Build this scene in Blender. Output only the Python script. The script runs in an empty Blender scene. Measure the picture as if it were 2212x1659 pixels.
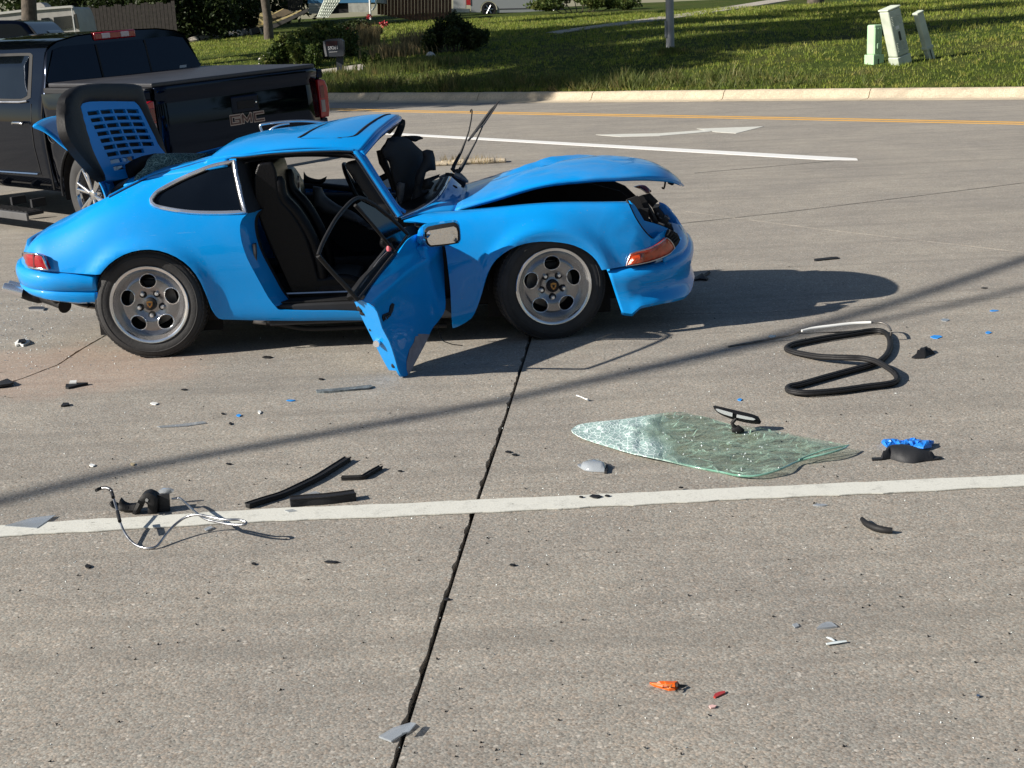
import bpy, bmesh, math, random
import numpy as np
from mathutils import Vector, Matrix, geometry, noise
from mathutils.bvhtree import BVHTree
random.seed(7); rng = np.random.default_rng(7)
R = math.radians
C = bpy.context.scene.collection

# ------------------------------------------------------------------ camera
FOC, CAMH, PITCH, ROLL = 3066.0, 1.8, 14.49, 2.5     # focal length for a 2212 px wide picture
_p, _r = R(PITCH), R(ROLL)
FW = np.array([0, math.cos(_p), -math.sin(_p)]); _rt = np.array([1., 0, 0]); _up = np.cross(_rt, FW)
RT = math.cos(_r)*_rt - math.sin(_r)*_up
UP = math.cos(_r)*_up + math.sin(_r)*_rt
CO = np.array([0, 0, CAMH])
cam = bpy.data.cameras.new('camera'); camo = bpy.data.objects.new('camera', cam); C.objects.link(camo)
cam.sensor_width = 36; cam.lens = 36*FOC/2212; cam.clip_end = 2000; cam.clip_start = .05
camo.matrix_world = Matrix(((RT[0], UP[0], -FW[0], 0), (RT[1], UP[1], -FW[1], 0), (RT[2], UP[2], -FW[2], CAMH), (0, 0, 0, 1)))
sc = bpy.context.scene; sc.camera = camo
# ------------------------------------------------------------------ light
SUN_AZ, SUN_EL = 17.0, 28.0      # shadows run this many degrees from +X towards +Y
w = bpy.data.worlds.new('World'); sc.world = w; w.use_nodes = True
nt = w.node_tree; bg = nt.nodes['Background']
sky = nt.nodes.new('ShaderNodeTexSky'); sky.sky_type = 'NISHITA'; sky.sun_disc = False
sky.sun_elevation = R(SUN_EL)
sdir = Vector((-math.cos(R(SUN_AZ))*math.cos(R(SUN_EL)), -math.sin(R(SUN_AZ))*math.cos(R(SUN_EL)), math.sin(R(SUN_EL))))
sky.sun_rotation = math.atan2(sdir.x, sdir.y)
sky.air_density = 1.0; sky.dust_density = .6; sky.ozone_density = 1.5
nt.links.new(sky.outputs[0], bg.inputs[0]); bg.inputs[1].default_value = .05
sl = bpy.data.lights.new('sun', 'SUN'); sl.energy = 4.9; sl.angle = R(.53); sl.color = (1, .93, .83)
so = bpy.data.objects.new('sun', sl); C.objects.link(so)
so.rotation_euler = (-sdir).to_track_quat('-Z', 'Y').to_euler()
sc.view_settings.view_transform = 'Standard'; sc.view_settings.look = 'None'
sc.view_settings.exposure = 0.66; sc.view_settings.gamma = 1.0
try: sc.view_settings.use_curve_mapping = False
except Exception: pass

# ------------------------------------------------------------------ helpers
def ray(x, y): return FW + RT*((x-1106)/FOC) - UP*((y-829.5)/FOC)
def G(x, y, h=0.0):
    r = ray(x, y); t = (h-CAMH)/r[2]; return CO + r*t
CX, CY, CYAW = -2.037, 8.703, R(.6)     # the blue car: rear axle, lateral centre, on the road
_c, _s = math.cos(CYAW), math.sin(CYAW)
def tol(v): return np.array([_c*v[0]+_s*v[1], -_s*v[0]+_c*v[1], v[2]])
LO = tol(CO-np.array([CX, CY, 0])); EYE = LO    # eye point in the frame being built
def cl(x, y, yl):
    'picture point at lateral position yl -> point in the blue car'
    r = tol(ray(x, y)); t = (yl-LO[1])/r[1]; return LO + r*t
def c1(x, y): return ((x/1.443)/1.8228, (300+y/1.443)/1.8228)
def c2(x, y): return ((1300+x/1.3827)/1.8228, (350+y/1.3827)/1.8228)
def c3(x, y): return (x/2.880, y/2.880)
def c5(x, y): return (x/4.480, 219.44+y/4.480)
def c6(x, y): return ((900+x/2.37)/1.8228, (550+y/2.37)/1.8228)
def c7(x, y): return ((1500+x/3.318)/1.8228, (380+y/3.318)/1.8228)
def c8(x, y): return ((2200+x/2.765)/1.8228, (650+y/2.765)/1.8228)
def c9(x, y): return ((1300+x/2.5517)/1.8228, (850+y/2.5517)/1.8228)
def ca(x, y): return ((x/4.148)/1.8228, (900+y/4.148)/1.8228)

def tag(o, label=None, cat=None, group=None, kind=None):
    if label: o['label'] = label
    if cat: o['category'] = cat
    if group: o['group'] = group
    if kind: o['kind'] = kind
    return o
def empty(name, loc=(0, 0, 0), rz=0, label=None, cat=None, group=None):
    o = bpy.data.objects.new(name, None); C.objects.link(o); o.location = loc; o.rotation_euler = (0, 0, rz)
    o.empty_display_size = .1
    return tag(o, label, cat, group)

class MB:
    def __init__(s): s.v = []; s.f = []; s.n = None; s.mi = []
    def add(s, vs, fs, M=None):
        b = len(s.v)
        for v in vs:
            v = Vector(v); s.v.append(tuple(M @ v) if M is not None else tuple(v))
        for f in fs: s.f.append(tuple(b+i for i in f))
        return s
    def box(s, a, b, M=None):
        x0, y0, z0 = a; x1, y1, z1 = b
        return s.add([(x0,y0,z0),(x1,y0,z0),(x1,y1,z0),(x0,y1,z0),(x0,y0,z1),(x1,y0,z1),(x1,y1,z1),(x0,y1,z1)],
              [(0,3,2,1),(4,5,6,7),(0,1,5,4),(1,2,6,5),(2,3,7,6),(3,0,4,7)], M)
    def tube(s, pts, r, n=8, cap=True, closed=False, flat=1.0, M=None):
        P = [Vector(p) for p in pts]; m = len(P)
        rr = r if hasattr(r, '__len__') else [r]*m
        b = len(s.v); up = None
        for i, p in enumerate(P):
            if closed: t = P[(i+1) % m]-P[i-1]
            else: t = P[min(i+1, m-1)]-P[max(i-1, 0)]
            if t.length < 1e-9: t = Vector((0, 0, 1))
            t.normalize()
            if up is None:
                a = Vector((0, 0, 1)) if abs(t.z) < .9 else Vector((1, 0, 0)); up = (a-t*a.dot(t)).normalized()
            else:
                up = (up-t*up.dot(t))
                up = up.normalized() if up.length > 1e-6 else t.orthogonal().normalized()
            sd = t.cross(up)
            for k in range(n):
                q = 2*math.pi*k/n; v = p+(sd*math.cos(q)+up*(math.sin(q)*flat))*rr[i]
                s.v.append(tuple(M @ v) if M is not None else tuple(v))
        for i in range(m if closed else m-1):
            j = (i+1) % m
            for k in range(n):
                l = (k+1) % n; s.f.append((b+i*n+k, b+j*n+k, b+j*n+l, b+i*n+l))
        if cap and not closed:
            s.f.append(tuple(b+k for k in range(n))); s.f.append(tuple(b+(m-1)*n+k for k in reversed(range(n))))
        return s
    def lathe(s, prof, n=48, axis='y', M=None, closed=False):
        'profile list of (radius, offset along axis)'
        b = len(s.v); m = len(prof)
        for k in range(n):
            q = 2*math.pi*k/n; c, d = math.cos(q), math.sin(q)
            for r, a in prof:
                v = Vector((r*c, a, r*d)) if axis == 'y' else (Vector((r*c, r*d, a)) if axis == 'z' else Vector((a, r*c, r*d)))
                s.v.append(tuple(M @ v) if M is not None else tuple(v))
        for k in range(n):
            l = (k+1) % n
            for i in range(m if closed else m-1):
                j = (i+1) % m; s.f.append((b+k*m+i, b+k*m+j, b+l*m+j, b+l*m+i))
        return s
    def grid(s, P, flip=False):
        'P[i][j] points'
        b = len(s.v); n, m = len(P), len(P[0])
        for row in P:
            for p in row: s.v.append(tuple(p))
        for i in range(n-1):
            for j in range(m-1):
                f = (b+i*m+j, b+i*m+j+1, b+(i+1)*m+j+1, b+(i+1)*m+j)
                s.f.append(f[::-1] if flip else f)
        return s
    def prism(s, poly, h0, h1, axis='z', M=None):
        'polygon extruded along an axis'
        n = len(poly)
        def mk(p, h):
            return (p[0], p[1], h) if axis == 'z' else ((p[0], h, p[1]) if axis == 'y' else (h, p[0], p[1]))
        vs = [mk(p, h0) for p in poly]+[mk(p, h1) for p in poly]
        fs = [tuple(range(n)), tuple(range(2*n-1, n-1, -1))]+[(i, i+n, (i+1) % n+n, (i+1) % n) for i in range(n)]
        return s.add(vs, fs, M)
    def build(s, name, mat, parent=None, smooth=None, fix=True, bevel=None, sub=None, thick=None, loc=None):
        me = bpy.data.meshes.new(name); me.from_pydata(s.v, [], s.f)
        if fix:
            bm = bmesh.new(); bm.from_mesh(me); bmesh.ops.recalc_face_normals(bm, faces=bm.faces); bm.to_mesh(me); bm.free()
        for m in (mat if isinstance(mat, (list, tuple)) else [mat]): me.materials.append(m)
        o = bpy.data.objects.new(name, me); C.objects.link(o)
        if parent is not None: o.parent = parent
        if loc is not None: o.location = loc
        if smooth is not None: shade(o, smooth)
        if thick:
            md = o.modifiers.new('t', 'SOLIDIFY'); md.thickness = thick; md.offset = 0
        if bevel:
            md = o.modifiers.new('b', 'BEVEL'); md.width = bevel; md.segments = 3; md.limit_method = 'ANGLE'; md.angle_limit = R(40)
            md.harden_normals = False
        if sub:
            md = o.modifiers.new('s', 'SUBSURF'); md.levels = sub; md.render_levels = sub
        return o
def shade(o, ang=40):
    me = o.data
    me.polygons.foreach_set('use_smooth', [True]*len(me.polygons))
    bm = bmesh.new(); bm.from_mesh(me)
    a = R(ang)
    for e in bm.edges:
        if len(e.link_faces) == 2: e.smooth = e.calc_face_angle(0) < a
        else: e.smooth = True
    bm.to_mesh(me); bm.free()

def catmull(pts, k=4, closed=False, corner=38):
    'smooth polyline through pts, sharp turns stay corners'
    P = [np.array(p, float) for p in pts]; n = len(P); out = []
    def iscorner(i):
        if not closed and (i == 0 or i == n-1): return True
        a = P[i]-P[i-1]; b = P[(i+1) % n]-P[i]
        c = a@b/(np.linalg.norm(a)*np.linalg.norm(b)+1e-12)
        return math.degrees(math.acos(max(-1, min(1, c)))) > corner
    cr = [iscorner(i) for i in range(n)]
    for i in range(n if closed else n-1):
        j = (i+1) % n; p1, p2 = P[i], P[j]
        p0 = P[i-1] if not cr[i] else 2*p1-p2
        p3 = P[(j+1) % n] if not cr[j] else 2*p2-p1
        d = np.linalg.norm(p2-p1)
        for q in range(k):
            t = q/k
            m1 = (p2-p0)*.5; m2 = (p3-p1)*.5
            for m in (m1, m2):
                l = np.linalg.norm(m)
                if l > 1.2*d: m *= 1.2*d/l
            h = (2*t**3-3*t**2+1)*p1+(t**3-2*t**2+t)*m1+(-2*t**3+3*t**2)*p2+(t**3-t**2)*m2
            out.append(h)
    if not closed: out.append(P[-1])
    return out
def inpoly(pt, poly):
    x, y = pt[:, 0], pt[:, 1]; ins = np.zeros(len(pt), bool); P = np.asarray(poly); j = len(P)-1
    for i in range(len(P)):
        xi, yi = P[i]; xj, yj = P[j]
        if yi != yj:
            c = ((yi > y) != (yj > y)) & (x < (xj-xi)*(y-yi)/(yj-yi)+xi); ins ^= c
        j = i
    return ins
def segdist(pt, poly):
    P = np.asarray(poly); d = np.full(len(pt), 1e9)
    for i in range(len(P)):
        a = P[i-1]; b = P[i]; ab = b-a; L = ab@ab+1e-12
        t = np.clip(((pt-a)@ab)/L, 0, 1); q = a+t[:, None]*ab
        d = np.minimum(d, np.linalg.norm(pt-q, axis=1))
    return d
def tri2d(poly, holes, step):
    'triangulate a 2D polygon with an even interior grid -> verts, tris, boundary loops'
    loops = [np.asarray(poly, float)]+[np.asarray(h, float) for h in holes]
    vs = []; es = []; lo = []
    for L in loops:
        b = len(vs); n = len(L); vs += [tuple(p) for p in L]; es += [(b+i, b+(i+1) % n) for i in range(n)]; lo.append(list(range(b, b+n)))
    P = loops[0]; x0, y0 = P.min(0); x1, y1 = P.max(0)
    gx, gy = np.meshgrid(np.arange(x0+step*.5, x1, step), np.arange(y0+step*.5, y1, step))
    gx = gx+(np.arange(gx.shape[0]) % 2)[:, None]*step*.5
    g = np.stack([gx.ravel(), gy.ravel()], 1)
    if len(g):
        ok = inpoly(g, P)
        for L in loops[1:]: ok &= ~inpoly(g, L)
        g = g[ok]
        for L in loops:
            if len(g): g = g[segdist(g, L) > step*.45]
        vs += [tuple(p) for p in g]
    r = geometry.delaunay_2d_cdt([Vector(v) for v in vs], es, [], 0, 1e-7)
    nv = np.array([tuple(v) for v in r[0]]); T = [f for f in r[2]]
    mp = {}
    for i, orig in enumerate(r[3]):
        for q in orig: mp[q] = i
    c = np.array([nv[list(f)].mean(0) for f in T]); ok = inpoly(c, P)
    for L in loops[1:]: ok &= ~inpoly(c, L)
    T = [tuple(T[i]) for i in range(len(T)) if ok[i]]
    return nv, T, [[mp[q] for q in l if q in mp] for l in lo]

def slab(name, poly, F, mat, parent, thick=.01, bulge=0.0, holes=(), step=12, k=3, back=True, corner=38, smoothang=50, dirv=None, rimmat=None):
    '''outline (picture coordinates) laid on the surface F(x,y) of the place, with thickness and a padded middle'''
    pp = catmull(poly, k, True, corner) if k > 1 else poly
    hh = [catmull(h, k, True, corner) if k > 1 else h for h in holes]
    nv, T, lo = tri2d(pp, hh, step)
    P3 = np.array([F(a, b) for a, b in nv])
    nrm = np.zeros_like(P3)
    for f in T:
        a, b, c = P3[f[0]], P3[f[1]], P3[f[2]]; nn = np.cross(b-a, c-a)
        for i in f: nrm[i] += nn
    nrm /= np.linalg.norm(nrm, axis=1)[:, None]+1e-12
    vd = (dirv if dirv is not None else nrm.mean(0)); vd = vd/np.linalg.norm(vd)
    eye = EYE
    if (nrm.mean(0)@(P3.mean(0)-eye)) > 0: nrm = -nrm
    if bulge:
        d = np.min([segdist(nv, l) for l in [np.asarray(pp)]+[np.asarray(h) for h in hh]], axis=0)
        dm = max(d.max(), 1e-6); q = np.clip(d/(dm*.8), 0, 1); P3 = P3+nrm*(bulge*np.sqrt(1-(1-q)**2))[:, None]
    n = len(P3); m = MB(); m.v = [tuple(p) for p in P3]; m.f = list(T)
    if back:
        m.v += [tuple(p) for p in P3-nrm*thick]
        m.f += [tuple(i+n for i in f[::-1]) for f in T]
        for l in lo:
            for a, b in zip(l, l[1:]+l[:1]): m.f.append((a, b, b+n, a+n))
    return m.build(name, mat, parent, smooth=smoothang)

# ------------------------------------------------------------------ materials
def newmat(name):
    m = bpy.data.materials.new(name); m.use_nodes = True
    return m, m.node_tree, m.node_tree.nodes['Principled BSDF']
def mat(name, col, rough=.5, metal=0, coat=0, bump=0, bscale=50, trans=0, spec=None, ior=None, var=0, vscale=3, alpha=None):
    m, n, b = newmat(name)
    b.inputs['Base Color'].default_value = (*col, 1); b.inputs['Roughness'].default_value = rough; b.inputs['Metallic'].default_value = metal
    if coat: b.inputs['Coat Weight'].default_value = coat; b.inputs['Coat Roughness'].default_value = .04
    if trans: b.inputs['Transmission Weight'].default_value = trans
    if ior: b.inputs['IOR'].default_value = ior
    if spec is not None: b.inputs['Specular IOR Level'].default_value = spec
    if alpha is not None: b.inputs['Alpha'].default_value = alpha
    if bump or var:
        tc = n.nodes.new('ShaderNodeTexCoord')
        if bump:
            t = n.nodes.new('ShaderNodeTexNoise'); t.inputs['Scale'].default_value = bscale; t.inputs['Detail'].default_value = 4
            n.links.new(tc.outputs['Object'], t.inputs['Vector'])
            bp = n.nodes.new('ShaderNodeBump'); bp.inputs['Strength'].default_value = bump; bp.inputs['Distance'].default_value = .01
            n.links.new(t.outputs['Fac'], bp.inputs['Height']); n.links.new(bp.outputs[0], b.inputs['Normal'])
        if var:
            t = n.nodes.new('ShaderNodeTexNoise'); t.inputs['Scale'].default_value = vscale; t.inputs['Detail'].default_value = 6
            n.links.new(tc.outputs['Object'], t.inputs['Vector'])
            r = n.nodes.new('ShaderNodeValToRGB'); e = r.color_ramp.elements
            e[0].position = .3; e[1].position = .7
            e[0].color = tuple(c*(1-var) for c in col)+(1,); e[1].color = tuple(min(1, c*(1+var)) for c in col)+(1,)
            n.links.new(t.outputs['Fac'], r.inputs[0]); n.links.new(r.outputs[0], b.inputs['Base Color'])
            rm = n.nodes.new('ShaderNodeMapRange'); rm.inputs[3].default_value = max(0, rough-.08); rm.inputs[4].default_value = min(1, rough+.1)
            n.links.new(t.outputs['Fac'], rm.inputs[0]); n.links.new(rm.outputs[0], b.inputs['Roughness'])
    return m
def ramp(n, fac, stops, interp='LINEAR'):
    r = n.nodes.new('ShaderNodeValToRGB'); e = r.color_ramp.elements; r.color_ramp.interpolation = interp
    while len(e) > 1: e.remove(e[-1])
    e[0].position = stops[0][0]; e[0].color = (*stops[0][1], 1)
    for p, c in stops[1:]:
        q = e.new(p); q.color = (*c, 1)
    n.links.new(fac, r.inputs[0]); return r.outputs[0]
def mix(n, fac, a, b, mode='MIX'):
    x = n.nodes.new('ShaderNodeMix'); x.data_type = 'RGBA'; x.blend_type = mode
    for s, v in ((0, fac), (6, a), (7, b)):
        if hasattr(v, 'is_linked') or hasattr(v, 'links'): n.links.new(v, x.inputs[s])
        elif s == 0: x.inputs[0].default_value = v
        else: x.inputs[s].default_value = (*v, 1)
    return x.outputs[2]
def noi(n, vec, scale, detail=4, rough=.5, out='Fac'):
    t = n.nodes.new('ShaderNodeTexNoise'); t.inputs['Scale'].default_value = scale; t.inputs['Detail'].default_value = detail; t.inputs['Roughness'].default_value = rough
    n.links.new(vec, t.inputs['Vector']); return t.outputs[out]
def mapv(n, vec, scale=(1, 1, 1), rot=(0, 0, 0), loc=(0, 0, 0)):
    m = n.nodes.new('ShaderNodeMapping'); m.inputs['Scale'].default_value = scale; m.inputs['Rotation'].default_value = rot; m.inputs['Location'].default_value = loc
    n.links.new(vec, m.inputs['Vector']); return m.outputs[0]
def mrange(n, v, a, b, c=0, d=1, smooth=False):
    m = n.nodes.new('ShaderNodeMapRange'); m.inputs[1].default_value = a; m.inputs[2].default_value = b; m.inputs[3].default_value = c; m.inputs[4].default_value = d
    if smooth: m.interpolation_type = 'SMOOTHSTEP'
    n.links.new(v, m.inputs[0]); return m.outputs[0]
def mth(n, op, a, b=None):
    m = n.nodes.new('ShaderNodeMath'); m.operation = op
    for i, v in ((0, a), (1, b)):
        if v is None: continue
        if isinstance(v, (int, float)): m.inputs[i].default_value = v
        else: n.links.new(v, m.inputs[i])
    return m.outputs[0]

def concrete_mat(name, base, patch=True, agg=1.0):
    m, n, b = newmat(name); g = n.nodes.new('ShaderNodeNewGeometry').outputs['Position']
    vo = n.nodes.new('ShaderNodeTexVoronoi'); vo.inputs['Scale'].default_value = 125; n.links.new(g, vo.inputs['Vector'])
    sep = n.nodes.new('ShaderNodeSeparateColor'); n.links.new(vo.outputs['Color'], sep.inputs[0])
    k = base
    col = ramp(n, sep.outputs[0], [(0, tuple(c*.62 for c in k)), (.12, tuple(c*.82 for c in k)), (.45, tuple(c*.97 for c in k)), (.75, tuple(c*1.06 for c in k)), (.93, tuple(c*1.25 for c in k))])
    tint = ramp(n, sep.outputs[1], [(0, (1.07, .99, .93)), (.5, (1, 1, 1)), (1, (.95, 1.0, 1.02))])
    col = mix(n, 1.0, col, tint, 'MULTIPLY')
    f = noi(n, mapv(n, g, (1, 1.6, 1)), 105, 5, .75); fine = ramp(n, f, [(.30, (.66, .66, .66)), (.5, (1.0, 1.0, 1.0)), (.70, (1.36, 1.34, 1.31))])
    col = mix(n, 1.0, col, fine, 'MULTIPLY')
    # sparse larger stones, pale and dark
    vo2 = n.nodes.new('ShaderNodeTexVoronoi'); vo2.inputs['Scale'].default_value = 38; n.links.new(g, vo2.inputs['Vector'])
    sp2 = n.nodes.new('ShaderNodeSeparateColor'); n.links.new(vo2.outputs['Color'], sp2.inputs[0])
    core = mrange(n, vo2.outputs['Distance'], .18, .30, 1, 0)
    col = mix(n, mth(n, 'MULTIPLY', core, mrange(n, sp2.outputs[0], .86, .90, 0, .75)), col, tuple(min(1, c*1.9) for c in k))
    col = mix(n, mth(n, 'MULTIPLY', core, mrange(n, sp2.outputs[1], .965, .98, 0, .6)), col, tuple(c*.25 for c in k))
    mot = ramp(n, noi(n, g, 6, 6, .7), [(.3, (.90, .90, .90)), (.7, (1.08, 1.08, 1.08))]); col = mix(n, 1.0, col, mot, 'MULTIPLY')
    big = ramp(n, noi(n, g, .9, 6, .6), [(.3, (.84, .84, .85)), (.7, (1.10, 1.09, 1.06))])
    col = mix(n, 1.0, col, big, 'MULTIPLY')
    # tyre streaks along the lanes
    st = noi(n, mapv(n, g, (.25, 5, 1), (0, 0, R(-6))), 1.0, 5, .6)
    col = mix(n, mrange(n, st, .48, .72, 0, .50), col, tuple(c*.55 for c in k))
    vc = n.nodes.new('ShaderNodeTexVoronoi'); vc.feature = 'DISTANCE_TO_EDGE'; vc.inputs['Scale'].default_value = .55
    wn = n.nodes.new('ShaderNodeTexNoise'); wn.inputs['Scale'].default_value = 2.5; wn.inputs['Detail'].default_value = 5; n.links.new(g, wn.inputs['Vector'])
    wm = n.nodes.new('ShaderNodeVectorMath'); wm.operation = 'MULTIPLY_ADD'; n.links.new(wn.outputs['Color'], wm.inputs[0]); wm.inputs[1].default_value = (.5, .5, 0); n.links.new(g, wm.inputs[2]); n.links.new(wm.outputs[0], vc.inputs['Vector'])
    hair = mth(n, 'MULTIPLY', mrange(n, vc.outputs['Distance'], .0004, .0012, .18, 0), mrange(n, noi(n, mapv(n, g, (1, 1, 1), (0, 0, 0), (7, 3, 0)), .5, 2), .56, .62, 0, 1))
    col = mix(n, hair, col, (.05, .045, .04))
    oil = mrange(n, noi(n, mapv(n, g, (.5, 1.3, 1), (0, 0, R(-8)), (3, 9, 0)), 1.9, 7, .7), .60, .72, 0, .20); col = mix(n, oil, col, tuple(c*.42 for c in k))
    if patch:   # oily stains and the pinkish absorbent dust spread by the left rear
        sp = noi(n, g, 3.2, 5, .65)
        v = n.nodes.new('ShaderNodeVectorMath'); v.operation = 'SUBTRACT'; n.links.new(g, v.inputs[0])
        c0 = G(120, 800); v.inputs[1].default_value = tuple(c0)
        v2 = mapv(n, v.outputs[0], (.75, 1.0, 1), (0, 0, R(-18)))
        ln = n.nodes.new('ShaderNodeVectorMath'); ln.operation = 'LENGTH'; n.links.new(v2, ln.inputs[0])
        d = mth(n, 'ADD', ln.outputs['Value'], mth(n, 'MULTIPLY', sp, .9))
        pk = mrange(n, d, .85, 1.25, .45, 0, True)
        pk = mth(n, 'MULTIPLY', pk, mrange(n, noi(n, g, 25, 5, .7), .3, .55, .35, 1))
        col = mix(n, pk, col, mix(n, .25, (.44, .28, .205), col, 'MIX'))
        dk = mrange(n, noi(n, mapv(n, g, (1, 2.2, 1)), 5.5, 6, .7), .62, .70, 0, .5)
        zone = mrange(n, ln.outputs['Value'], 1.2, 2.2, 1, 0, True)
        col = mix(n, mth(n, 'MULTIPLY', dk, zone), col, (.06, .045, .03))
    n.links.new(col, b.inputs['Base Color']); b.inputs['Roughness'].default_value = .85; b.inputs['Specular IOR Level'].default_value = .3
    bp = n.nodes.new('ShaderNodeBump'); bp.inputs['Strength'].default_value = .28; bp.inputs['Distance'].default_value = .004
    h = mth(n, 'ADD', mth(n, 'MULTIPLY', vo.outputs['Distance'], -1.0), mth(n, 'MULTIPLY', f, .7))
    n.links.new(h, bp.inputs['Height']); n.links.new(bp.outputs[0], b.inputs['Normal'])
    return m
def line_mat(name, col, wear=.5):
    m, n, b = newmat(name); g = n.nodes.new('ShaderNodeNewGeometry').outputs['Position']
    f = noi(n, g, 14, 8, .7); f2 = noi(n, g, 120, 3, .6)
    s = mth(n, 'ADD', mth(n, 'MULTIPLY', f, .7), mth(n, 'MULTIPLY', f2, .3))
    c = mix(n, mrange(n, s, .52, .62, 0, wear), col, tuple(x*.55 for x in col))
    c = mix(n, mrange(n, f2, .3, .7, 0, .3), c, tuple(x*.75 for x in col))
    pit = mth(n, 'MULTIPLY', mrange(n, noi(n, mapv(n, g, (1, 2.5, 1)), 22, 6, .75), .62, .66, 0, .85), mrange(n, noi(n, g, 1.3, 3), .42, .60, 0, 1)); c = mix(n, pit, c, (.10, .095, .085))
    n.links.new(c, b.inputs['Base Color']); b.inputs['Roughness'].default_value = .7
    bp = n.nodes.new('ShaderNodeBump'); bp.inputs['Strength'].default_value = .4; bp.inputs['Distance'].default_value = .004
    n.links.new(s, bp.inputs['Height']); n.links.new(bp.outputs[0], b.inputs['Normal'])
    return m
def paint_mat(name, col, dust=.1, scratch=0, metal=0.0, flake=0, coat=.75, ior=1.5):
    m, n, b = newmat(name); tc = n.nodes.new('ShaderNodeTexCoord').outputs['Object']
    d = mrange(n, noi(n, tc, 2.5, 8, .65), .45, .75, 0, dust)
    c = mix(n, d, col, (.30, .31, .31))
    chip = mth(n, 'MULTIPLY', mrange(n, noi(n, tc, 70, 4, .7), .665, .68, 0, 1), mrange(n, noi(n, tc, 3.1, 4, .6), .52, .62, 0, 1))
    if scratch: c = mix(n, mth(n, 'MULTIPLY', chip, scratch), c, (.25, .26, .27))
    sc_l = mth(n, 'MULTIPLY', mrange(n, noi(n, mapv(n, tc, (2, 60, 60), (.2, .3, .1)), 3, 3, .6), .68, .70, 0, 1), mrange(n, noi(n, tc, 2.3, 3), .5, .6, 0, 1))
    if scratch: c = mix(n, mth(n, 'MULTIPLY', sc_l, .5), c, (.30, .36, .42))
    if flake:
        fl = noi(n, tc, 900, 1, .5); c = mix(n, mrange(n, fl, .45, .6, 0, flake), c, tuple(min(1, x*1.35+.01) for x in col))
    n.links.new(c, b.inputs['Base Color'])
    b.inputs['Roughness'].default_value = .45; b.inputs['Specular IOR Level'].default_value = .08; b.inputs['Coat Weight'].default_value = coat; b.inputs['Coat IOR'].default_value = ior; b.inputs['Metallic'].default_value = metal
    n.links.new(mrange(n, noi(n, tc, 9, 6, .7), .4, .8, .02, .09), b.inputs['Coat Roughness'])
    bp = n.nodes.new('ShaderNodeBump'); bp.inputs['Strength'].default_value = .06; bp.inputs['Distance'].default_value = .01
    n.links.new(noi(n, tc, 7, 3, .5), bp.inputs['Height']); n.links.new(bp.outputs[0], b.inputs['Coat Normal'])
    return m
BLUE = (.0005, .27, .72)
M_blue = paint_mat('sky blue car paint', BLUE, .07, scratch=.8, flake=.25)
M_black, _n, _b = newmat('black truck paint'); _b.inputs['Base Color'].default_value = (.001, .0015, .003, 1); _b.inputs['Roughness'].default_value = .045
_b.inputs['Specular IOR Level'].default_value = .42; _b.inputs['Specular Tint'].default_value = (.38, .55, .95, 1)
M_blue2 = paint_mat('sky blue plastic paint', BLUE, .02, coat=.12, ior=1.3)
M_rub = mat('black rubber', (.014, .014, .015), .6, spec=.3, bump=.15, bscale=60, var=.35)
M_tyre = mat('tyre rubber', (.028, .028, .029), .72, bump=.2, bscale=80, var=.35, vscale=7)
M_trim = mat('dark grey trim', (.022, .023, .026), .55, spec=.3, bump=.1, bscale=200, var=.2)
M_leather = mat('black leather', (.004, .004, .005), .34, spec=.22, bump=.25, bscale=120, var=.3)
M_dark = mat('dark interior', (.006, .006, .007), .8)
M_grey = mat('grey vinyl', (.10, .10, .105), .5, bump=.1, bscale=90, var=.25)
M_carpet = mat('dark carpet', (.02, .017, .016), .95, bump=.6, bscale=300, var=.4, vscale=12)
M_chrome = mat('chrome', (.75, .76, .78), .08, 1, var=.05)
M_bright = mat('bright trim metal', (.85, .86, .88), .25, .9, var=.05)
M_face = mat('dull wheel aluminium', (.30, .30, .315), .22, .9, bump=.05, bscale=30, var=.25, vscale=6)
M_alu = mat('polished aluminium', (.82, .82, .83), .18, .9, bump=.05, bscale=30, var=.18, vscale=6)
M_brushed = mat('satin aluminium', (.55, .56, .58), .3, 1, var=.12, vscale=10)
M_steel = mat('dull steel', (.20, .19, .18), .5, .8, var=.4, vscale=20)
M_white = mat('white enamel', (.75, .76, .74), .35, var=.08)
M_red = mat('red lens', (.35, .004, .012), .12, coat=1, bump=.3, bscale=25)
M_redd = mat('dark red lens', (.13, .004, .008), .12, coat=1, bump=.3, bscale=25)
M_amber = mat('orange red lens', (.42, .045, .008), .14, coat=1, bump=.2, bscale=60, var=.3, vscale=25)
M_glassd = mat('dark tinted glass', (.004, .006, .009), .03, spec=.38, var=.2, vscale=5)
M_glassd.node_tree.nodes['Principled BSDF'].inputs['Specular Tint'].default_value = (.6, .75, 1, 1)
M_debris_clear = mat('clear plastic', (.5, .55, .6), .12, trans=.75, ior=1.45)
M_orange = mat('orange plastic', (.75, .13, .01), .25, trans=.1, coat=.5, var=.25, vscale=40)
M_bluechip = mat('blue paint chips', (.02, .25, .7), .45, var=.3, vscale=60)
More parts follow.
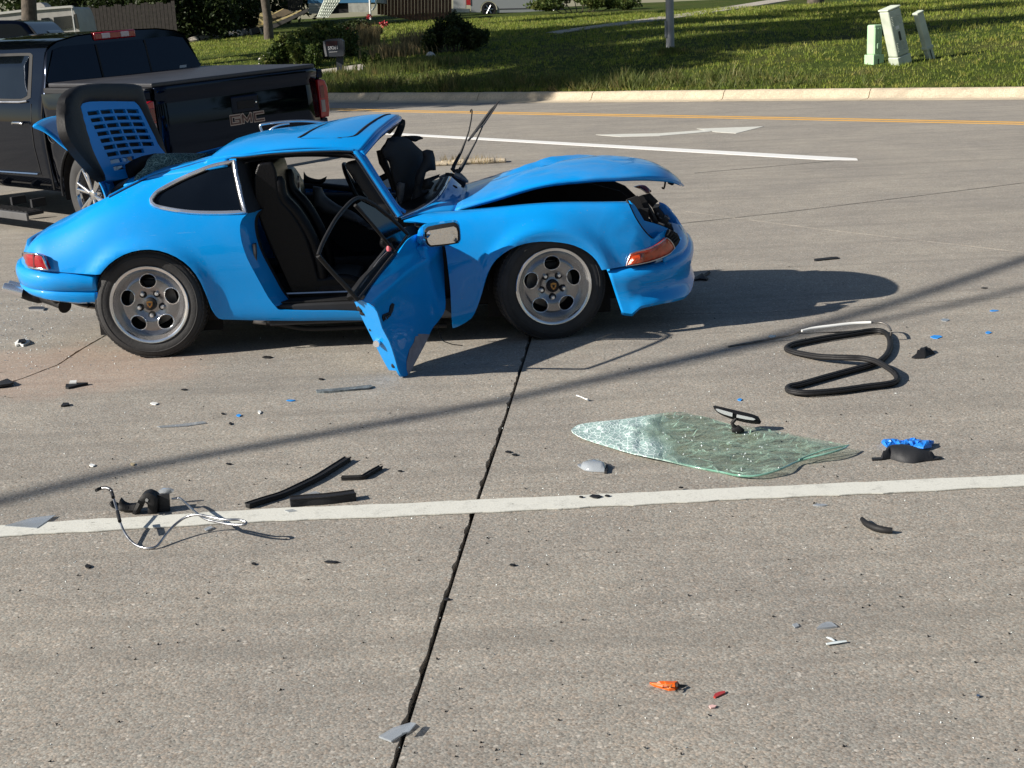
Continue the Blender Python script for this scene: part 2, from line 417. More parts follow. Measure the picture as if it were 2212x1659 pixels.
# ------------------------------------------------------------------ pavement
M_conc = concrete_mat('exposed aggregate concrete', (.318, .296, .262))
M_kerb = concrete_mat('kerb concrete', (.54, .465, .35), patch=False)
M_walk = concrete_mat('footpath concrete', (.42, .39, .34), patch=False)
M_gap = mat('joint dirt', (.02, .018, .015), 1)
def strip(pts, w0, w1, jag=(0, 0), sub=.05):
    'ribbon polygon round a ground polyline'
    P = [np.array(p[:2], float) for p in pts]; L = []; Rr = []
    tot = sum(np.linalg.norm(b-a) for a, b in zip(P, P[1:])); acc = 0
    for a, b in zip(P, P[1:]):
        l = np.linalg.norm(b-a); n = max(1, int(l/sub)); d = (b-a)/l; nn = np.array([-d[1], d[0]])
        for i in range(n):
            q = a+(b-a)*(i/n); w_ = w0+(w1-w0)*(acc+l*i/n)/tot
            jl = max(0, noise.noise(Vector((q[0]*6, q[1]*11, 1)))+.15)*1.1+max(0, noise.noise(Vector((q[0]*30, q[1]*45, 4))))*.35; L.append(q+nn*(w_/2+jl*jag[0])); Rr.append(q-nn*(w_/2+random.random()*jag[1]*.4))
        acc += l
    L.append(P[-1]+nn*w1/2); Rr.append(P[-1]-nn*w1/2)
    return L+Rr[::-1]
def gline(*px): return [G(*p) for p in px]
j1 = strip(gline((812, 1760), (850, 1659), (965, 1290), (1025, 1100), (1080, 940), (1145, 735))+[np.array([.22, 9.5, 0])], .0135, .013, (.014, .0005), .012)
j2 = strip([np.array([.9, 8.52, 0])]+gline((1625, 676), (1995, 654), (2212, 641), (2500, 622)), .007, .010, (.004, .004), .1)
j3 = strip(gline((1470, 483), (1700, 458), (2212, 395), (2700, 330)), .016, .02, (.012, .012), .15)
j4 = strip(gline((1470, 455), (1750, 492), (2212, 545)), .008, .008, (.004, .004), .2)
j5 = strip(gline((1500, 374), (1650, 361), (1830, 345)), .02, .02, (.02, .02), .2)
j6 = strip(gline((-20, 838), (42, 820), (125, 788), (180, 752), (238, 719)), .010, .012, (.012, .006), .03)
j7 = strip(gline((0, 738), (180, 728)), .004, .004)
holes = [j1, j2, j3, j4, j5, j6]
big = [(-150, -30), (150, -30), (150, 120), (-150, 120)]
vs = []; es = []
for L in [big]+holes:
    b = len(vs); n = len(L); vs += [Vector((float(p[0]), float(p[1]))) for p in L]; es += [(b+i, b+(i+1) % n) for i in range(n)]
r = geometry.delaunay_2d_cdt(vs, es, [], 0, 1e-7)
nv = np.array([tuple(v) for v in r[0]]); c = np.array([nv[list(f)].mean(0) for f in r[2]]); ok = np.ones(len(c), bool)
for L in holes: ok &= ~inpoly(c, np.array(L))
m = MB(); m.v = [(x, y, 0) for x, y in nv]; m.f = [tuple(f) for f, k in zip(r[2], ok) if k]
for L in holes:
    n = len(L); m.add([(p[0], p[1], 0) for p in L]+[(p[0], p[1], -.034) for p in L], [(i, (i+1) % n, (i+1) % n+n, i+n) for i in range(n)])
o = m.build('road_pavement', M_conc); tag(o, kind='structure')
m = MB(); m.add([(-150, -30, -.03), (150, -30, -.03), (150, 120, -.03), (-150, 120, -.03)], [(0, 1, 2, 3)])
tag(m.build('road_subgrade', M_gap), kind='structure')
m = MB(); m.add([(-1500, -800, -.06), (1500, -800, -.06), (1500, 1900, -.06), (-1500, 1900, -.06)], [(0, 1, 2, 3)])
tag(m.build('ground', M_conc), kind='structure')

# painted markings
M_wline = line_mat('worn white road paint', (.66, .66, .60), .45); M_wline2 = line_mat('white road paint', (.82, .82, .80), .15)
M_yline = line_mat('yellow road paint', (.66, .35, .04), .35)
def painted(name, poly, z, mt, jag=.0, label=None, th=.004):
    P = []
    for a, b in zip(poly, poly[1:]+poly[:1]):
        a = np.array(a[:2], float); b = np.array(b[:2], float); l = np.linalg.norm(b-a); n = max(1, int(l/.04)) if jag and l < 12 else 1
        d = (b-a)/max(l, 1e-9)
        for i in range(n):
            q = a+(b-a)*i/n
            if jag: q = q+np.array([-d[1], d[0]])*(noise.noise(Vector((q[0]*9, q[1]*9, 0)))*jag*1.5+random.uniform(-1, 1)*jag*.5)
            P.append(q)
    nv, T, lo = tri2d(P, [], 50)
    m = MB(); n = len(nv); m.v = [(x, y, z) for x, y in nv]+[(x, y, z-th) for x, y in nv]; m.f = list(T)
    for l in lo:
        for a, b in zip(l, l[1:]+l[:1]): m.f.append((a, b, b+n, a+n))
    return tag(m.build(name, mt), kind='structure')
e = 300
painted('white_lane_line', [G(-160, 1154), G(0, 1138), G(500, 1106), G(1019, 1083), G(1600, 1056), G(2212, 1028), G(2380, 1020),
        G(2380, 1044), G(2212, 1052), G(1600, 1081), G(1019, 1110), G(500, 1132), G(0, 1161), G(-160, 1180)], .006, M_wline, .006)
painted('white_turn_lane_line', [G(780, 283.5), G(870, 288.5), G(1850, 342.5), G(1853, 346.5), G(1780, 346), G(870, 292.5), G(780, 287)], .005, M_wline2, 0)
def dbl(off, wd):
    base = [G(560, 232), G(880, 240.5), G(1200, 246.5), G(1700, 256), G(2212, 266.5), G(2500, 273)]
    a = []; b = []
    for i, p in enumerate(base):
        d = base[min(i+1, 5)]-base[max(i-1, 0)]; d = d[:2]/np.linalg.norm(d[:2]); n = np.array([-d[1], d[0]])
        a.append(p[:2]+n*(off+wd/2)); b.append(p[:2]+n*(off-wd/2))
    return a+b[::-1]
painted('yellow_centre_line', dbl(.15, .10), .005, M_yline); painted('yellow_centre_line', dbl(-.15, .10), .005, M_yline)
painted('white_turn_arrow', [G(1287, 291.5), G(1345, 290), G(1425, 288.5), G(1520, 281.5), G(1540, 284), G(1500, 288), G(1425, 294), G(1340, 296)], .005, M_wline, .0)
painted('white_turn_arrow_head', [G(1505, 278.5), G(1562, 276.5), G(1650, 273.5), G(1590, 288.5), G(1545, 285.5)], .005, M_wline, .0)

# ------------------------------------------------------------------ kerb and lawn
kp = [np.array([-75., 88, 0]), np.array([-34., 58, 0]), np.array([-15., 43.6, 0])]+gline((735, 219), (1061, 219.5), (1426, 218), (1746, 214.5), (2165, 213))+[np.array([17., 21.8, 0]), np.array([34., 13.5, 0]), np.array([80., -6, 0])]
kc = catmull([p[:2] for p in kp], 14, False, 80); kc = np.array(kc)
# even spacing
dl = np.concatenate([[0], np.cumsum(np.linalg.norm(np.diff(kc, axis=0), axis=1))])
tt = np.arange(0, dl[-1], .25); KX = np.stack([np.interp(tt, dl, kc[:, 0]), np.interp(tt, dl, kc[:, 1])], 1)
for _ in range(60): KX[1:-1] = (KX[:-2]+2*KX[1:-1]+KX[2:])/4
KD = np.gradient(KX, axis=0); KD /= np.linalg.norm(KD, axis=1)[:, None]; KN = np.stack([-KD[:, 1], KD[:, 0]], 1)
prof = [(-.42, .0035), (-.40, .006), (-.08, .012), (0, .03), (.045, .09), (.08, .15), (.13, .185), (.19, .195), (.26, .185), (.27, -.02)]
kerb_root = tag(empty('kerb'), kind='structure')
n = 12   # 3 m pieces
for s in range(0, len(KX)-n, n):
    if not (-26 < KX[s][0] < 30): continue
    m = MB(); rows = []
    for i in range(s, s+n+1):
        P, N, D = KX[i], KN[i], KD[i]; sh = .008 if i == s else (-.008 if i == s+n else 0)
        rows.append([(P[0]+N[0]*(a+.01*noise.noise(Vector((i*.3, a*5, 2))))+D[0]*sh, P[1]+N[1]*a+D[1]*sh, z+(.012*noise.noise(Vector((i*.5, a*9, 0))) if .02 < z else 0)) for a, z in prof])
    m.grid(rows); m.f.append(tuple(range(len(prof)))); b = n*len(prof); m.f.append(tuple(b+i for i in reversed(range(len(prof)))))
    m.build('kerb_stone', M_kerb, kerb_root, smooth=50)

def hgt(d): return .170+.75*(1-math.exp(-max(d, 0)/5))+.028*min(d, 48)+.004*max(0, d-48)
def lmat():
    m, n, b = newmat('lawn soil and grass'); g = n.nodes.new('ShaderNodeNewGeometry').outputs['Position']
    c = ramp(n, noi(n, g, .35, 6, .6), [(.3, (.045, .075, .012)), (.5, (.065, .09, .018)), (.72, (.11, .105, .035))])
    c = mix(n, mrange(n, noi(n, g, 7, 5, .7), .4, .7, 0, .7), c, (.018, .028, .006))
    n.links.new(c, b.inputs['Base Color']); b.inputs['Roughness'].default_value = .95; b.inputs['Specular IOR Level'].default_value = .1
    bp = n.nodes.new('ShaderNodeBump'); bp.inputs['Strength'].default_value = 1; bp.inputs['Distance'].default_value = .06
    n.links.new(noi(n, g, 14, 6, .7), bp.inputs['Height']); n.links.new(bp.outputs[0], b.inputs['Normal'])
    return m
ds = [.255, .27, .5, .8, 1.2, 1.7, 2.3, 3, 4, 5, 6.5, 8, 10, 12, 15, 18, 22, 26, 31, 37, 44, 52, 65, 90, 140, 240, 500]
CD = np.array([.45, .893])
def lawnpt(i, d):
    D = KN[i]+CD*min(2.5, d*.12); D /= np.linalg.norm(D); q = KX[i]+D*d
    return (q[0], q[1], hgt(d)+(.05*noise.noise(Vector((q[0]*.5, q[1]*.5, 0))) if d > .6 else 0)-(.2 if d < .26 else 0))
m = MB(); m.grid([[lawnpt(i, d) for d in ds] for i in list(range(0, len(KX), 4))])
lawn = m.build('lawn', lmat(), smooth=80); tag(lawn, kind='structure')
LB = BVHTree.FromPolygons([Vector(v) for v in m.v], [tuple(f) for f in m.f])
def LW(x, y, up=0):
    'picture point -> point on the lawn'
    d = Vector(ray(x, y)).normalized(); h = LB.ray_cast(Vector(CO), d)[0]
    if h is None: return np.array(CO)+np.array(d)*70
    return np.array(h)+np.array([0, 0, up])
def lz(x, y):
    h = LB.ray_cast(Vector((x, y, 50)), Vector((0, 0, -1)))[0]; return h.z if h else 0.
def ribbon(name, A, B, mt, up=.03, k=10):
    m = MB(); rows = []
    for a, b in zip(catmull(A, k, False, 90), catmull(B, k, False, 90)):
        p, q = LW(*a), LW(*b); rows.append([p+np.array([0, 0, up-.15]), p+np.array([0, 0, up]), q+np.array([0, 0, up]), q+np.array([0, 0, up-.15])])
    return tag(m.grid(rows).build(name, mt, smooth=30), kind='structure')
ribbon('footpath', [(1180, 72), (1234, 63.5), (1481, 29.5), (1690, -4), (1760, -18)], [(1205, 74), (1265, 64), (1481, 37), (1733, -3), (1800, -16)], M_walk)
ribbon('driveway_slab', [(640, 160), (699, 152), (784, 140)], [(690, 175), (740, 163), (792, 150)], M_walk)
def foliage_mat(name, c0, c1, c2):
    m, n, b = newmat(name); oi = n.nodes.new('ShaderNodeNewGeometry'); g = oi.outputs['Position']
    c = ramp(n, noi(n, g, 3.0, 5, .7), [(.3, c0), (.5, c1), (.7, c2)])
    rnd = oi.outputs['Random Per Island']; c = mix(n, 1.0, c, ramp(n, rnd, [(0, (.6, .62, .6)), (1, (1.45, 1.4, 1.25))]), 'MULTIPLY')
    n.links.new(c, b.inputs['Base Color']); b.inputs['Roughness'].default_value = .55; b.inputs['Specular IOR Level'].default_value = .25
    ts = n.nodes.new('ShaderNodeBsdfTranslucent'); n.links.new(c, ts.inputs[0]); ms = n.nodes.new('ShaderNodeMixShader'); ms.inputs[0].default_value = .3
    n.links.new(b.outputs[0], ms.inputs[1]); n.links.new(ts.outputs[0], ms.inputs[2]); n.links.new(ms.outputs[0], n.nodes['Material Output'].inputs[0])
    return m
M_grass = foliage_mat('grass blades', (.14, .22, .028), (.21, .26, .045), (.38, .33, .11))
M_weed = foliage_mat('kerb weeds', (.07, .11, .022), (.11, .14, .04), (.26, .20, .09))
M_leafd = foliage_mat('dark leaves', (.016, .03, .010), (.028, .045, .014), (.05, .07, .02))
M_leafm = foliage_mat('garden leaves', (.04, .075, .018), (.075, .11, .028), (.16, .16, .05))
M_dry = foliage_mat('dry grass stems', (.16, .12, .06), (.26, .20, .10), (.38, .30, .17))
M_bark = mat('bark', (.085, .07, .055), .9, bump=1, bscale=18, var=.45, vscale=6)
def blades(name, spots, mt, hmin, hmax, wd, nb=3, lean=.5):
    V_ = []; F_ = []
    for (x, y, z, sc_) in spots:
        for _ in range(nb):
            a = random.uniform(0, 6.28); h = random.uniform(hmin, hmax)*sc_; l = random.uniform(.1, lean)*h; b = random.uniform(0, 6.28)
            ox = x+random.gauss(0, .03); oy = y+random.gauss(0, .03); w_ = wd*sc_
            i = len(V_); V_ += [(ox-math.cos(a)*w_, oy-math.sin(a)*w_, z-.02), (ox+math.cos(a)*w_, oy+math.sin(a)*w_, z-.02), (ox+math.cos(b)*l, oy+math.sin(b)*l, z+h)]
            F_.append((i, i+1, i+2))
    m = MB(); m.v = V_; m.f = F_
    return m.build(name, mt, fix=False)
spots = []
i0 = 0
vis = [i for i in range(len(KX)) if -20 < KX[i][0] < 22]
for _ in range(62000):
    i = random.choice(vis); d = .27+random.random()**1.6*30
    x, y, z = lawnpt(i, d); j = random.uniform(-.16, .16); x += KD[i][0]*j+random.gauss(0, .05); y += KD[i][1]*j+random.gauss(0, .05)
    if abs(x) > y*.42: continue
    tuft = .75+.6*max(0, noise.noise(Vector((x*.8, y*.8, 2)))+.2)
    spots.append((x, y, z, (1+d*.03)*tuft))
tag(blades('grass', spots, M_grass, .03, .075, .009, 4, .9), 'mown green grass on the bank behind the kerb', 'grass', kind='stuff')
spots = []
for _ in range(8000):
    i = random.choice(vis); x = KX[i][0]
    wild = min(1, max(.12, (9.0-x)/6)); 
    if random.random() > wild: continue
    d = .24+random.random()**1.5*1.3; p = lawnpt(i, max(.26, d)); j = random.uniform(-.14, .14); p = (p[0]+KD[i][0]*j, p[1]+KD[i][1]*j, p[2]); cl_ = .6+.9*max(0, noise.noise(Vector((p[0]*1.3, p[1]*1.3, 5)))+.4)
    spots.append((p[0], p[1], .165 if d < .3 else p[2], cl_*(1.1 if x < 6 else .6)))
tag(blades('verge_weeds', spots, M_weed, .08, .26, .010, 4, 1.1), 'tall unmown weeds hanging over the kerb edge', 'weeds', kind='stuff')
# ------------------------------------------------------------------ the blue sports car
car = empty('sports_car', (CX, CY, 0), CYAW, 'wrecked sky blue two door coupe with raised hood and its near door hanging open', 'car'); car['_car'] = 1
def ncsM(n):
    'matrix giving second derivatives of a natural cubic spline on knots 0..n-1'
    A = np.zeros((n, n)); B = np.zeros((n, n)); A[0, 0] = A[-1, -1] = 1
    for i in range(1, n-1): A[i, i-1] = 1; A[i, i] = 4; A[i, i+1] = 1; B[i, i-1] = 6; B[i, i] = -12; B[i, i+1] = 6
    return np.linalg.solve(A, B)
class Loft:
    def __init__(s, xs, T):
        s.xs = np.array(xs, float); T = np.array(T, float); s.T = T; n = len(xs)
        h = np.diff(s.xs); A = np.zeros((n, n)); B = np.zeros((n, n)); A[0, 0] = A[-1, -1] = 1
        for i in range(1, n-1):
            A[i, i-1] = h[i-1]; A[i, i] = 2*(h[i-1]+h[i]); A[i, i+1] = h[i]; B[i, i-1] = 6/h[i-1]; B[i, i] = -6/h[i-1]-6/h[i]; B[i, i+1] = 6/h[i]
        s.Mx = np.tensordot(np.linalg.solve(A, B), T, 1); s.nr = T.shape[1]; s.Mv = ncsM(s.nr); s.post = None
    def __call__(s, u, v):
        u = np.atleast_1d(np.asarray(u, float)); v = np.atleast_1d(np.asarray(v, float))
        uu = np.clip(u, s.xs[0], s.xs[-1]); i = np.clip(np.searchsorted(s.xs, uu)-1, 0, len(s.xs)-2); h = s.xs[i+1]-s.xs[i]
        a = ((s.xs[i+1]-uu)/h)[:, None, None]; b = 1-a; hh = (h*h)[:, None, None]/6
        row = a*s.T[i]+b*s.T[i+1]+((a**3-a)*s.Mx[i]+(b**3-b)*s.Mx[i+1])*hh      # n, nr, 2
        Mv = np.einsum('ij,njk->nik', s.Mv, row)
        vv = np.clip(v, 0, s.nr-1); j = np.clip(vv.astype(int), 0, s.nr-2); a = (j+1-vv)[:, None]; b = 1-a; k = np.arange(len(u))
        yz = a*row[k, j]+b*row[k, j+1]+((a**3-a)*Mv[k, j]+(b**3-b)*Mv[k, j+1])/6
        P = np.stack([u, -yz[:, 0], yz[:, 1]], 1)
        return s.post(P) if s.post else P
    def nrm(s, u, v):
        e = 2e-3; a = s(np.asarray(u)+e, v)-s(np.asarray(u)-e, v); b = s(u, np.asarray(v)+e*4)-s(u, np.asarray(v)-e*4)
        n = np.cross(a, b); n /= np.linalg.norm(n, axis=1)[:, None]+1e-12
        return n
    def prep(s, nu=420, nv=200):
        u = np.linspace(s.xs[0], s.xs[-1], nu); v = np.linspace(0, s.nr-1, nv); U, V_ = np.meshgrid(u, v, indexing='ij')
        s.gu, s.gv = U.ravel(), V_.ravel(); s.gp = s(s.gu, s.gv); s.du = u[1]-u[0]; s.dv = v[1]-v[0]
        f = [(i*nv+j, i*nv+j+1, (i+1)*nv+j+1, (i+1)*nv+j) for i in range(nu-1) for j in range(nv-1)]
        s.bvh = BVHTree.FromPolygons([Vector(p) for p in s.gp], f)
    def find(s, px, py):
        'surface coordinates under a picture point'
        r = tol(ray(px, py)); r = r/np.linalg.norm(r)
        h = s.bvh.ray_cast(Vector(LO), Vector(r))[0]
        if h is not None: dist = lambda P: np.linalg.norm(P-np.array(h), axis=1)
        else:
            def dist(P):
                q = P-LO; return np.linalg.norm(q-(q@r)[:, None]*r, axis=1)
        k = int(np.argmin(dist(s.gp))); u0, v0 = s.gu[k], s.gv[k]; du, dv = s.du, s.dv
        for _ in range(3):
            U, V_ = np.meshgrid(np.linspace(u0-du, u0+du, 9), np.linspace(v0-dv, v0+dv, 9)); U = np.clip(U.ravel(), s.xs[0], s.xs[-1]); V_ = np.clip(V_.ravel(), 0, s.nr-1)
            k = int(np.argmin(dist(s(U, V_)))); u0, v0 = U[k], V_[k]; du /= 4; dv /= 4
        return u0, v0
KV = .13
def panel(name, S, uv, mt, parent, holes=(), step=.03, thick=.014, mirror=False, flange=True):
    P = [(a, b*KV) for a, b in uv]; H = [[(a, b*KV) for a, b in h] for h in holes]
    nv, T, lo = tri2d(P, H, step)
    u, v = nv[:, 0], nv[:, 1]/KV; P3 = S(u, v); N = S.nrm(u, v)
    if mirror: P3 = P3*np.array([1, -1, 1]); N = N*np.array([1, -1, 1])
    cen = P3.mean(0); sgn = 1 if (N.mean(0)[1]*(1 if mirror else -1)+N.mean(0)[2]) > 0 else -1
    N = N*sgn
    fs = []
    for f in T:
        a, b, c = P3[f[0]], P3[f[1]], P3[f[2]]
        fs.append(f if np.cross(b-a, c-a)@N[f[0]] > 0 else f[::-1])
    V_ = [tuple(p) for p in P3]; NN = [tuple(q) for q in N]
    for l in lo:
        n = len(l); b = len(V_); Q = P3[l]; Qn = N[l]
        for k in range(n):
            t = Q[(k+1) % n]-Q[k-1]; e = np.cross(t, Qn[k]); e /= np.linalg.norm(e)+1e-9
            V_ += [tuple(Q[k]), tuple(Q[k]-Qn[k]*thick)]; NN += [tuple(e), tuple(e)]
        for k in range(n):
            j = (k+1) % n; fs.append((b+2*k, b+2*k+1, b+2*j+1, b+2*j))
    me = bpy.data.meshes.new(name); me.from_pydata(V_, [], fs); me.materials.append(mt)
    me.polygons.foreach_set('use_smooth', [True]*len(me.polygons)); me.update()
    # orient edge normals to agree with the faces
    NA = np.array(NN); base = len(P3)
    fn = np.zeros_like(NA)
    for p in me.polygons:
        if p.index >= len(T):
            for i in p.vertices: fn[i] += np.array(p.normal)
    for i in range(base, len(NA)):
        if NA[i]@fn[i] < 0: NA[i] = -NA[i]
    me.normals_split_custom_set_from_vertices([tuple(q) for q in NA])
    o = bpy.data.objects.new(name, me); C.objects.link(o); o.parent = parent
    return o
def trace(S, pts, k=3, corner=38, closed=True):
    pp = catmull(pts, k, closed, corner) if k > 1 else pts
    return [S.find(*p) for p in pp]

RX = [-.80, -.72, -.55, -.3, 0, .3, .55, .8, 1.1, 1.35]
RT_ = [
 [(.30,.30),(.45,.32),(.50,.38),(.52,.44),(.51,.47),(.48,.50),(.45,.52),(.38,.53),(.3,.54),(.15,.545),(0,.55)],
 [(.40,.28),(.58,.30),(.63,.38),(.655,.46),(.65,.53),(.62,.59),(.585,.625),(.5,.645),(.35,.66),(.18,.665),(0,.67)],
 [(.50,.25),(.70,.28),(.745,.38),(.765,.47),(.755,.57),(.71,.66),(.655,.715),(.56,.745),(.4,.765),(.2,.775),(0,.78)],
 [(.60,.20),(.76,.22),(.80,.36),(.815,.48),(.80,.62),(.75,.745),(.69,.82),(.60,.865),(.45,.90),(.22,.915),(0,.92)],
 [(.65,.16),(.79,.18),(.82,.34),(.835,.50),(.825,.65),(.78,.785),(.72,.88),(.625,.955),(.46,1.01),(.22,1.03),(0,1.035)],
 [(.68,.16),(.80,.18),(.825,.34),(.835,.50),(.825,.65),(.785,.775),(.745,.84),(.67,.96),(.565,1.06),(.3,1.10),(0,1.11)],
 [(.68,.16),(.79,.19),(.815,.34),(.825,.50),(.815,.65),(.78,.76),(.745,.82),(.665,.98),(.58,1.10),(.33,1.16),(0,1.175)],
 [(.68,.15),(.785,.18),(.81,.34),(.82,.49),(.81,.62),(.775,.73),(.74,.80),(.66,.98),(.58,1.125),(.34,1.185),(0,1.20)],
 [(.68,.14),(.78,.17),(.805,.33),(.815,.48),(.805,.60),(.775,.71),(.735,.78),(.655,.96),(.575,1.115),(.34,1.195),(0,1.215)],
 [(.68,.13),(.78,.16),(.80,.32),(.81,.47),(.80,.59),(.77,.70),(.73,.76),(.65,.93),(.56,1.08),(.34,1.17),(0,1.195)]]
def flare(P):
    q = P.copy(); r = np.hypot(P[:, 0]-.0, P[:, 2]-.30); f = .028*np.exp(-((r-.33)/.055)**2)*(P[:, 2] < .9)*(np.abs(P[:, 1]) > .5)
    q[:, 1] -= f
    return q
SR = Loft(RX, RT_); SR.post = flare; SR.prep()
FX = [1.35, 1.7, 2.0, 2.27, 2.6, 2.8, 2.95, 3.05]
FT = [
 [(.66,.12),(.77,.14),(.80,.30),(.815,.46),(.805,.59),(.775,.68),(.73,.735),(.60,.76)],
 [(.68,.08),(.79,.10),(.815,.28),(.82,.45),(.81,.57),(.78,.67),(.72,.735),(.58,.74)],
 [(.68,.10),(.79,.12),(.815,.28),(.825,.45),(.815,.58),(.785,.68),(.72,.75),(.58,.75)],
 [(.66,.12),(.79,.14),(.815,.28),(.825,.45),(.82,.58),(.79,.69),(.72,.765),(.57,.76)],
 [(.64,.12),(.775,.14),(.795,.28),(.80,.42),(.79,.55),(.765,.665),(.705,.75),(.57,.75)],
 [(.58,.14),(.73,.16),(.755,.28),(.765,.40),(.757,.52),(.735,.63),(.68,.72),(.57,.74)],
 [(.50,.16),(.63,.18),(.665,.28),(.68,.38),(.67,.48),(.65,.57),(.61,.64),(.52,.68)],
 [(.40,.18),(.48,.20),(.53,.28),(.56,.36),(.55,.42),(.53,.48),(.49,.53),(.4,.57)]]
def flaref(P):
    q = P.copy(); r = np.hypot(P[:, 0]-2.27, P[:, 2]-.30); f = .022*np.exp(-((r-.34)/.05)**2)*(P[:, 2] < .8)
    q[:, 1] -= f
    # the rear lower corner of the fender is bent outwards
    k = np.clip((1.95-P[:, 0])/.3, 0, 1)*np.clip((.55-P[:, 2])/.4, 0, 1); q[:, 1] -= .05*k
    return q
_fl = flaref
def flaref(P):
    q = _fl(P); x, z = P[:, 0], P[:, 2]
    d = np.array([noise.noise(Vector((a*5, b*7, 2.3))) for a, b in zip(x, z)]); d2 = np.array([noise.noise(Vector((a*13, b*16, 7.1))) for a, b in zip(x, z)])
    k = np.clip((x-2.45)/.35, 0, 1)*np.clip((z-.42)/.15, 0, 1)
    q[:, 1] += k*(.006*np.abs(d)+.0025*d2); q[:, 2] -= k*.003*np.abs(d)
    k2 = np.clip((1.85-x)/.25, 0, 1)*np.clip((z-.58)/.1, 0, 1); q[:, 1] += k2*(.005*np.abs(d)+.002*d2)
    return q
SF = Loft(FX, FT); SF.post = flaref; SF.prep()

# quarter panel
arch = [c1(*p) for p in [(1225, 1360), (1190, 1290), (1140, 1172), (1080, 1087), (1000, 1027), (900, 990), (800, 987), (700, 1015), (620, 1068), (570, 1125)]]
top = [c1(*p) for p in [(130, 962), (200, 903), (330, 822), (470, 755), (600, 692), (700, 642), (800, 598), (900, 556), (1000, 517), (1100, 482), (1190, 455), (1260, 442), (1338, 432)]]
jamb = [c6(*p) for p in [(70, 190), (110, 400), (178, 690), (130, 735), (107, 800), (112, 900), (135, 1000), (175, 1110), (240, 1235), (300, 1345), (370, 1470), (440, 1560)]]
sill = [c6(480, 1590), c6(800, 1600), c6(1180, 1605), (880, 688), (948, 690)]
rock = [(948, 702), (780, 692), (650, 693), (480, 690)]
q = arch+[c1(545, 1128)]+[c1(*p) for p in [(400, 1118), (280, 1108), (180, 1098), (110, 1085)]]+[c1(95, 1060)]+[c1(100, 1000)]+top+jamb+sill+rock
quv = trace(SR, q, 2)
win = [c1(*p) for p in [(1335, 480), (1200, 509), (1060, 565), (950, 620), (885, 660), (853, 700), (858, 725), (885, 745), (980, 765), (1100, 779), (1250, 782), (1400, 778)]]
wuv = trace(SR, win, 4)
panel('quarter_panel', SR, quv, M_blue, car, [wuv], .028)
mirq = panel('quarter_panel', SR, quv, M_blue, car, [wuv], .05, mirror=True)
# quarter window: chrome frame, rubber and tinted pane
def uvtube(S, uv, rad, name, mt, parent, off=.004, mirror=False, flat=1., closed=True, n=6):
    u = np.array([a for a, b in uv]); v = np.array([b for a, b in uv]); P = S(u, v); N = S.nrm(u, v)
    N *= np.where((-N[:, 1]+N[:, 2]) > 0, 1, -1)[:, None]
    P = P+N*off
    if mirror: P = P*np.array([1, -1, 1])
    return MB().tube(P, rad, n, closed=closed, flat=flat).build(name, mt, parent, smooth=60)
def shrinkuv(uv, d):
    P = np.array([(a, b*KV) for a, b in uv]); c = P.mean(0); T = np.roll(P, -1, 0)-np.roll(P, 1, 0); N = np.stack([-T[:, 1], T[:, 0]], 1); N /= np.linalg.norm(N, axis=1)[:, None]+1e-9
    s = np.sign(((c-P)*N).sum(1).mean()) ; Q = P+N*s*d
    return [(a, b/KV) for a, b in Q]
for mir in (False, True):
    fr = uvtube(SR, shrinkuv(wuv, .008), .0135, 'window_frame', M_bright, car, .002, mir)
    uvtube(SR, shrinkuv(wuv, .019), .006, 'window_seal', M_rub, fr, -.001, mir)
    panel('quarter_window', SR, shrinkuv(wuv, .015), M_glassd, car, step=.05, thick=.004, mirror=mir).location = (0, .006 if not mir else -.006, 0)
# seam at drip rail: dark groove and raised rail along the roof edge
rail = [c5(1060, 925), c5(1300, 800), c5(1500, 712), c5(1760, 640), c5(2000, 575), c5(2212, 540), c6(150, 158), c6(400, 128), c6(700, 108), c6(1000, 100), c6(1165, 104)]
ruv = trace(SR, rail, 4, closed=False)
uvtube(SR, ruv, .008, 'drip_rail', M_blue, car, .006, closed=False); uvtube(SR, ruv, .008, 'drip_rail', M_blue, car, .006, True, closed=False)
uvtube(SR, [(a, b-.055) for a, b in ruv], .005, 'rail_groove', M_rub, car, .001, closed=False)

# roof, buckled upwards at the far front corner
def sm(x): x = np.clip(x, 0, 1); return x*x*(3-2*x)
def buckle(P):
    q = np.atleast_2d(P).copy(); k = sm((q[:, 0]-.82)/.45)*sm((q[:, 1]+.30)/.75)
    q[:, 2] += .055*k; q[:, 0] += .10*k
    # sliding roof panel proud of the buckled skin
    return q
hdr = lambda y: 1.235+.10*(1-(y/.56)**2)
NXR, NYR = 40, 44
rows = []; rin = []
xe = np.interp
for j in range(NYR+1):
    yy = -1+2*j/NYR; v = 8+2*(1-abs(yy)); row = []
    ysc = abs(yy)
    x0 = .36+.10*(1-ysc**2)-.02; x1 = hdr(.56*yy)
    for i in range(NXR+1):
        x = x0+(x1-x0)*i/NXR; p = SR(x, v)[0]
        if yy > 0: p = p*np.array([1, -1, 1])
        row.append(buckle(p)[0])
    rows.append(row)
rows = np.array(rows)
rm = MB(); rm.grid(rows)
roof = rm.build('roof', M_blue, car, smooth=60, thick=.018)
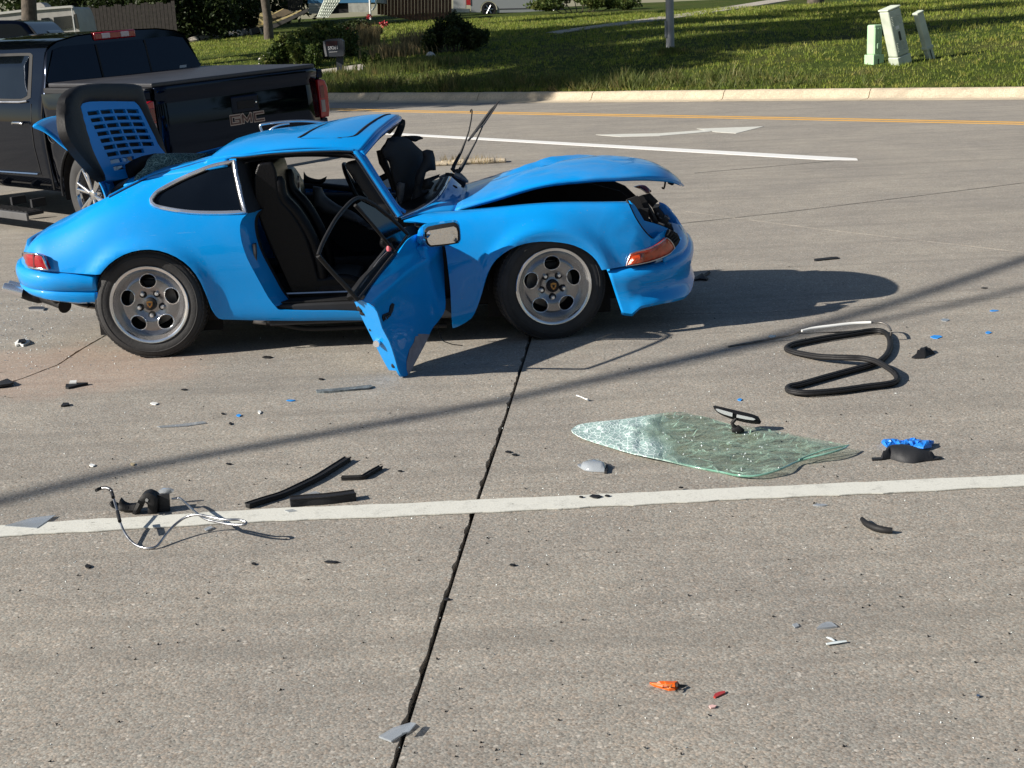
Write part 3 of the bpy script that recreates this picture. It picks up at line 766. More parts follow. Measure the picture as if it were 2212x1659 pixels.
# sliding roof panel with its open joints
RB = BVHTree.FromPolygons([Vector(p) for r_ in rows for p in r_], [(a*(NXR+1)+b, a*(NXR+1)+b+1, (a+1)*(NXR+1)+b+1, (a+1)*(NXR+1)+b) for a in range(NYR) for b in range(NXR)])
def roofhit(x, y, up=.0):
    for dy in range(0, 12):
        h = RB.ray_cast(Vector(LO), Vector(tol(ray(x, y+dy))).normalized())
        if h[0] is not None: return np.array(h[0])+np.array([0, 0, up])
    return None
cr0 = lambda x, y: ((600+x/2.949)/1.8228, (250+y/2.949)/1.8228)
def roofline(pts, r, nm, mt, up=.009):
    P = [roofhit(*p, up) for p in pts]; P = [p for p in P if p is not None]
    P = catmull(P, 5, False, 90); rr = np.interp(np.linspace(0, 1, len(P)), np.linspace(0, 1, len(r)), r)
    return MB().tube(P, list(rr), 8, flat=.5).build(nm, mt, car, smooth=60)
roofline([cr0(1700, 882), cr0(1760, 850), cr0(1850, 795), cr0(1950, 745), cr0(2060, 700), cr0(2160, 672)], [.011, .012, .009, .005, .003], 'sunroof_joint', M_rub)
roofline([cr0(1730, 888), cr0(1900, 886), cr0(2200, 886), c2(40, 275), c2(100, 270)], [.003, .003, .0035, .004], 'sunroof_joint', M_rub)
roofline([c2(92, 272), c2(135, 262), c2(165, 238), c2(205, 205), c2(255, 172), c2(300, 150), c2(325, 141)], [.004, .009, .010, .010, .010, .009], 'sunroof_joint', M_rub)
# wind deflector hoop beyond the roof
hp = [cl(*c3(x, y), .52) for x, y in [(1640, 838), (1618, 785), (1640, 772), (1750, 758), (1880, 752), (2010, 760), (2080, 770)]]
MB().tube(catmull(hp, 4, False, 90), .008, 8).build('roof_hoop', M_brushed, car, smooth=60)
hp = [cl(*c3(x, y), .50) for x, y in [(1668, 830), (1690, 800), (1740, 778), (1800, 768)]]
MB().tube(catmull(hp, 4, False, 90), .006, 8).build('roof_hoop', M_brushed, car, smooth=60)
# strip beside the rear window down to the engine lid
cs = []
for i in range(25):
    x = -.14+.62*i/24; a = [SR(x, v)[0] for v in np.linspace(7.6, 8.35, 4)]; cs.append(a)
for mir in (1, -1):
    MB().grid([[p*np.array([1, mir, 1]) for p in r_] for r_ in cs]).build('rear_window_surround', M_blue, car, smooth=60, thick=.01)
# windscreen pillars
def pillar(pts, ys, r1, mt, name, par=car, n=8, flat=.6):
    P = [cl(*p, y) for p, y in zip(pts, ys)]
    return MB().tube(catmull(P, 4, False, 90), r1, n, flat=flat).build(name, mt, par, smooth=60)
pp = [c6(1130, 92), c6(1200, 122), c6(1262, 200), c6(1360, 350), c6(1460, 500), c6(1560, 650), c6(1605, 715)]
py_ = [-.55, -.565, -.58, -.605, -.635, -.665, -.68]
pillar(pp, py_, .026, M_blue, 'windscreen_pillar')
pillar([c6(1240, 110), c6(1300, 200), c6(1390, 345), c6(1490, 495), c6(1580, 625), c6(1650, 675)], [-.54, -.56, -.585, -.61, -.63, -.62], .013, M_blue, 'windscreen_pillar')
pillar([(a-6, b+3) for a, b in pp[1:]], [y-.02 for y in py_[1:]], .008, M_chrome, 'pillar_trim')
pillar([(a-9, b+5) for a, b in pp[1:]], [y+.0 for y in py_[1:]], .009, M_rub, 'pillar_seal')
pillar([c6(60, 190), c6(300, 155), c6(600, 135), c6(900, 130), c6(1120, 140), c6(1190, 175)], [-.575]*5+[-.58], .011, M_rub, 'door_opening_seal')
# header under the roof edge
hd = [rows[j, -1]-np.array([.0, 0, .016]) for j in range(0, NYR+1, 2)]
MB().tube(hd, .019, 8).build('windscreen_header', M_blue, car, smooth=60)
MB().tube([p-np.array([.012, 0, .022]) for p in hd], .014, 8).build('header_seal', M_rub, car, smooth=60)
# far pillar, cut and bent
fp = [rows[-1, -1], rows[-1, -1]+np.array([.03, 0, -.05])]
fpx = [c7(262, 300), c7(272, 350), c7(250, 430), c7(205, 520), c7(130, 600), c7(60, 680), c7(20, 760), c7(40, 870), c7(90, 980), c7(150, 1090), c7(210, 1200)]
P = [rows[-1, -1]]+[cl(*p, .56-.0*i) for i, p in enumerate(fpx)]
MB().tube(catmull(P, 3, False, 90), .026, 8, flat=.6).build('far_windscreen_pillar', M_rub, car, smooth=60)

# front fender
fend = [(978, 709)]+[c2(*p) for p in [(662, 1250), (655, 1100), (642, 980), (628, 870), (600, 790), (555, 735), (400, 716), (480, 690), (545, 671), (680, 664), (900, 640), (1200, 617), (1450, 604), (1620, 600)]]
fend += [c8(*p) for p in [(742, 375), (775, 455), (830, 570), (900, 680), (970, 765), (1015, 800), (1045, 800), (1110, 740), (1180, 700), (1170, 790), (1090, 860), (960, 915), (820, 945), (775, 965), (722, 1100), (600, 1122), (470, 1143)]]
fend += [c2(*p) for p in [(1478, 985), (1450, 935), (1400, 888), (1330, 853), (1250, 836), (1150, 831), (1060, 843), (980, 873), (910, 923), (872, 972), (845, 1040), (825, 1115), (800, 1190), (768, 1250), (700, 1292)]]
fuv = trace(SF, fend, 2)
panel('front_fender', SF, fuv, M_blue, car, step=.028)
panel('front_fender', SF, fuv, M_blue, car, step=.05, mirror=True)
# ---- door jamb, sill, inner structure
iq = len(arch)+1+4+1+1+len(top)
juv = trace(SR, jamb[2:], 3, closed=False)
P = [SR(u, v)[0] for u, v in juv]
m = MB(); m.grid([[p+np.array([-.004, .004, 0]), p+np.array([.028, .05, 0]), p+np.array([.062, .13, .006])] for p in P]); m.build('door_jamb', M_blue, car, smooth=50)
m = MB(); m.grid([[p+np.array([.062, .13, .006]), p+np.array([.075, .16, 0]), p+np.array([.02, .30, 0])] for p in P]); m.build('inner_pillar', M_trim, car, smooth=50)
juv2 = trace(SR, jamb[:3], 3, closed=False); P2 = [SR(u, v)[0] for u, v in juv2]
m = MB(); m.grid([[p+np.array([0, .006, 0]), p+np.array([.03, .05, 0]), p+np.array([.05, .14, 0]), p+np.array([-.15, .16, 0])] for p in P2]); m.build('inner_pillar', M_trim, car, smooth=50)
a = SR(*juv[len(juv)//2])[0]
MB().box((a[0]+.032, a[1]+.055, a[2]-.06), (a[0]+.05, a[1]+.10, a[2]+.05)).build('door_striker', M_steel, car, bevel=.006)
m = MB(); m.box((.66, -.775, .15), (1.72, -.60, .272)); m.build('sill_box', M_trim, car, bevel=.012)
m = MB(); m.box((.70, -.75, .272), (1.66, -.63, .284)); m.build('sill_plate', M_rub, car, bevel=.004)
m = MB(); m.tube([(.71, -.615, .305), (1.14, -.615, .30), (1.6, -.615, .295)], .008, 6); m.build('sill_strip', M_brushed, car)
MB().box((1.52, -.735, .14), (1.76, -.55, .715)).build('hinge_pillar', M_dark, car, bevel=.02)
m = MB(); m.box((-.30, -.54, .17), (2.75, .54, .34)); m.build('underbody', M_dark, car, bevel=.03)
m = MB(); m.box((.05, -.66, .18), (1.75, .66, .235)); m.build('floor', M_carpet, car)
m = MB(); m.box((.35, -.08, .235), (1.6, .08, .40)); m.build('tunnel', M_carpet, car, bevel=.03)
m = MB(); m.box((-.22, -.60, .235), (.42, .60, .74)); m.box((-.30, -.54, .3), (-.20, .54, .86)); m.build('rear_bulkhead', M_dark, car, bevel=.02)
m = MB(); m.box((1.66, -.66, .22), (1.72, .66, .68)); m.build('firewall', M_dark, car)
m = MB(); m.prism([(1.30, .56), (1.34, .70), (1.46, .735), (1.64, .72), (1.66, .5), (1.42, .46)], -.62, .62, 'y'); m.build('dashboard', M_leather, car, bevel=.02, smooth=40)
m = MB(); m.box((1.75, -.56, .33), (2.98, .56, .38)); m.box((1.75, -.585, .35), (2.86, -.565, .70)); m.prism([(1.75, .35), (2.98, .35), (2.98, .56), (2.84, .70), (2.70, .765), (2.2, .77), (1.75, .74)], .565, .585, 'y'); m.prism([(1.75, .74), (2.2, .76), (2.6, .755), (2.78, .70), (2.9, .6), (2.2, .55)], .30, .32, 'y'); m.box((2.86, -.5, .3), (2.90, .5, .56)); m.build('trunk_liner', M_dark, car)
m = MB(); m.box((-.68, -.52, .3), (-.22, .52, .55)); m.build('engine', M_steel, car, bevel=.03)
m = MB()
for k in range(5): m.box((-.62+.07*k, -.3, .55), (-.58+.07*k, .3, .62+.02*(k % 2)))
m.build('engine_fan_shroud', M_trim, car, bevel=.005)
# headliner and far side trim
hl = [[p-np.array([.02, 0, .045]) for p in row] for row in rows]
MB().grid(hl).build('headliner', M_dark, car, smooth=60)
fdoor = trace(SR, [c6(130, 735), c6(110, 800), c6(115, 900), c6(175, 1110), c6(300, 1345), c6(440, 1560), c6(1180, 1600)], 1)
dv = [(1.345, 1.2), (1.345, 5.7), (1.0, 5.6), (.60, 5.7)]+[(a, b) for a, b in fdoor][1:]
panel('far_door', SR, dv, M_blue, car, step=.05, mirror=True)
panel('far_door', SF, [(1.35, 1.2), (1.35, 5.6), (1.62, 5.6), (1.66, 3), (1.66, 1.2)], M_blue, car, step=.05, mirror=True)
m = MB(); m.prism([(.62, .24), (.60, .60), (.66, .745), (1.55, .70), (1.6, .3)], .60, .70, 'y'); m.build('far_door_trim', M_trim, car, bevel=.03, smooth=40)
m = MB(); m.tube([cl(*c6(700, 430), .70), cl(*c6(900, 432), .70), cl(*c6(1250, 470), .70), cl(*c6(1480, 560), .68)], .02, 8); m.build('far_window_rail', M_rub, car, smooth=60)
def cslab(name, pts, cv, y, mt, **k):
    yf = y if callable(y) else (lambda a, b: y)
    return slab(name, [cv(*p) for p in pts], lambda a, b: cl(a, b, yf(a, b)), mt, k.pop('parent', car), **k)
cslab('side_airbag', [(785, 435), (865, 450), (905, 530), (1030, 620), (1180, 690), (1380, 860), (1330, 838), (1200, 790), (1000, 712), (880, 690), (830, 640), (785, 632)], c6, .30, M_grey, thick=.03, bulge=.04, step=6)
cslab('belt_buckle', [(640, 335), (662, 335), (670, 480), (698, 515), (692, 555), (600, 552), (632, 510), (648, 480)], c6, -.02, M_brushed, thick=.012, bulge=.01, step=5, k=2)
cslab('torn_trim', [(700, 300), (735, 345), (840, 372), (916, 343), (900, 392), (860, 415), (700, 405)], c6, .45, M_rub, thick=.02, bulge=.02, step=5)
cslab('sun_visor', [(1085, 238), (1112, 208), (1190, 188), (1262, 262), (1400, 470), (1580, 705), (1510, 690), (1380, 640), (1150, 330)], c6, -.42, M_trim, thick=.018, bulge=.012, step=8)
# steering wheel
sw = empty('steering_wheel', (0, 0, 0)); sw.parent = car
cx, cz = cl(762, 405, .36)[[0, 2]]
Ms = Matrix.Translation((cx+.03, .36, cz-.02)) @ Matrix.Rotation(R(-24), 4, 'Y')
m = MB(); m.tube([(0, .185*math.cos(t), .185*math.sin(t)) for t in np.linspace(0, 2*math.pi, 41)[:-1]], .014, 8, closed=True, M=Ms); m.build('rim', M_leather, sw, smooth=60)
m = MB(); m.lathe([(.0, -.03), (.05, -.02), (.055, .03), (.0, .03)], 20, 'x', Ms)
for t in (0, 2.1, 4.2): m.tube([(0, 0, 0), (0, .18*math.cos(t), .18*math.sin(t))], .012, 6, M=Ms)
m.tube([(0, 0, 0), (.35, 0, 0)], .02, 8, M=Ms); m.build('hub', M_rub, sw, smooth=50)
# seats: a high bolstered back and cushion
def seat(y0, nm, pts, cv, yy):
    prof_ = [cl(*cv(*p), yy)[[0, 2]] for p in pts]
    prof_ = catmull(prof_, 3, True, 45)
    r = empty(nm); r.parent = car
    m = MB(); m.prism(prof_, y0-.235, y0+.235, 'y'); m.build('seat_shell', M_leather, r, bevel=.05, smooth=60)
    return r
s1 = seat(-.37, 'front_seat', [(300, 205), (430, 190), (470, 290), (500, 520), (600, 640), (720, 830), (800, 1040), (860, 1270), (1050, 1255), (1200, 1270), (1235, 1320), (1230, 1440), (900, 1465), (620, 1440), (480, 1130), (340, 800), (268, 560), (262, 330)], c6, -.5)
s2 = seat(.36, 'front_seat', [(490, 300), (560, 290), (640, 420), (700, 640), (830, 850), (1000, 1060), (1180, 1110), (1340, 1100), (1360, 1250), (1000, 1300), (800, 1250), (560, 800), (470, 560)], c6, .3)
for y0 in (-.57, -.17):   # bolsters and headrest shoulders on the near seat
    P = [cl(*c6(*p), -.5) for p in [(470, 330), (500, 520), (640, 680), (770, 900), (850, 1130), (880, 1290)]]
    P = [np.array([p[0]+.01, y0, p[2]]) for p in P]; MB().tube(catmull(P, 4, False, 90), [.02]+[.035]*19+[.03], 10).build('bolster', M_leather, s1, smooth=60)
P = [cl(*c6(*p), -.5) for p in [(880, 1300), (1000, 1262), (1130, 1262), (1215, 1300), (1225, 1400)]]
MB().tube(catmull([np.array([p[0], -.575, p[2]-.01]) for p in P], 4, False, 90), .03, 10).build('bolster', M_leather, s1, smooth=60)
cslab('seat_cushion', [(805, 1390), (900, 1350), (1150, 1335), (1260, 1345), (1240, 1440), (1150, 1470), (880, 1468), (825, 1440)], c6, -.60, M_carpet, thick=.03, bulge=.015, step=8, parent=s1)

# wheels
def wheel(name, hub, steer=0, flip=False, rimdark=False):
    w_ = empty(name, hub, 0); w_.parent = car; w_.rotation_euler = (0, 0, R(steer)+(math.pi if flip else 0))
    # outer face towards -y
    tp = [(.205, .10), (.222, .102), (.255, .108), (.285, .104), (.303, .09), (.3125, .072), (.3165, .05), (.317, 0), (.3165, -.05), (.3125, -.072), (.303, -.09), (.285, -.104), (.255, -.108), (.232, -.104), (.222, -.099), (.210, -.094)]
    m = MB(); m.lathe(tp, 72); m.build('tyre', M_tyre, w_, smooth=50)
    ty = w_.children[-1] if w_.children else None
    m = MB()
    for k in range(72):   # tread blocks
        q = 2*math.pi*k/72; Mk = Matrix.Rotation(q, 4, 'Y')
        for yy in (-.082, -.048, -.016, .016, .048, .082):
            rr = .313 if abs(yy) < .06 else .303
            s_ = .006 if yy > 0 else -.004
            m.add([(rr-.004, yy-.013, s_-.0115), (rr-.004, yy+.013, s_-.0115), (rr-.004, yy+.013, s_+.0115), (rr-.004, yy-.013, s_+.0115), (rr+.0065-(.003 if abs(yy) > .06 else 0), yy-.012, s_-.0105), (rr+.0065-(.006 if abs(yy) > .06 else 0), yy+.012, s_-.0105), (rr+.0065-(.006 if abs(yy) > .06 else 0), yy+.012, s_+.0105), (rr+.0065-(.003 if abs(yy) > .06 else 0), yy-.012, s_+.0105)],
                  [(4, 5, 6, 7), (0, 1, 5, 4), (1, 2, 6, 5), (2, 3, 7, 6), (3, 0, 4, 7)], Mk)
    tb = m.build('tread', M_tyre, ty); tb['kind'] = 'stuff'
    MB().lathe([(.268, -.1085), (.271, -.110), (.274, -.1085)], 72).build('sidewall_ring', M_tyre, ty, smooth=50)
    # rim barrel and polished lip
    m = MB(); m.lathe([(.208, .09), (.20, .085), (.195, .0), (.193, -.045), (.199, -.07), (.203, -.092), (.212, -.096), (.220, -.099), (.2235, -.105), (.220, -.109), (.213, -.1085), (.205, -.104), (.198, -.086), (.1935, -.066), (.186, -.052)], 72)
    m.build('rim', M_alu, w_, smooth=35)
    # dished face with five round openings
    def zf(r): return -.052-.022*max(0, min(1, (r-.05)/.05))*(1-max(0, min(1, (r-.15)/.04)))-.012*(1-max(0, min(1, (r-.03)/.03)))
    circ = [(.19*math.cos(t), .19*math.sin(t)) for t in np.linspace(0, 2*math.pi, 97)[:-1]]
    hs = []
    for k in range(5):
        q = R(90+72*k)
        hs.append([((.131+.040*math.cos(t))*math.cos(q)-.047*math.sin(t)*math.sin(q), (.131+.040*math.cos(t))*math.sin(q)+.047*math.sin(t)*math.cos(q)) for t in np.linspace(0, 2*math.pi, 33)[:-1]])
    nv, T, lo = tri2d(circ, hs, .011)
    m = MB(); n = len(nv)
    m.v = [(x, zf(math.hypot(x, z)), z) for x, z in nv]+[(x, zf(math.hypot(x, z))+.022, z) for x, z in nv]; m.f = list(T)+[tuple(i+n for i in f[::-1]) for f in T]
    for l in lo[1:]:
        for a, b in zip(l, l[1:]+l[:1]): m.f.append((a, b, b+n, a+n))
    fc = m.build('wheel_face', M_face, w_, smooth=45)
    for h in hs:
        P = [(x*1.0, zf(math.hypot(x, z))-.001, z) for x, z in h]; MB().tube(P, .0035, 6, closed=True).build('opening_bead', M_alu, fc, smooth=60)
    for k in range(5):
        q = R(126+72*k); c = Vector((.068*math.cos(q), 0, .068*math.sin(q))); z0 = zf(.068)
        Mk = Matrix.Translation(c+Vector((0, z0, 0)))
        MB().lathe([(.0, -.004), (.021, -.004), (.0225, .01)], 20, 'y', Mk).build('lug_recess', M_dark, fc, smooth=40)
        MB().lathe([(.0, -.020), (.008, -.019), (.0115, -.014), (.013, -.002)], 12, 'y', Mk).build('lug_nut', M_bright, fc, smooth=40)
    cap = MB().lathe([(0, -.092), (.030, -.090), (.036, -.084), (.037, -.05)], 32).build('centre_cap', M_rub, fc, smooth=50)
    # brake disc and dark inside
    MB().lathe([(.0, .0), (.135, .0), (.14, .01), (.0, .012)], 40).build('brake_disc', M_steel, w_, smooth=40)
    MB().lathe([(.0, .03), (.195, .03)], 40).build('wheel_back', M_dark, w_)
    m = MB(); m.prism([(-.035, .09), (.035, .09), (.05, .13), (-.05, .13)], -.03, .03, 'y'); m.build('caliper', M_rub, w_, bevel=.008)
    # crest on the cap
    crest = [(-.017, .016), (-.010, .018), (0, .021), (.010, .018), (.017, .016), (.016, 0), (.011, -.012), (0, -.021), (-.011, -.012), (-.016, 0)]
    MB().prism(crest, -.0935, -.0915, 'y').build('crest', M_gold, fc)
    MB().prism([(x*.45, z*.45) for x, z in crest], -.0945, -.093, 'y').build('crest_shield', M_rub, fc)
    m = MB()
    for sx in (-1, 1):
        for sz in (-1, 1):
            for q in range(2): m.box((sx*.009-.0045, -.0942, sz*.009-.004+q*.004), (sx*.009+.0045, -.0934, sz*.009-.002+q*.004))
    m.build('crest_bars', M_redd, fc)
    return w_
M_gold = mat('dull gold', (.38, .22, .07), .35, .9)
wheel('wheel', (0, -.70, .312)); wheel('wheel', (2.27, -.685, .308), 12)
wheel('wheel', (0, .715, .312), 0, True); wheel('wheel', (2.27, .715, .312), 17, True)
for x, rr in ((0, .352), (2.27, .350)):   # dark wheel housings
    for s in (-1, 1):
        m = MB(); P = []
        for t in np.linspace(-.02, math.pi+.02, 26): P.append([(x+rr*math.cos(t), s*.79, .31+rr*math.sin(t)), (x+rr*math.cos(t)*1.02, s*.74, .31+rr*math.sin(t)*1.02), (x+rr*math.cos(t)*1.02, s*.55, .31+rr*math.sin(t)*1.02)])
        m.grid(P); m.add([(x-.36, s*.56, .1), (x+.36, s*.56, .1), (x+.36, s*.56, .66), (x-.36, s*.56, .66)], [(0, 1, 2, 3)])
        m.build('wheel_housing', M_dark, car, smooth=50)

# rear bumper and fascia
def sweep(plan, rowsf, name, mt, n=60, par=None, half=False, thick=.012):
    pl = catmull(plan, 6, False, 90); pl = pl+[np.array([p[0], -p[1]]) for p in pl[::-1][1:]] if not half else pl
    pl = np.array(pl); d = np.concatenate([[0], np.cumsum(np.linalg.norm(np.diff(pl, axis=0), axis=1))]); s = d/d[-1]
    T = np.gradient(pl, axis=0); T /= np.linalg.norm(T, axis=1)[:, None]; N = np.stack([T[:, 1], -T[:, 0]], 1)
    if (N[0]@np.array([0, -1])) < 0: N = -N
    G_ = []
    for i in range(len(pl)):
        t = min(s[i], 1-s[i])*2 if not half else s[i]
        G_.append([(pl[i][0]+N[i][0]*o_+dx, pl[i][1]+N[i][1]*o_, z) for o_, z, dx in rowsf(t)])
    return MB().grid(G_).build(name, mt, par or car, smooth=42, thick=thick)
lerp = lambda a, b, t: a+(b-a)*max(0, min(1, t))
RP = [(-.285, -.79), (-.42, -.795), (-.56, -.775), (-.68, -.705), (-.77, -.58), (-.82, -.42), (-.84, -.2), (-.845, 0)]
def rb(t):
    zt = lerp(.488, .545, t*1.6); zc = lerp(.402, .435, t*1.5); zb = lerp(.338, .425, max(0, t-.1)*1.7)
    return [(-.05, zt+.004, 0), (-.012, zt+.003, 0), (.006, zt-.006, 0), (.016, zt-.03, 0), (.016, (zt+zc)/2, 0), (.008, zc+.012, 0), (-.003, zc+.003, 0), (-.006, zc-.002, 0), (.0, zc-.008, 0), (.002, (zc+zb)/2, 0), (-.006, zb+.008, 0), (-.03, zb-.002, 0), (-.07, zb, 0)]
rbp = sweep(RP, rb, 'rear_bumper', M_blue)
m = MB(); m.add([(-.283, -.803, .487), (-.283, -.80, .345), (-.278, -.70, .345), (-.278, -.70, .48)], [(0, 1, 2, 3)]); m.build('bumper_end', M_blue, car)
def rf(t):
    zt = lerp(.60, .655, t*2); return [(-.085, zt+.006, 0), (-.055, zt, 0), (-.035, .60, 0), (-.018, .56, 0), (-.006, .52, 0), (-.02, .49, 0)]
sweep([(-.60, -.755), (-.68, -.69), (-.765, -.575), (-.815, -.42), (-.835, -.2), (-.84, 0)], rf, 'rear_fascia', M_blue)
def SRF(off):
    def f(a, b):
        u, v = SR.find(a, b); p = SR(u, v)[0]; n = SR.nrm([u], [v])[0]
        if n[1] > 0: n = -n
        return p+n*off
    return f
tl = [ca(*p) for p in [(372, 392), (470, 403), (590, 418), (690, 452), (735, 560), (782, 668), (690, 662), (590, 650), (470, 630), (382, 606), (372, 500)]]
def tlF(off):
    # lamp follows the rounded corner: pushed out past the panel
    f = SRF(off); return lambda a, b: f(a, b)
def planF(plan, off=0):
    pl = np.array(catmull(plan, 8, False, 90))
    def f(a, b):
        y = -.7
        for _ in range(12):
            p = cl(a, b, y); k = np.interp(p[0], pl[::-1, 0], pl[::-1, 1]) if pl[0, 0] > pl[-1, 0] else np.interp(p[0], pl[:, 0], pl[:, 1])
            y = .5*y+.5*(k-off)
        return cl(a, b, y)
    return f
TP = [(-.45, -.795), (-.56, -.775), (-.66, -.715), (-.71, -.63), (-.735, -.5)]
lm = slab('tail_lamp', tl, planF(TP, .014), M_red, car, thick=.03, bulge=.008, step=5, k=2)
lf = planF(TP, .016)
fr = MB().tube([lf(*p) for p in catmull(tl, 2, True)], .006, 6, closed=True).build('lamp_frame', M_chrome, lm, smooth=60)
slab('lamp_divider', [ca(530, 412), ca(556, 414), ca(566, 645), ca(540, 643)], planF(TP, .024), M_redd, lm, thick=.004, step=9, k=1)
# exhaust
ex = empty('exhaust'); ex.parent = car
for dy, off in ((-.40, (0, 0)), (-.26, (80, -38))):
    P = [cl(*ca(x+off[0], y+off[1]), dy) for x, y in [(60, 965), (385, 1045)]]; P = [Vector(p) for p in P]; d = (P[1]-P[0]).normalized()
    M_ = Matrix.Translation(P[0]) @ d.to_track_quat('Z', 'Y').to_matrix().to_4x4(); l = (P[1]-P[0]).length
    MB().lathe([(.022, .02), (.027, 0), (.031, .003), (.031, l), (.0, l)], 28, 'z', M_).build('exhaust_tip', M_bright, ex, smooth=40)
P = [cl(*ca(*p), -.38) for p in [(375, 1050), (500, 1090), (640, 1125), (700, 1130)]]; MB().tube(P, [.034, .036, .036, .03], 14).build('muffler', M_rub, ex, smooth=50)
P = [cl(*ca(*p), y) for p, y in [((660, 1110), -.38), ((780, 1150), -.40), ((920, 1200), -.44), ((1060, 1262), -.50)]]; MB().tube(catmull(P, 4, False, 90), [.03]*12+[.044], 16).build('elbow_pipe', M_rub, ex, smooth=50)
P = [cl(*ca(*p), -.5) for p in [(1130, 1160), (1300, 1225), (1500, 1268), (1660, 1270)]]; MB().tube(catmull(P, 4, False, 90), .028, 10, flat=.5).build('heat_shield', M_steel, car, smooth=50)
P = [cl(*p, -.70) for p in [(545, 694), (600, 700), (665, 710), (767, 707), (860, 705), (965, 703)]]; MB().tube(catmull(P, 4, False, 90), .014, 10).build('oil_line', M_rub, car, smooth=50)
P = [cl(*p, -.74) for p in [(548, 694), (575, 697)]]; MB().tube(P, .015, 8).build('oil_line_end', M_steel, car, smooth=50)
# ---- raised engine lid with whale tail
lid = empty('engine_lid'); lid.parent = car
ep = [(229, 427), (221, 405), (207, 380), (190, 360), (162, 334), (134, 313), (112, 294), (92, 280), (71, 272)]
A_ = [cl(*p, -.40) for p in catmull(ep, 3, False, 90)]
m = MB(); m.grid([[np.array([p[0], yy, p[2]])+np.array([-.02, 0, .02])*(1-(yy/.40)**2) for p in A_] for yy in np.linspace(-.40, .40, 15)]); m.build('lid_skin', M_blue, lid, smooth=50, thick=.012)
MB().tube([p+np.array([.004, 0, -.006]) for p in A_], .007, 6).build('lid_edge', M_blue, lid, smooth=50)
fy = lambda a, b: -.40+(a-174-(b-229)*.36)/126*.75
def tailF(off=0): return lambda a, b: cl(a, b, fy(a, b))+np.array([-.8, 0, -.35])*off
outer = [c3(*p) for p in [(400, 700), (405, 625), (432, 570), (490, 532), (600, 519), (730, 518), (830, 522), (880, 536), (892, 570), (912, 640), (960, 760), (1000, 850), (1036, 950), (1030, 955), (985, 900), (960, 842), (900, 722), (866, 655), (838, 630), (700, 628), (560, 630), (512, 642), (500, 664), (520, 740), (560, 880), (600, 990), (640, 1065), (660, 1122), (648, 1118), (600, 1075), (520, 985), (440, 880), (408, 800)]]
slab('spoiler_lip', outer, tailF(.0), M_rub, lid, thick=.05, bulge=.022, step=6, k=2)
grl = [c3(*p) for p in [(504, 662), (514, 644), (562, 632), (700, 630), (836, 632), (864, 658), (900, 724), (960, 844), (1030, 950), (1000, 962), (900, 1010), (832, 1060), (800, 1104), (730, 1120), (664, 1122), (642, 1062), (600, 988), (560, 878), (520, 738)]]
slots = []
for k in range(9):
    xl = 541+20.2*k; xr = 868+18.5*k; yl = 707+42.8*k; yr = 692+40.5*k
    for q in range(4):
        if k >= 6 and q >= (3 if k == 6 else 2 if k == 7 else 1): continue
        a = (q+.06)/4; b = (q+.94)/4; h = 13
        f = lambda t, d: (xl+(xr-xl)*t+d*.38, yl+(yr-yl)*t+d-8*math.sin(math.pi*t))
        slots.append([c3(*f(a, -h)), c3(*f(b, -h)), c3(*f(b, h)), c3(*f(a, h))])
gp = slab('grille_panel', grl, tailF(0.0), M_blue, lid, thick=.02, holes=[], step=9, k=2)
bpy.data.objects.remove(gp)
pp_ = catmull(grl, 2, True); nv, T, lo = tri2d(pp_, slots, 7); Ft = tailF(0)
P3 = np.array([Ft(a, b) for a, b in nv]); n = len(P3); back = P3+np.array([-.014, .002, -.006])
m = MB(); m.v = [tuple(p) for p in P3]+[tuple(p) for p in back]; m.f = list(T)+[tuple(i+n for i in f[::-1]) for f in T]
for l in lo:
    for a, b in zip(l, l[1:]+l[:1]): m.f.append((a, b, b+n, a+n))
m.build('grille_panel', M_blue2, lid, smooth=30)
# dark box behind the louvres (upper rows only)
bx = [c3(*p) for p in [(515, 665), (858, 655), (900, 730), (1010, 935), (900, 950), (655, 965), (560, 800)]]
slab('grille_box', bx, tailF(.035), M_dark, lid, thick=.02, step=30, k=1)
for p in ((500, 222), (590, 211)):
    q = [c5(p[0]-34, p[1]-4), c5(p[0]+40, p[1]+24), c5(p[0]+84, p[1]+16), c5(p[0]+10, p[1]-10)]
    slab('lid_vent', q, lambda a, b: cl(a, b, -.1)+np.array([0, 0, .0]), M_dark, lid, thick=.006, step=20, k=1)
# hinge and stay
MB().tube([cl(*c5(*p), -.36) for p in [(1030, 925), (1050, 850), (1055, 800)]], .006, 6).build('lid_hinge', M_blue, lid)
MB().tube([cl(*c5(*p), -.36) for p in [(1020, 915), (990, 840), (995, 780), (1030, 790), (1050, 850)]], .005, 6).build('lid_hinge', M_blue, lid)
MB().tube([cl(*c5(*p), -.30) for p in [(1080, 880), (1160, 820), (1260, 770)]], [.012, .018, .02], 8).build('lid_hinge', M_steel, lid)
cslab('rear_shelf', [(1000, 770), (1290, 560), (1500, 502), (1440, 560), (1400, 640), (1320, 700), (1300, 790), (1200, 840), (1080, 900), (1060, 850)], c5, -.1, M_rub, thick=.03, bulge=.02, step=8)
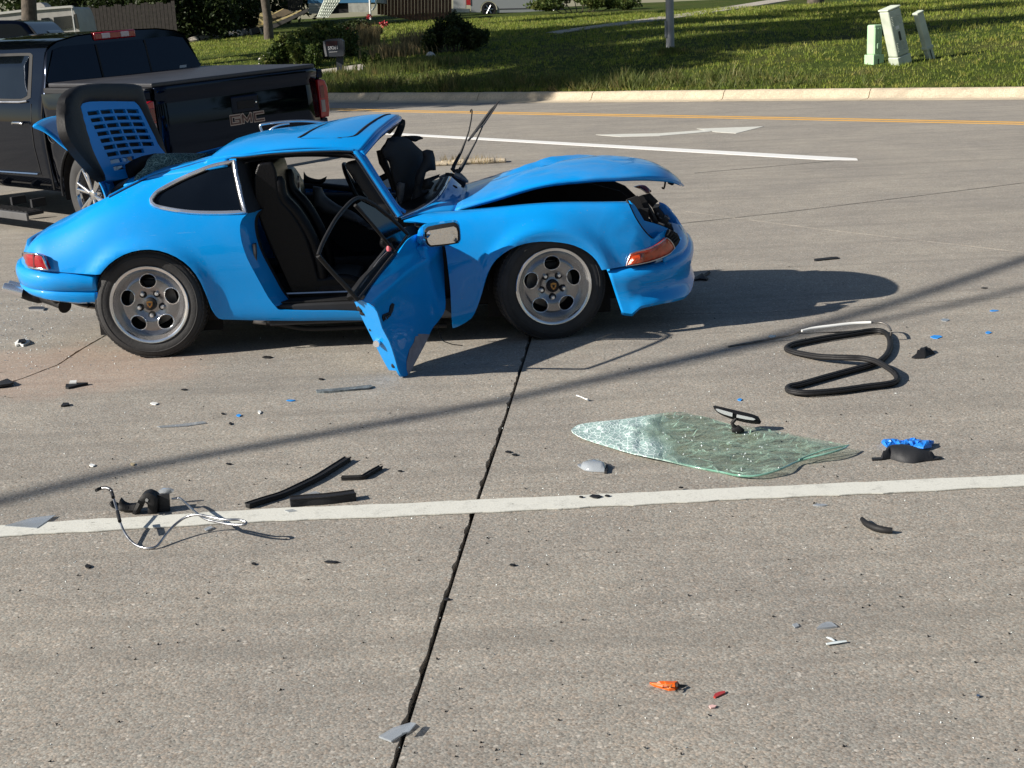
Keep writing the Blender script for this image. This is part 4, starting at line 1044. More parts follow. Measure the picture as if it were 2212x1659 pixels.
# crazed rear glass
def crazed(name, sc_, c0, c1_, density=.5, wh=(.72, .86, .80)):
    m, n, b = newmat(name); tc = n.nodes.new('ShaderNodeTexCoord').outputs['Object']
    nz = n.nodes.new('ShaderNodeTexNoise'); nz.inputs['Scale'].default_value = 5; nz.inputs['Detail'].default_value = 3; n.links.new(tc, nz.inputs['Vector'])
    wv = n.nodes.new('ShaderNodeVectorMath'); wv.operation = 'MULTIPLY_ADD'; n.links.new(nz.outputs['Color'], wv.inputs[0]); wv.inputs[1].default_value = (.12, .12, .12); n.links.new(tc, wv.inputs[2])
    cr = None
    for s, wd in ((sc_, .035), (sc_*2.7, .05), (sc_*.45, .014)):
        v = n.nodes.new('ShaderNodeTexVoronoi'); v.feature = 'DISTANCE_TO_EDGE'; v.inputs['Scale'].default_value = s; n.links.new(wv.outputs[0], v.inputs['Vector'])
        e = mrange(n, v.outputs['Distance'], 0, wd, 1, 0)
        cr = e if cr is None else mth(n, 'MAXIMUM', cr, e)
    zone = mrange(n, noi(n, tc, 2.2, 4, .6), .4, .62, 0, 1)
    return m, n, b, tc, cr, zone
mg, n, b, tc, cr, zone = crazed('crazed tempered glass', 28, None, None)
f = mth(n, 'MULTIPLY', cr, mrange(n, noi(n, tc, 9, 3), .35, .65, .25, .9))
n.links.new(mix(n, f, (.02, .055, .048), (.42, .62, .54)), b.inputs['Base Color']); b.inputs['Roughness'].default_value = .25; b.inputs['Coat Weight'].default_value = .6
cslab('rear_window', [(1500, 502), (1700, 498), (2012, 500), (1960, 530), (1760, 618), (1500, 715), (1292, 795), (1310, 722), (1395, 640), (1430, 560)], c5, lambda a, b: -.35+(b-330)/70*-.15+(a-330)/100*.1, mg, thick=.006, bulge=.01, step=6)

# ---- windscreen base, cowl and bonnet
hood = empty('bonnet'); hood.parent = car
ne = [(680, 662, -.56), (790, 630, -.565), (900, 598, -.565), (1000, 565, -.565), (1100, 537, -.56), (1200, 516, -.56), (1300, 503, -.55), (1400, 495, -.54), (1500, 490, -.52), (1600, 488, -.495), (1700, 487, -.45), (1780, 489, -.385), (1850, 496, -.29), (1900, 512, -.17), (1925, 530, -.02)]
NE = np.array(catmull([cl(*c2(a, b_), y) for a, b_, y in ne], 3, False, 90))
xc0 = cl(1000, 398, .0)[0]; xf0 = cl(1032, 364, .5)[0]
rowsH = []; NVH = 30
for i, p in enumerate(NE):
    t = i/(len(NE)-1); row = []
    crown = np.interp(t, [0, .15, .35, .6, .8, 1], [.052, .052, .050, .070, .055, 0])
    for j in range(NVH+1):
        v = -1+2*j/NVH; y = p[1]*(-v) if False else abs(p[1])*v
        shift = (xc0-NE[0][0])*(1-v*v)+(.5*(v+1))*0
        x = p[0]+max(0, 1-t*1.6)**1.5*shift
        z = p[2]+crown*(1-abs(v)**2.4)
        # crash ridge
        u_ = (x-2.02)/.62; rdg = (y-(.02+.33*u_)); k = max(0, 1-abs(u_-.5)*1.6)
        z += .026*k*math.exp(-(rdg/.035)**2)-.012*k*math.exp(-((rdg+.10)/.06)**2)
        z += .006*noise.noise(Vector((x*4, y*4, 3)))*min(1, (1-t)*4)
        cz = abs(noise.noise(Vector((x*2.6+1, y*3.4, 9)))); z -= .008*max(0, 1-cz/.05)*min(1, (1-t)*3)*min(1, t*5)*(1-abs(v)**4)
        cz = abs(noise.noise(Vector((x*6+1, y*5, 4)))); z += .003*max(0, 1-cz/.08)*min(1, (1-t)*3)*max(0, 1-abs(u_-.2))
        row.append((x, y, z))
    rowsH.append(row)
rowsH = np.array(rowsH)
def dusty_blue():
    m = paint_mat('dusty blue bonnet paint', BLUE, .30, scratch=.9, flake=.25); return m
M_blueh = dusty_blue()
MB().grid(rowsH).build('bonnet_skin', M_blueh, hood, smooth=60, thick=.012)
# folded edge below the near side
lip = [(tuple(rowsH[i, 0]), tuple(rowsH[i, 0]+np.array([0, .012, -.016]))) for i in range(len(rowsH)-2)]
MB().grid(lip).build('bonnet_fold', M_blue, hood, smooth=60, thick=.003)
lip = [(tuple(rowsH[i, -1]), tuple(rowsH[i, -1]+np.array([0, -.012, -.016]))) for i in range(len(rowsH)-2)]
MB().grid(lip).build('bonnet_fold', M_blue, hood, smooth=60, thick=.003)
MB().tube([cl(*c8(*p), 0) for p in [(1150, 160), (1160, 190), (1152, 235), (1143, 258), (1130, 252), (1127, 240)]], .006, 6).build('bonnet_catch', M_rub, hood)
MB().tube([cl(*c8(*p), .05) for p in [(1190, 185), (1235, 200), (1250, 212)]], [.01, .014, .006], 6).build('bonnet_catch', M_rub, hood)
inner = rowsH[6:-10:3, 3:-3:3]-np.array([0, 0, .03])
MB().grid(inner).build('bonnet_lining', M_dark, hood, smooth=60)
bc = [(867, 473, -.66), (888, 464, -.60), (914, 452, -.5), (945, 431, -.3), (960, 411, -.1), (972, 388, .2), (978, 376, .45)]
BC = [cl(a, b_, y) for a, b_, y in bc]; BCs = catmull(BC, 5, False, 90)
Hr = [rowsH[0, int(round(j))] for j in np.linspace(0, NVH, len(BCs))]
cow = []
for i, (a, h) in enumerate(zip(BCs, Hr)):
    h = h+np.array([.02, 0, -.012]); cow.append([a*(1-t)+h*t+np.array([0, 0, .018*math.sin(math.pi*t)]) for t in np.linspace(0, 1, 7)])
MB().grid(cow).build('cowl', M_blue, car, smooth=60, thick=.008)
MB().tube([p+np.array([-.008, 0, .006]) for p in BCs], .007, 8).build('windscreen_trim', M_chrome, car, smooth=60)
MB().tube([p+np.array([-.028, 0, .0]) for p in BCs], .012, 8).build('windscreen_seal', M_rub, car, smooth=60)
MB().grid([[p+np.array([-.03, 0, -.004]), p+np.array([-.10, .01, -.03]), p+np.array([-.2, .02, -.06])] for p in BCs]).build('dash_top', M_leather, car, smooth=60)
# torn dashboard cover standing up behind the screen opening
ax = empty('torn_dash_cover'); ax.parent = car
yd = lambda a, b: .10+(a-890)/150*.25
cslab('cover_panel', [(105, 545), (230, 528), (330, 540), (400, 580), (460, 640), (545, 716), (560, 800), (520, 900), (455, 1040), (440, 1180), (400, 1330), (385, 1470), (300, 1480), (250, 1425), (200, 1200), (170, 1080), (120, 860), (60, 800), (20, 700), (60, 640)], c7, yd, M_trimf if 'M_trimf' in globals() else M_trim, thick=.02, bulge=.018, step=9, parent=ax)
cslab('cover_flap', [(240, 530), (330, 515), (430, 512), (510, 520), (553, 545), (545, 556), (500, 568), (452, 592), (400, 582), (320, 545)], c7, .22, M_rub, thick=.012, bulge=.012, step=7, parent=ax)
cslab('cover_panel', [(545, 716), (610, 694), (680, 708), (705, 800), (720, 962), (690, 966), (640, 968), (590, 992), (568, 1075), (540, 1215), (640, 1225), (560, 1340), (430, 1475), (392, 1470), (410, 1330), (445, 1180), (460, 1040), (520, 905), (560, 800)], c7, lambda a, b: .02+(a-925)/60*.05, M_trim, thick=.014, bulge=.02, step=8, parent=ax)
cslab('cover_panel', [(560, 1085), (770, 1015), (752, 1060), (660, 1110), (700, 1130), (648, 1215), (532, 1222)], c7, -.05, M_rub, thick=.012, bulge=.01, step=8, parent=ax)
cslab('cover_fold', [(190, 1150), (240, 1120), (315, 1140), (290, 1330), (255, 1420), (215, 1330)], c7, .0, M_grey, thick=.01, bulge=.01, step=8, parent=ax)
MB().tube([cl(*c7(*p), .15) for p in [(0, 700), (30, 860), (80, 960), (130, 1060), (180, 1220)]], [.03, .028, .022, .02, .02], 8).build('cover_edge', M_rub, ax, smooth=50)
for pts, y in (([(690, 1250), (720, 1180), (800, 1060)], 0), ([(640, 1330), (700, 1270), (740, 1290)], -.1), ([(760, 1060), (830, 1030), (900, 1020)], .1)):
    MB().tube([cl(*c7(*p), y) for p in pts], .009, 6).build('broken_bracket', M_steel, car)
# wipers
wp = empty('wipers'); wp.parent = car
def cyl(pts, r, y, mt, nm, par, cv=c7, n=8):
    ys = y if hasattr(y, '__len__') else [y]*len(pts)
    return MB().tube([cl(*cv(*p), q) for p, q in zip(pts, ys)], r, n).build(nm, mt, par, smooth=50)
cyl([(985, 1020), (1040, 950), (1110, 830), (1160, 740), (1240, 590), (1330, 385)], [.012, .013, .010, .006, .005, .004], -.12, M_rub, 'wiper_arm', wp)
cyl([(940, 950), (955, 900), (1050, 720), (1110, 570), (1150, 450), (1180, 300), (1192, 190), (1184, 165), (1172, 175), (1170, 210)], [.012, .012, .008, .005, .0045, .004, .004, .004, .004, .004], .12, M_rub, 'wiper_arm', wp)
cyl([(925, 930), (960, 975), (1010, 970)], .013, .10, M_rub, 'wiper_arm', wp)
cyl([(1136, 582), (1240, 450), (1330, 330), (1440, 180), (1548, 58)], [.006, .009, .010, .009, .003], -.12, M_rub, 'wiper_blade', wp)
cyl([(1185, 540), (1270, 420), (1340, 365), (1430, 235), (1510, 115)], [.004, .005, .006, .005, .004], -.125, M_trim, 'wiper_blade', wp)
for k in range(6):
    t = k/5; cyl([(1190+290*t, 515-375*t), (1205+290*t, 530-375*t)], .005, -.122, M_trim, 'blade_link', wp, n=6)
cyl([(960, 1010), (1030, 1040), (1090, 1080), (1140, 1115)], [.015, .02, .014, .006], -.12, M_steel, 'wiper_pivot', wp)
cyl([(840, 1010), (930, 1025), (1000, 1075), (1080, 1140), (1070, 1190)], [.008, .012, .016, .018, .01], -.08, M_rub, 'wiper_linkage', wp)
cyl([(940, 1160), (980, 1185), (1000, 1195)], [.004, .007, .003], -.2, M_rub, 'washer_jet', wp)

# ---- front bumper
FP = [(2.60, -.795), (2.72, -.79), (2.85, -.755), (2.96, -.68), (3.05, -.565), (3.11, -.42), (3.148, -.24), (3.16, -.08), (3.162, 0)]
def fb(t):
    zt = np.interp(t, [0, .3, .6, 1], [.378, .385, .42, .455]); zb = np.interp(t, [0, .07, .14, .28, .48, .58, .68, 1], [.135, .125, .165, .175, .165, .175, .215, .225])
    st = lambda z: (zt-z)*.30*max(0, 1-t*5)
    re = .020*math.exp(-((t-.33)/.20)**4)
    o = [(-.10, zt+.016), (-.02, zt+.010), (.0, zt), (.012, zt-.012), (.014, zt-.04), (.008, zt-.075), (.0-re, lerp(zt, zb, .42)), (-.002-re*1.15, lerp(zt, zb, .6)), (.002-re*.8, lerp(zt, zb, .75)), (.010, lerp(zt, zb, .86)), (.016, zb+.012), (.008, zb), (-.04, zb+.004)]
    return [(a, z, st(z)) for a, z in o]
sweep(FP, fb, 'front_bumper', M_blue)
# nose panel above the bumper, rising to the far fender
def nf(t):
    return [(-.012, .395+.06*t, 0), (-.02, .43+.05*t, 0), (-.05, .455+.05*t, 0), (-.10, .47+.05*t, 0)]
FPn = [(2.94, -.70), (3.05, -.565), (3.11, -.42), (3.148, -.24), (3.16, -.08), (3.162, 0)]
sweep(FPn, nf, 'nose_panel', M_blue)
tsF = planF(FP, .006)
ts = [c8(*p) for p in [(733, 1098), (755, 1030), (783, 968), (840, 945), (920, 928), (1000, 905), (1060, 878), (1120, 838), (1176, 793), (1215, 820), (1245, 860), (1264, 905), (1220, 955), (1160, 990), (1050, 1035), (960, 1060), (850, 1082)]]
tlm = slab('turn_lamp', ts, tsF, M_amber, car, thick=.03, bulge=.006, step=6, k=2)
tf = planF(FP, .014); MB().tube([tf(*p) for p in catmull(ts, 2, True)], .0035, 6, closed=True).build('lamp_frame', M_brushed, tlm, smooth=60)
slab('lamp_reflector', [c8(*p) for p in [(752, 1085), (800, 985), (935, 965), (930, 1048), (860, 1070)]], planF(FP, .0165), mat('orange reflector', (.55, .06, .01), .2, coat=1, bump=.5, bscale=90), tlm, thick=.003, step=9, k=2)
gr = [c8(*p) for p in [(1178, 775), (1215, 702), (1290, 742), (1325, 812), (1300, 862), (1270, 895), (1240, 838), (1200, 800)]]
gl = slab('bumper_grille', gr, planF(FP, -.01), M_dark, car, thick=.02, step=9, k=2)
gF = planF(FP, .002)
for k in range(5):
    t = k/4.5; a = (1185+ (1262-1185)*t, 765+(868-765)*t); b_ = (1225+(1320-1225)*t, 712+(812-712)*t)
    MB().tube([gF(*c8(*a)), gF(*c8((a[0]+b_[0])/2, (a[1]+b_[1])/2)), gF(*c8(*b_))], .004, 6).build('grille_slat', M_rub, gl)
# open headlamp bucket
cyl([(742, 378), (775, 455), (830, 570), (900, 680), (970, 765), (1018, 803)], .007, [-.64, -.66, -.675, -.69, -.70, -.70], M_rub, 'headlamp_seal', car, c8)
cslab('headlamp_bucket', [(765, 385), (830, 440), (930, 605), (1090, 650), (1215, 702), (1160, 735), (1110, 742), (1050, 798), (1015, 795), (960, 745), (890, 655), (825, 545), (785, 455)], c8, lambda a, b: -.60-(b-470)*.0006+(a-1400)*.0012, M_blue, thick=.01, bulge=-.0, step=8)
cslab('headlamp_void', [(745, 375), (860, 335), (930, 480), (1000, 610), (935, 612), (835, 450)], c8, -.54, M_dark, thick=.02, step=10)
cslab('front_brace', [(865, 345), (915, 330), (1010, 470), (1090, 625), (1060, 640), (1010, 610), (930, 470)], c8, -.50, M_rub, thick=.02, bulge=.01, step=8)
cslab('front_brace', [(905, 330), (1000, 310), (1085, 395), (1060, 420), (1020, 470)], c8, -.30, M_rub, thick=.02, bulge=.01, step=8)
cslab('crushed_bracket', [(1015, 465), (1050, 425), (1105, 420), (1085, 455), (1020, 472)], c8, -.35, M_steel, thick=.006, bulge=.01, step=6)
cslab('front_panel', [(1020, 470), (1085, 455), (1150, 540), (1215, 640), (1240, 700), (1195, 685), (1090, 640)], c8, -.25, M_trim, thick=.02, bulge=.01, step=8)
for k in range(7):
    x = 1060+random.uniform(0, 130); y = 530+(x-1060)*.6+random.uniform(-40, 40)
    cyl([(x, y), (x+random.uniform(15, 45), y+random.uniform(-5, 25))], random.uniform(.004, .010), -.30, random.choice([M_steel, M_rub, M_steel]), 'broken_bracket', car, c8, 6)
cyl([(1010, 608), (1085, 628), (1150, 655)], .006, -.45, M_steel, 'broken_bracket', car, c8)
cslab('far_turn_lamp', [(818, 238), (860, 224), (915, 220), (960, 234), (1012, 284), (985, 318), (950, 310), (900, 270)], c8, .62, M_redd, thick=.03, bulge=.02, step=6)
cslab('far_fender_edge', [(1095, 402), (1150, 420), (1210, 470), (1280, 560), (1330, 640), (1372, 705), (1390, 770), (1330, 760), (1270, 700), (1200, 590), (1130, 500), (1085, 440)], c8, lambda a, b: .45-(b-436)/90*.45, M_blue, thick=.03, bulge=.015, step=7)

# ---- near door, hanging open and bent
door = empty('door'); door.parent = car; door['label'] = 'bent open door, scraped at its lower corner'
anc = [((892, 505), -.90), ((765, 650), -1.72), ((866, 812), -1.56), ((936, 705), -1.02), ((930, 560), -.92)]
Am = np.array([[a, b_, 1] for (a, b_), _ in anc]); co = np.linalg.lstsq(Am, np.array([y for _, y in anc]), rcond=None)[0]
def dy(a, b): return co[0]*a+co[1]*b+co[2]
def dF(off=0.):
    def f(a, b):
        u, v = (a*1.8228-1300)*2.5517, (b*1.8228-850)*2.5517
        # pressed swage along the waist, dents and a crease
        s = (u-350)*.62+(v-820)*.78       # distance below the waist line
        rel = .018*math.exp(-((s-70)/60)**2)-.010*math.exp(-(((u-640)/150)**2+((v-900)/170)**2))+.012*math.exp(-((u-1000-.25*(v-700))/60)**2)*(1 if v < 1000 else .4)
        rel += .010*noise.noise(Vector((u/260, v/260, 1)))
        return cl(a, b, dy(a, b))+np.array([.93, -.35, 0])*(rel+off)
    return f
skin = [c9(*p) for p in [(322, 850), (352, 815), (520, 590), (690, 362), (760, 262), (835, 190), (900, 175), (1000, 215), (1100, 300), (1135, 420), (1155, 620), (1162, 800), (1155, 930), (1110, 1020), (1040, 1110), (1000, 1190), (870, 1460), (775, 1600), (738, 1614), (710, 1608), (680, 1550), (640, 1400), (590, 1255), (520, 1125), (468, 962), (400, 900)]]
slab('door_skin', skin, dF(), M_blue, door, thick=.012, step=6, k=2, smoothang=70)
endF = lambda a, b: cl(a, b, dy(a, b)-.02)
Ae = np.array([[*c9(318, 850), 1], [*c9(680, 1556), 1], [*c9(240, 857), 1], [*c9(590, 1550), 1]]); ce = np.linalg.lstsq(Ae, np.array([dy(*c9(318, 850))+.0, dy(*c9(680, 1556)), -1.61, -1.44]), rcond=None)[0]
eF = lambda a, b: cl(a, b, ce[0]*a+ce[1]*b+ce[2])
slab('door_end_face', [c9(*p) for p in [(240, 857), (318, 850), (400, 900), (468, 962), (520, 1128), (590, 1258), (640, 1405), (682, 1558), (590, 1550), (560, 1500), (500, 1390), (430, 1250), (360, 1110), (310, 1010), (270, 920)]], eF, M_blue, door, thick=.006, step=7, k=2)
slab('door_inner_trim', skin, lambda a, b: dF()(a, b)+np.array([-.05, .12, .03]), M_trim, door, thick=.02, step=14, k=1)
slab('scraped_patch', [c9(*p) for p in [(872, 1186), (940, 1186), (998, 1190), (940, 1315), (870, 1458), (780, 1598), (768, 1540), (775, 1460), (800, 1340), (835, 1270), (845, 1210), (880, 1205)]], dF(.004), mat('scraped primer', (.30, .27, .29), .8, var=.3, vscale=15), door, thick=.003, step=8, k=1)
def ecirc(u, v, r, mt, nm, h=.004):
    c = np.array(eF(*c9(u, v))); n = Vector((-.35, -.93, 0)).normalized(); M_ = Matrix.Translation(c) @ n.to_track_quat('Z', 'Y').to_matrix().to_4x4()
    MB().lathe([(0, h), (r*.8, h), (r, h*.4), (r, -.004)], 16, 'z', M_).build(nm, mt, door, smooth=40)
ecirc(300, 930, .017, M_dark, 'latch_hole'); ecirc(325, 970, .017, M_dark, 'latch_hole'); ecirc(402, 1145, .007, M_dark, 'latch_hole'); ecirc(638, 1504, .014, M_dark, 'latch_hole', .003)
ecirc(490, 1272, .022, M_bright, 'door_latch', .035)
slab('door_handle', [c9(*p) for p in [(540, 1060), (524, 1020), (530, 990), (566, 978), (605, 965), (612, 905), (632, 876), (652, 888), (640, 960), (610, 1000), (565, 1020)]], dF(.006), M_rub, door, thick=.01, step=6, k=2)
slab('door_handle', [c9(*p) for p in [(548, 1045), (540, 1010), (570, 1000), (606, 975), (602, 1000), (572, 1024)]], dF(.016), M_chrome, door, thick=.008, step=5, k=1)
slab('mirror_base_plate', [c9(*p) for p in [(845, 320), (870, 278), (950, 290), (958, 330), (905, 425), (880, 410)]], dF(.008), M_blue, door, thick=.01, bulge=.006, step=6)
# waist seals and window frame
def dt(pts, r, off, nm, mt=M_rub, cv=c6, n=8, yo=0):
    P = [cl(*cv(*p), dy(*cv(*p))+yo)+np.array([.93, -.35, 0])*off for p in pts]
    return MB().tube(catmull(P, 4, False, 90), r, n).build(nm, mt, door, smooth=50)
slab('waist_seal', [c9(*p) for p in [(250, 805), (262, 778), (400, 605), (600, 385), (640, 352), (690, 356), (600, 480), (480, 640), (330, 838), (272, 840)]], dF(-.02), M_rub, door, thick=.03, step=9, k=1)
dt([(1205, 1490), (1350, 1310), (1480, 1140), (1560, 1045), (1680, 890)], .007, .0, 'waist_rail', M_trim)
dt([(1200, 1475), (1340, 1285), (1460, 1120), (1545, 1035)], .005, -.03, 'waist_rail', M_grey)
dt([(1205, 1492), (1090, 1365), (960, 1225), (835, 1082)], .012, 0, 'window_frame')
dt([(835, 1082), (870, 985), (930, 865), (1010, 730), (1100, 622), (1160, 565), (1215, 543), (1270, 555), (1380, 620), (1520, 735), (1670, 880)], .0105, 0, 'window_frame')
dt([(1180, 612), (1290, 730), (1420, 885), (1540, 1030)], .009, 0, 'vent_divider')
slab('vent_glass', [c6(*p) for p in [(1200, 600), (1240, 575), (1370, 640), (1500, 745), (1655, 885), (1600, 965), (1556, 1028), (1440, 885), (1310, 730)]], lambda a, b: cl(a, b, dy(a, b)), M_glassd, door, thick=.005, step=14, k=1)
MB().lathe([(0, .0), (.012, .004), (.014, .016), (.01, .03), (0, .032)], 12, 'z', Matrix.Translation(cl(*c6(1498, 1045), dy(*c6(1498, 1045))+.03))).build('lock_button', mat('pink plastic', (.6, .12, .15), .4), door, smooth=60)
# door mirror
mi = empty('door_mirror'); mi.parent = car
my = -1.02
cslab('mirror_shell', [(930, 110), (960, 95), (1235, 60), (1275, 68), (1300, 105), (1312, 235), (1290, 275), (1150, 300), (1010, 315), (960, 285), (935, 240)], c9, my+.02, M_blue, thick=.07, bulge=.0, step=9, parent=mi)
cslab('mirror_frame', [(946, 150), (985, 112), (1240, 68), (1275, 85), (1298, 150), (1303, 240), (1275, 276), (1150, 298), (1010, 312), (972, 285), (955, 235)], c9, my, M_rub, thick=.02, bulge=.006, step=8, parent=mi)
m_mir, n, b = newmat('mirror glass'); b.inputs['Metallic'].default_value = 1; b.inputs['Base Color'].default_value = (.85, .83, .8, 1); b.inputs['Roughness'].default_value = .04
tcm = n.nodes.new('ShaderNodeTexCoord').outputs['Object']; vv = n.nodes.new('ShaderNodeTexVoronoi'); vv.inputs['Scale'].default_value = 130; n.links.new(tcm, vv.inputs['Vector'])
bq = n.nodes.new('ShaderNodeBump'); bq.inputs['Strength'].default_value = .25; bq.inputs['Distance'].default_value = .002; n.links.new(vv.outputs['Color'], bq.inputs['Height']); n.links.new(bq.outputs[0], b.inputs['Normal'])
cslab('mirror_glass', [(966, 178), (990, 150), (1240, 106), (1268, 122), (1280, 165), (1282, 238), (1255, 266), (1140, 284), (1012, 295), (990, 275), (975, 235)], c9, my-.012, m_mir, thick=.004, step=12, parent=mi)
cslab('mirror_foot', [(885, 150), (930, 105), (960, 130), (960, 280), (905, 290), (870, 250)], c9, -.97, M_blue, thick=.05, bulge=.01, step=8, parent=mi)
MB().tube([cl(*c9(*p), y) for p, y in [((1092, 1040), -.9), ((1085, 1140), -.95), ((1110, 1220), -1.1), ((1140, 1260), -1.25), ((1230, 1292), -1.3), ((1330, 1302), -1.32)]], .0025, 5).build('hanging_wire', M_rub, car)
EYE = CO
# ------------------------------------------------------------------ the black pickup
TX, TY, TYAW = -2.305, 13.029, R(135.68)
truck = empty('pickup_truck', (TX, TY, .035), TYAW, 'glossy black crew cab pickup with a flat bed cover parked behind the wrecked blue car', 'pickup truck')
truck.rotation_euler = (R(-2.3), 0, TYAW)
B2 = M_black
def sec(half): return half+[(-y, z) for y, z in half[::-1]]
cabs = [(0,.36),(.86,.36),(.93,.42),(.965,.55),(.985,.80),(.985,1.00),(.965,1.14),(.945,1.22),(.93,1.25),(.865,1.44),(.79,1.66),(.745,1.715),(.66,1.755),(.45,1.79),(.2,1.80),(0,1.805)]
cabs = [p for p in cabs]
def crow(x, f=1, zc=9, dx=lambda z: 0):
    q = [(y, min(z, zc)) for y, z in cabs]; L_ = [(x+dx(z), y, z) for y, z in q]+[(x+dx(z), -y, z) for y, z in q[::-1]]
    return L_
rear = lambda z: .10*max(0, (z-1.25)/.55)
cr = []
for x in (1.78, 1.81, 1.87): cr.append([(X+(.0 if x > 1.83 else (rear(z))), y*(.985 if x == 1.78 else 1), z-(.012 if (x == 1.78 and z > 1.7) else 0)) for X, y, z in crow(x)])
for x in (2.4, 2.8, 3.2, 3.5): cr.append(crow(x))
cr.append(crow(3.8, zc=1.62)); cr.append(crow(4.25, zc=1.20)); cr.append(crow(5.6, zc=1.12)); cr.append(crow(5.78, zc=1.0))
m = MB(); m.grid(cr); nn = len(cr[0]); m.f.append(tuple(range(nn))); b = (len(cr)-1)*nn; m.f.append(tuple(b+i for i in reversed(range(nn))))
cabo = m.build('cab', B2, truck, smooth=35)
# bed sides with wheel openings
def bedside(s):
    HX, HZ, AR = 1.11, .40, .475
    ar = [(HX+AR*math.cos(t), HZ+AR*.98*math.sin(t)) for t in np.linspace(-.1, math.pi+.1, 26)]
    poly = [(-.02, .52), (HX-AR-.02, .44)]+ar[::-1]+[(HX+AR+.02, .40), (1.765, .40), (1.765, 1.29), (0, 1.335)]
    nv, T, lo = tri2d(poly, [], .09)
    def yy(x, z): return s*(.985-.045*max(0, (z-1.15)/.17)**2-.05*max(0, (.75-z)/.3)**2+.022*math.exp(-((math.hypot(x-HX, z-HZ)-.50)/.04)**2))
    m = MB(); n = len(nv); m.v = [(x, yy(x, z), z) for x, z in nv]+[(x, yy(x, z)-s*.03, z) for x, z in nv]; m.f = list(T)+[tuple(i+n for i in f[::-1]) for f in T]
    for l in lo:
        for a, b in zip(l, l[1:]+l[:1]): m.f.append((a, b, b+n, a+n))
    o = m.build('bed_side', B2, truck, smooth=45)
    P = [(x, s*.99, z) for x, z in ar]; MB().tube(P, .014, 6).build('wheel_arch_lip', M_trim, o, smooth=60)
    m = MB(); m.grid([[(HX+.47*math.cos(t), s*.97, HZ+.46*math.sin(t)), (HX+.47*math.cos(t), s*.6, HZ+.46*math.sin(t))] for t in np.linspace(-.2, math.pi+.2, 20)]); m.add([(HX-.5, s*.62, .3), (HX+.5, s*.62, .3), (HX+.5, s*.62, .95), (HX-.5, s*.62, .95)], [(0, 1, 2, 3)]); m.build('wheel_housing', M_dark, truck)
    m = MB(); m.box((.02, s*.90-.035, 1.29), (1.75, s*.90+.035, 1.345)); m.build('bed_rail', M_trim, truck, bevel=.01)
bedside(1); bedside(-1)
MB().box((.05, -.9, .55), (1.76, .9, 1.28)).build('bed_box', M_dark, truck)
MB().box((1.0, -.45, .38), (5.2, .45, .6)).build('chassis', M_dark, truck)
m = MB(); m.box((-.015, -.885, 1.345), (1.74, .885, 1.385)); m.build('bed_cover', M_cover if 'M_cover' in globals() else mat('woven bed cover', (.035, .036, .042), .42, bump=.15, bscale=160, var=.2), truck, bevel=.012)
# tailgate
tg = []
for y in np.linspace(-.875, .875, 15): tg.append([(x-.012*(1-(y/.9)**2), y, z) for x, z in [(.03, .60), (-.005, .61), (-.015, .75), (-.018, .95), (-.012, 1.12), (-.003, 1.20), (-.003, 1.235), (-.02, 1.27), (-.033, 1.315), (-.03, 1.338), (.03, 1.34)]])
gate = MB().grid(tg).build('tailgate', B2, truck, smooth=38, thick=.02)
MB().box((-.048, -.185, 1.035), (-.015, .115, 1.19)).build('handle_bezel', B2, gate, bevel=.02)
MB().box((-.054, -.13, 1.07), (-.04, .06, 1.145)).build('handle', M_dark, gate, bevel=.008)
MB().lathe([(0, -.004), (.008, -.003), (.009, 0)], 12, 'x', Matrix.Translation((-.052, -.145, 1.115))).build('gate_lock', M_chrome, gate)
# brand letters as separate raised shapes
M_lred = mat('dark red letter', (.05, .004, .008), .3, coat=.5); M_lchr = mat('letter rim', (.30, .26, .26), .35, 1)
def letter(strokes, y0, nm='badge_letter'):
    r = empty(nm); r.parent = gate
    for gw, x0, x1, mt, part in ((.0085, -.034, -.040, M_lchr, 'letter_rim'), (.0, -.036, -.044, M_lred, 'letter_face')):
        m = MB()
        for (a, b, w_) in strokes:
            a = Vector((y0-a[0], a[1]+.942)); b = Vector((y0-b[0], b[1]+.942)); d = (b-a).normalized(); n = Vector((-d.y, d.x))
            e = d*(w_/2+gw-.002); a2 = a-e; b2 = b+e; n *= (w_/2+gw)
            q = [a2-n, b2-n, b2+n, a2+n]; off = random.uniform(0, .0006)
            m.add([(x0-off, p.x, p.y) for p in q]+[(x1-off, p.x, p.y) for p in q], [(0, 1, 2, 3), (7, 6, 5, 4), (0, 4, 5, 1), (1, 5, 6, 2), (2, 6, 7, 3), (3, 7, 4, 0)])
        m.build(part, mt, r)
t_ = .013
letter([((.012, .074), (.105, .074), t_), ((.012, .008), (.012, .074), t_), ((.012, .008), (.105, .008), t_), ((.105, .008), (.105, .042), t_), ((.06, .042), (.105, .042), t_)], .148)
letter([((.0, .008), (.0, .074), t_), ((.0, .074), (.045, .02), t_), ((.045, .02), (.09, .074), t_), ((.09, .074), (.09, .008), t_)], .010)
letter([((.0, .074), (.095, .074), t_), ((.0, .008), (.0, .074), t_), ((.0, .008), (.095, .008), t_)], -.122)
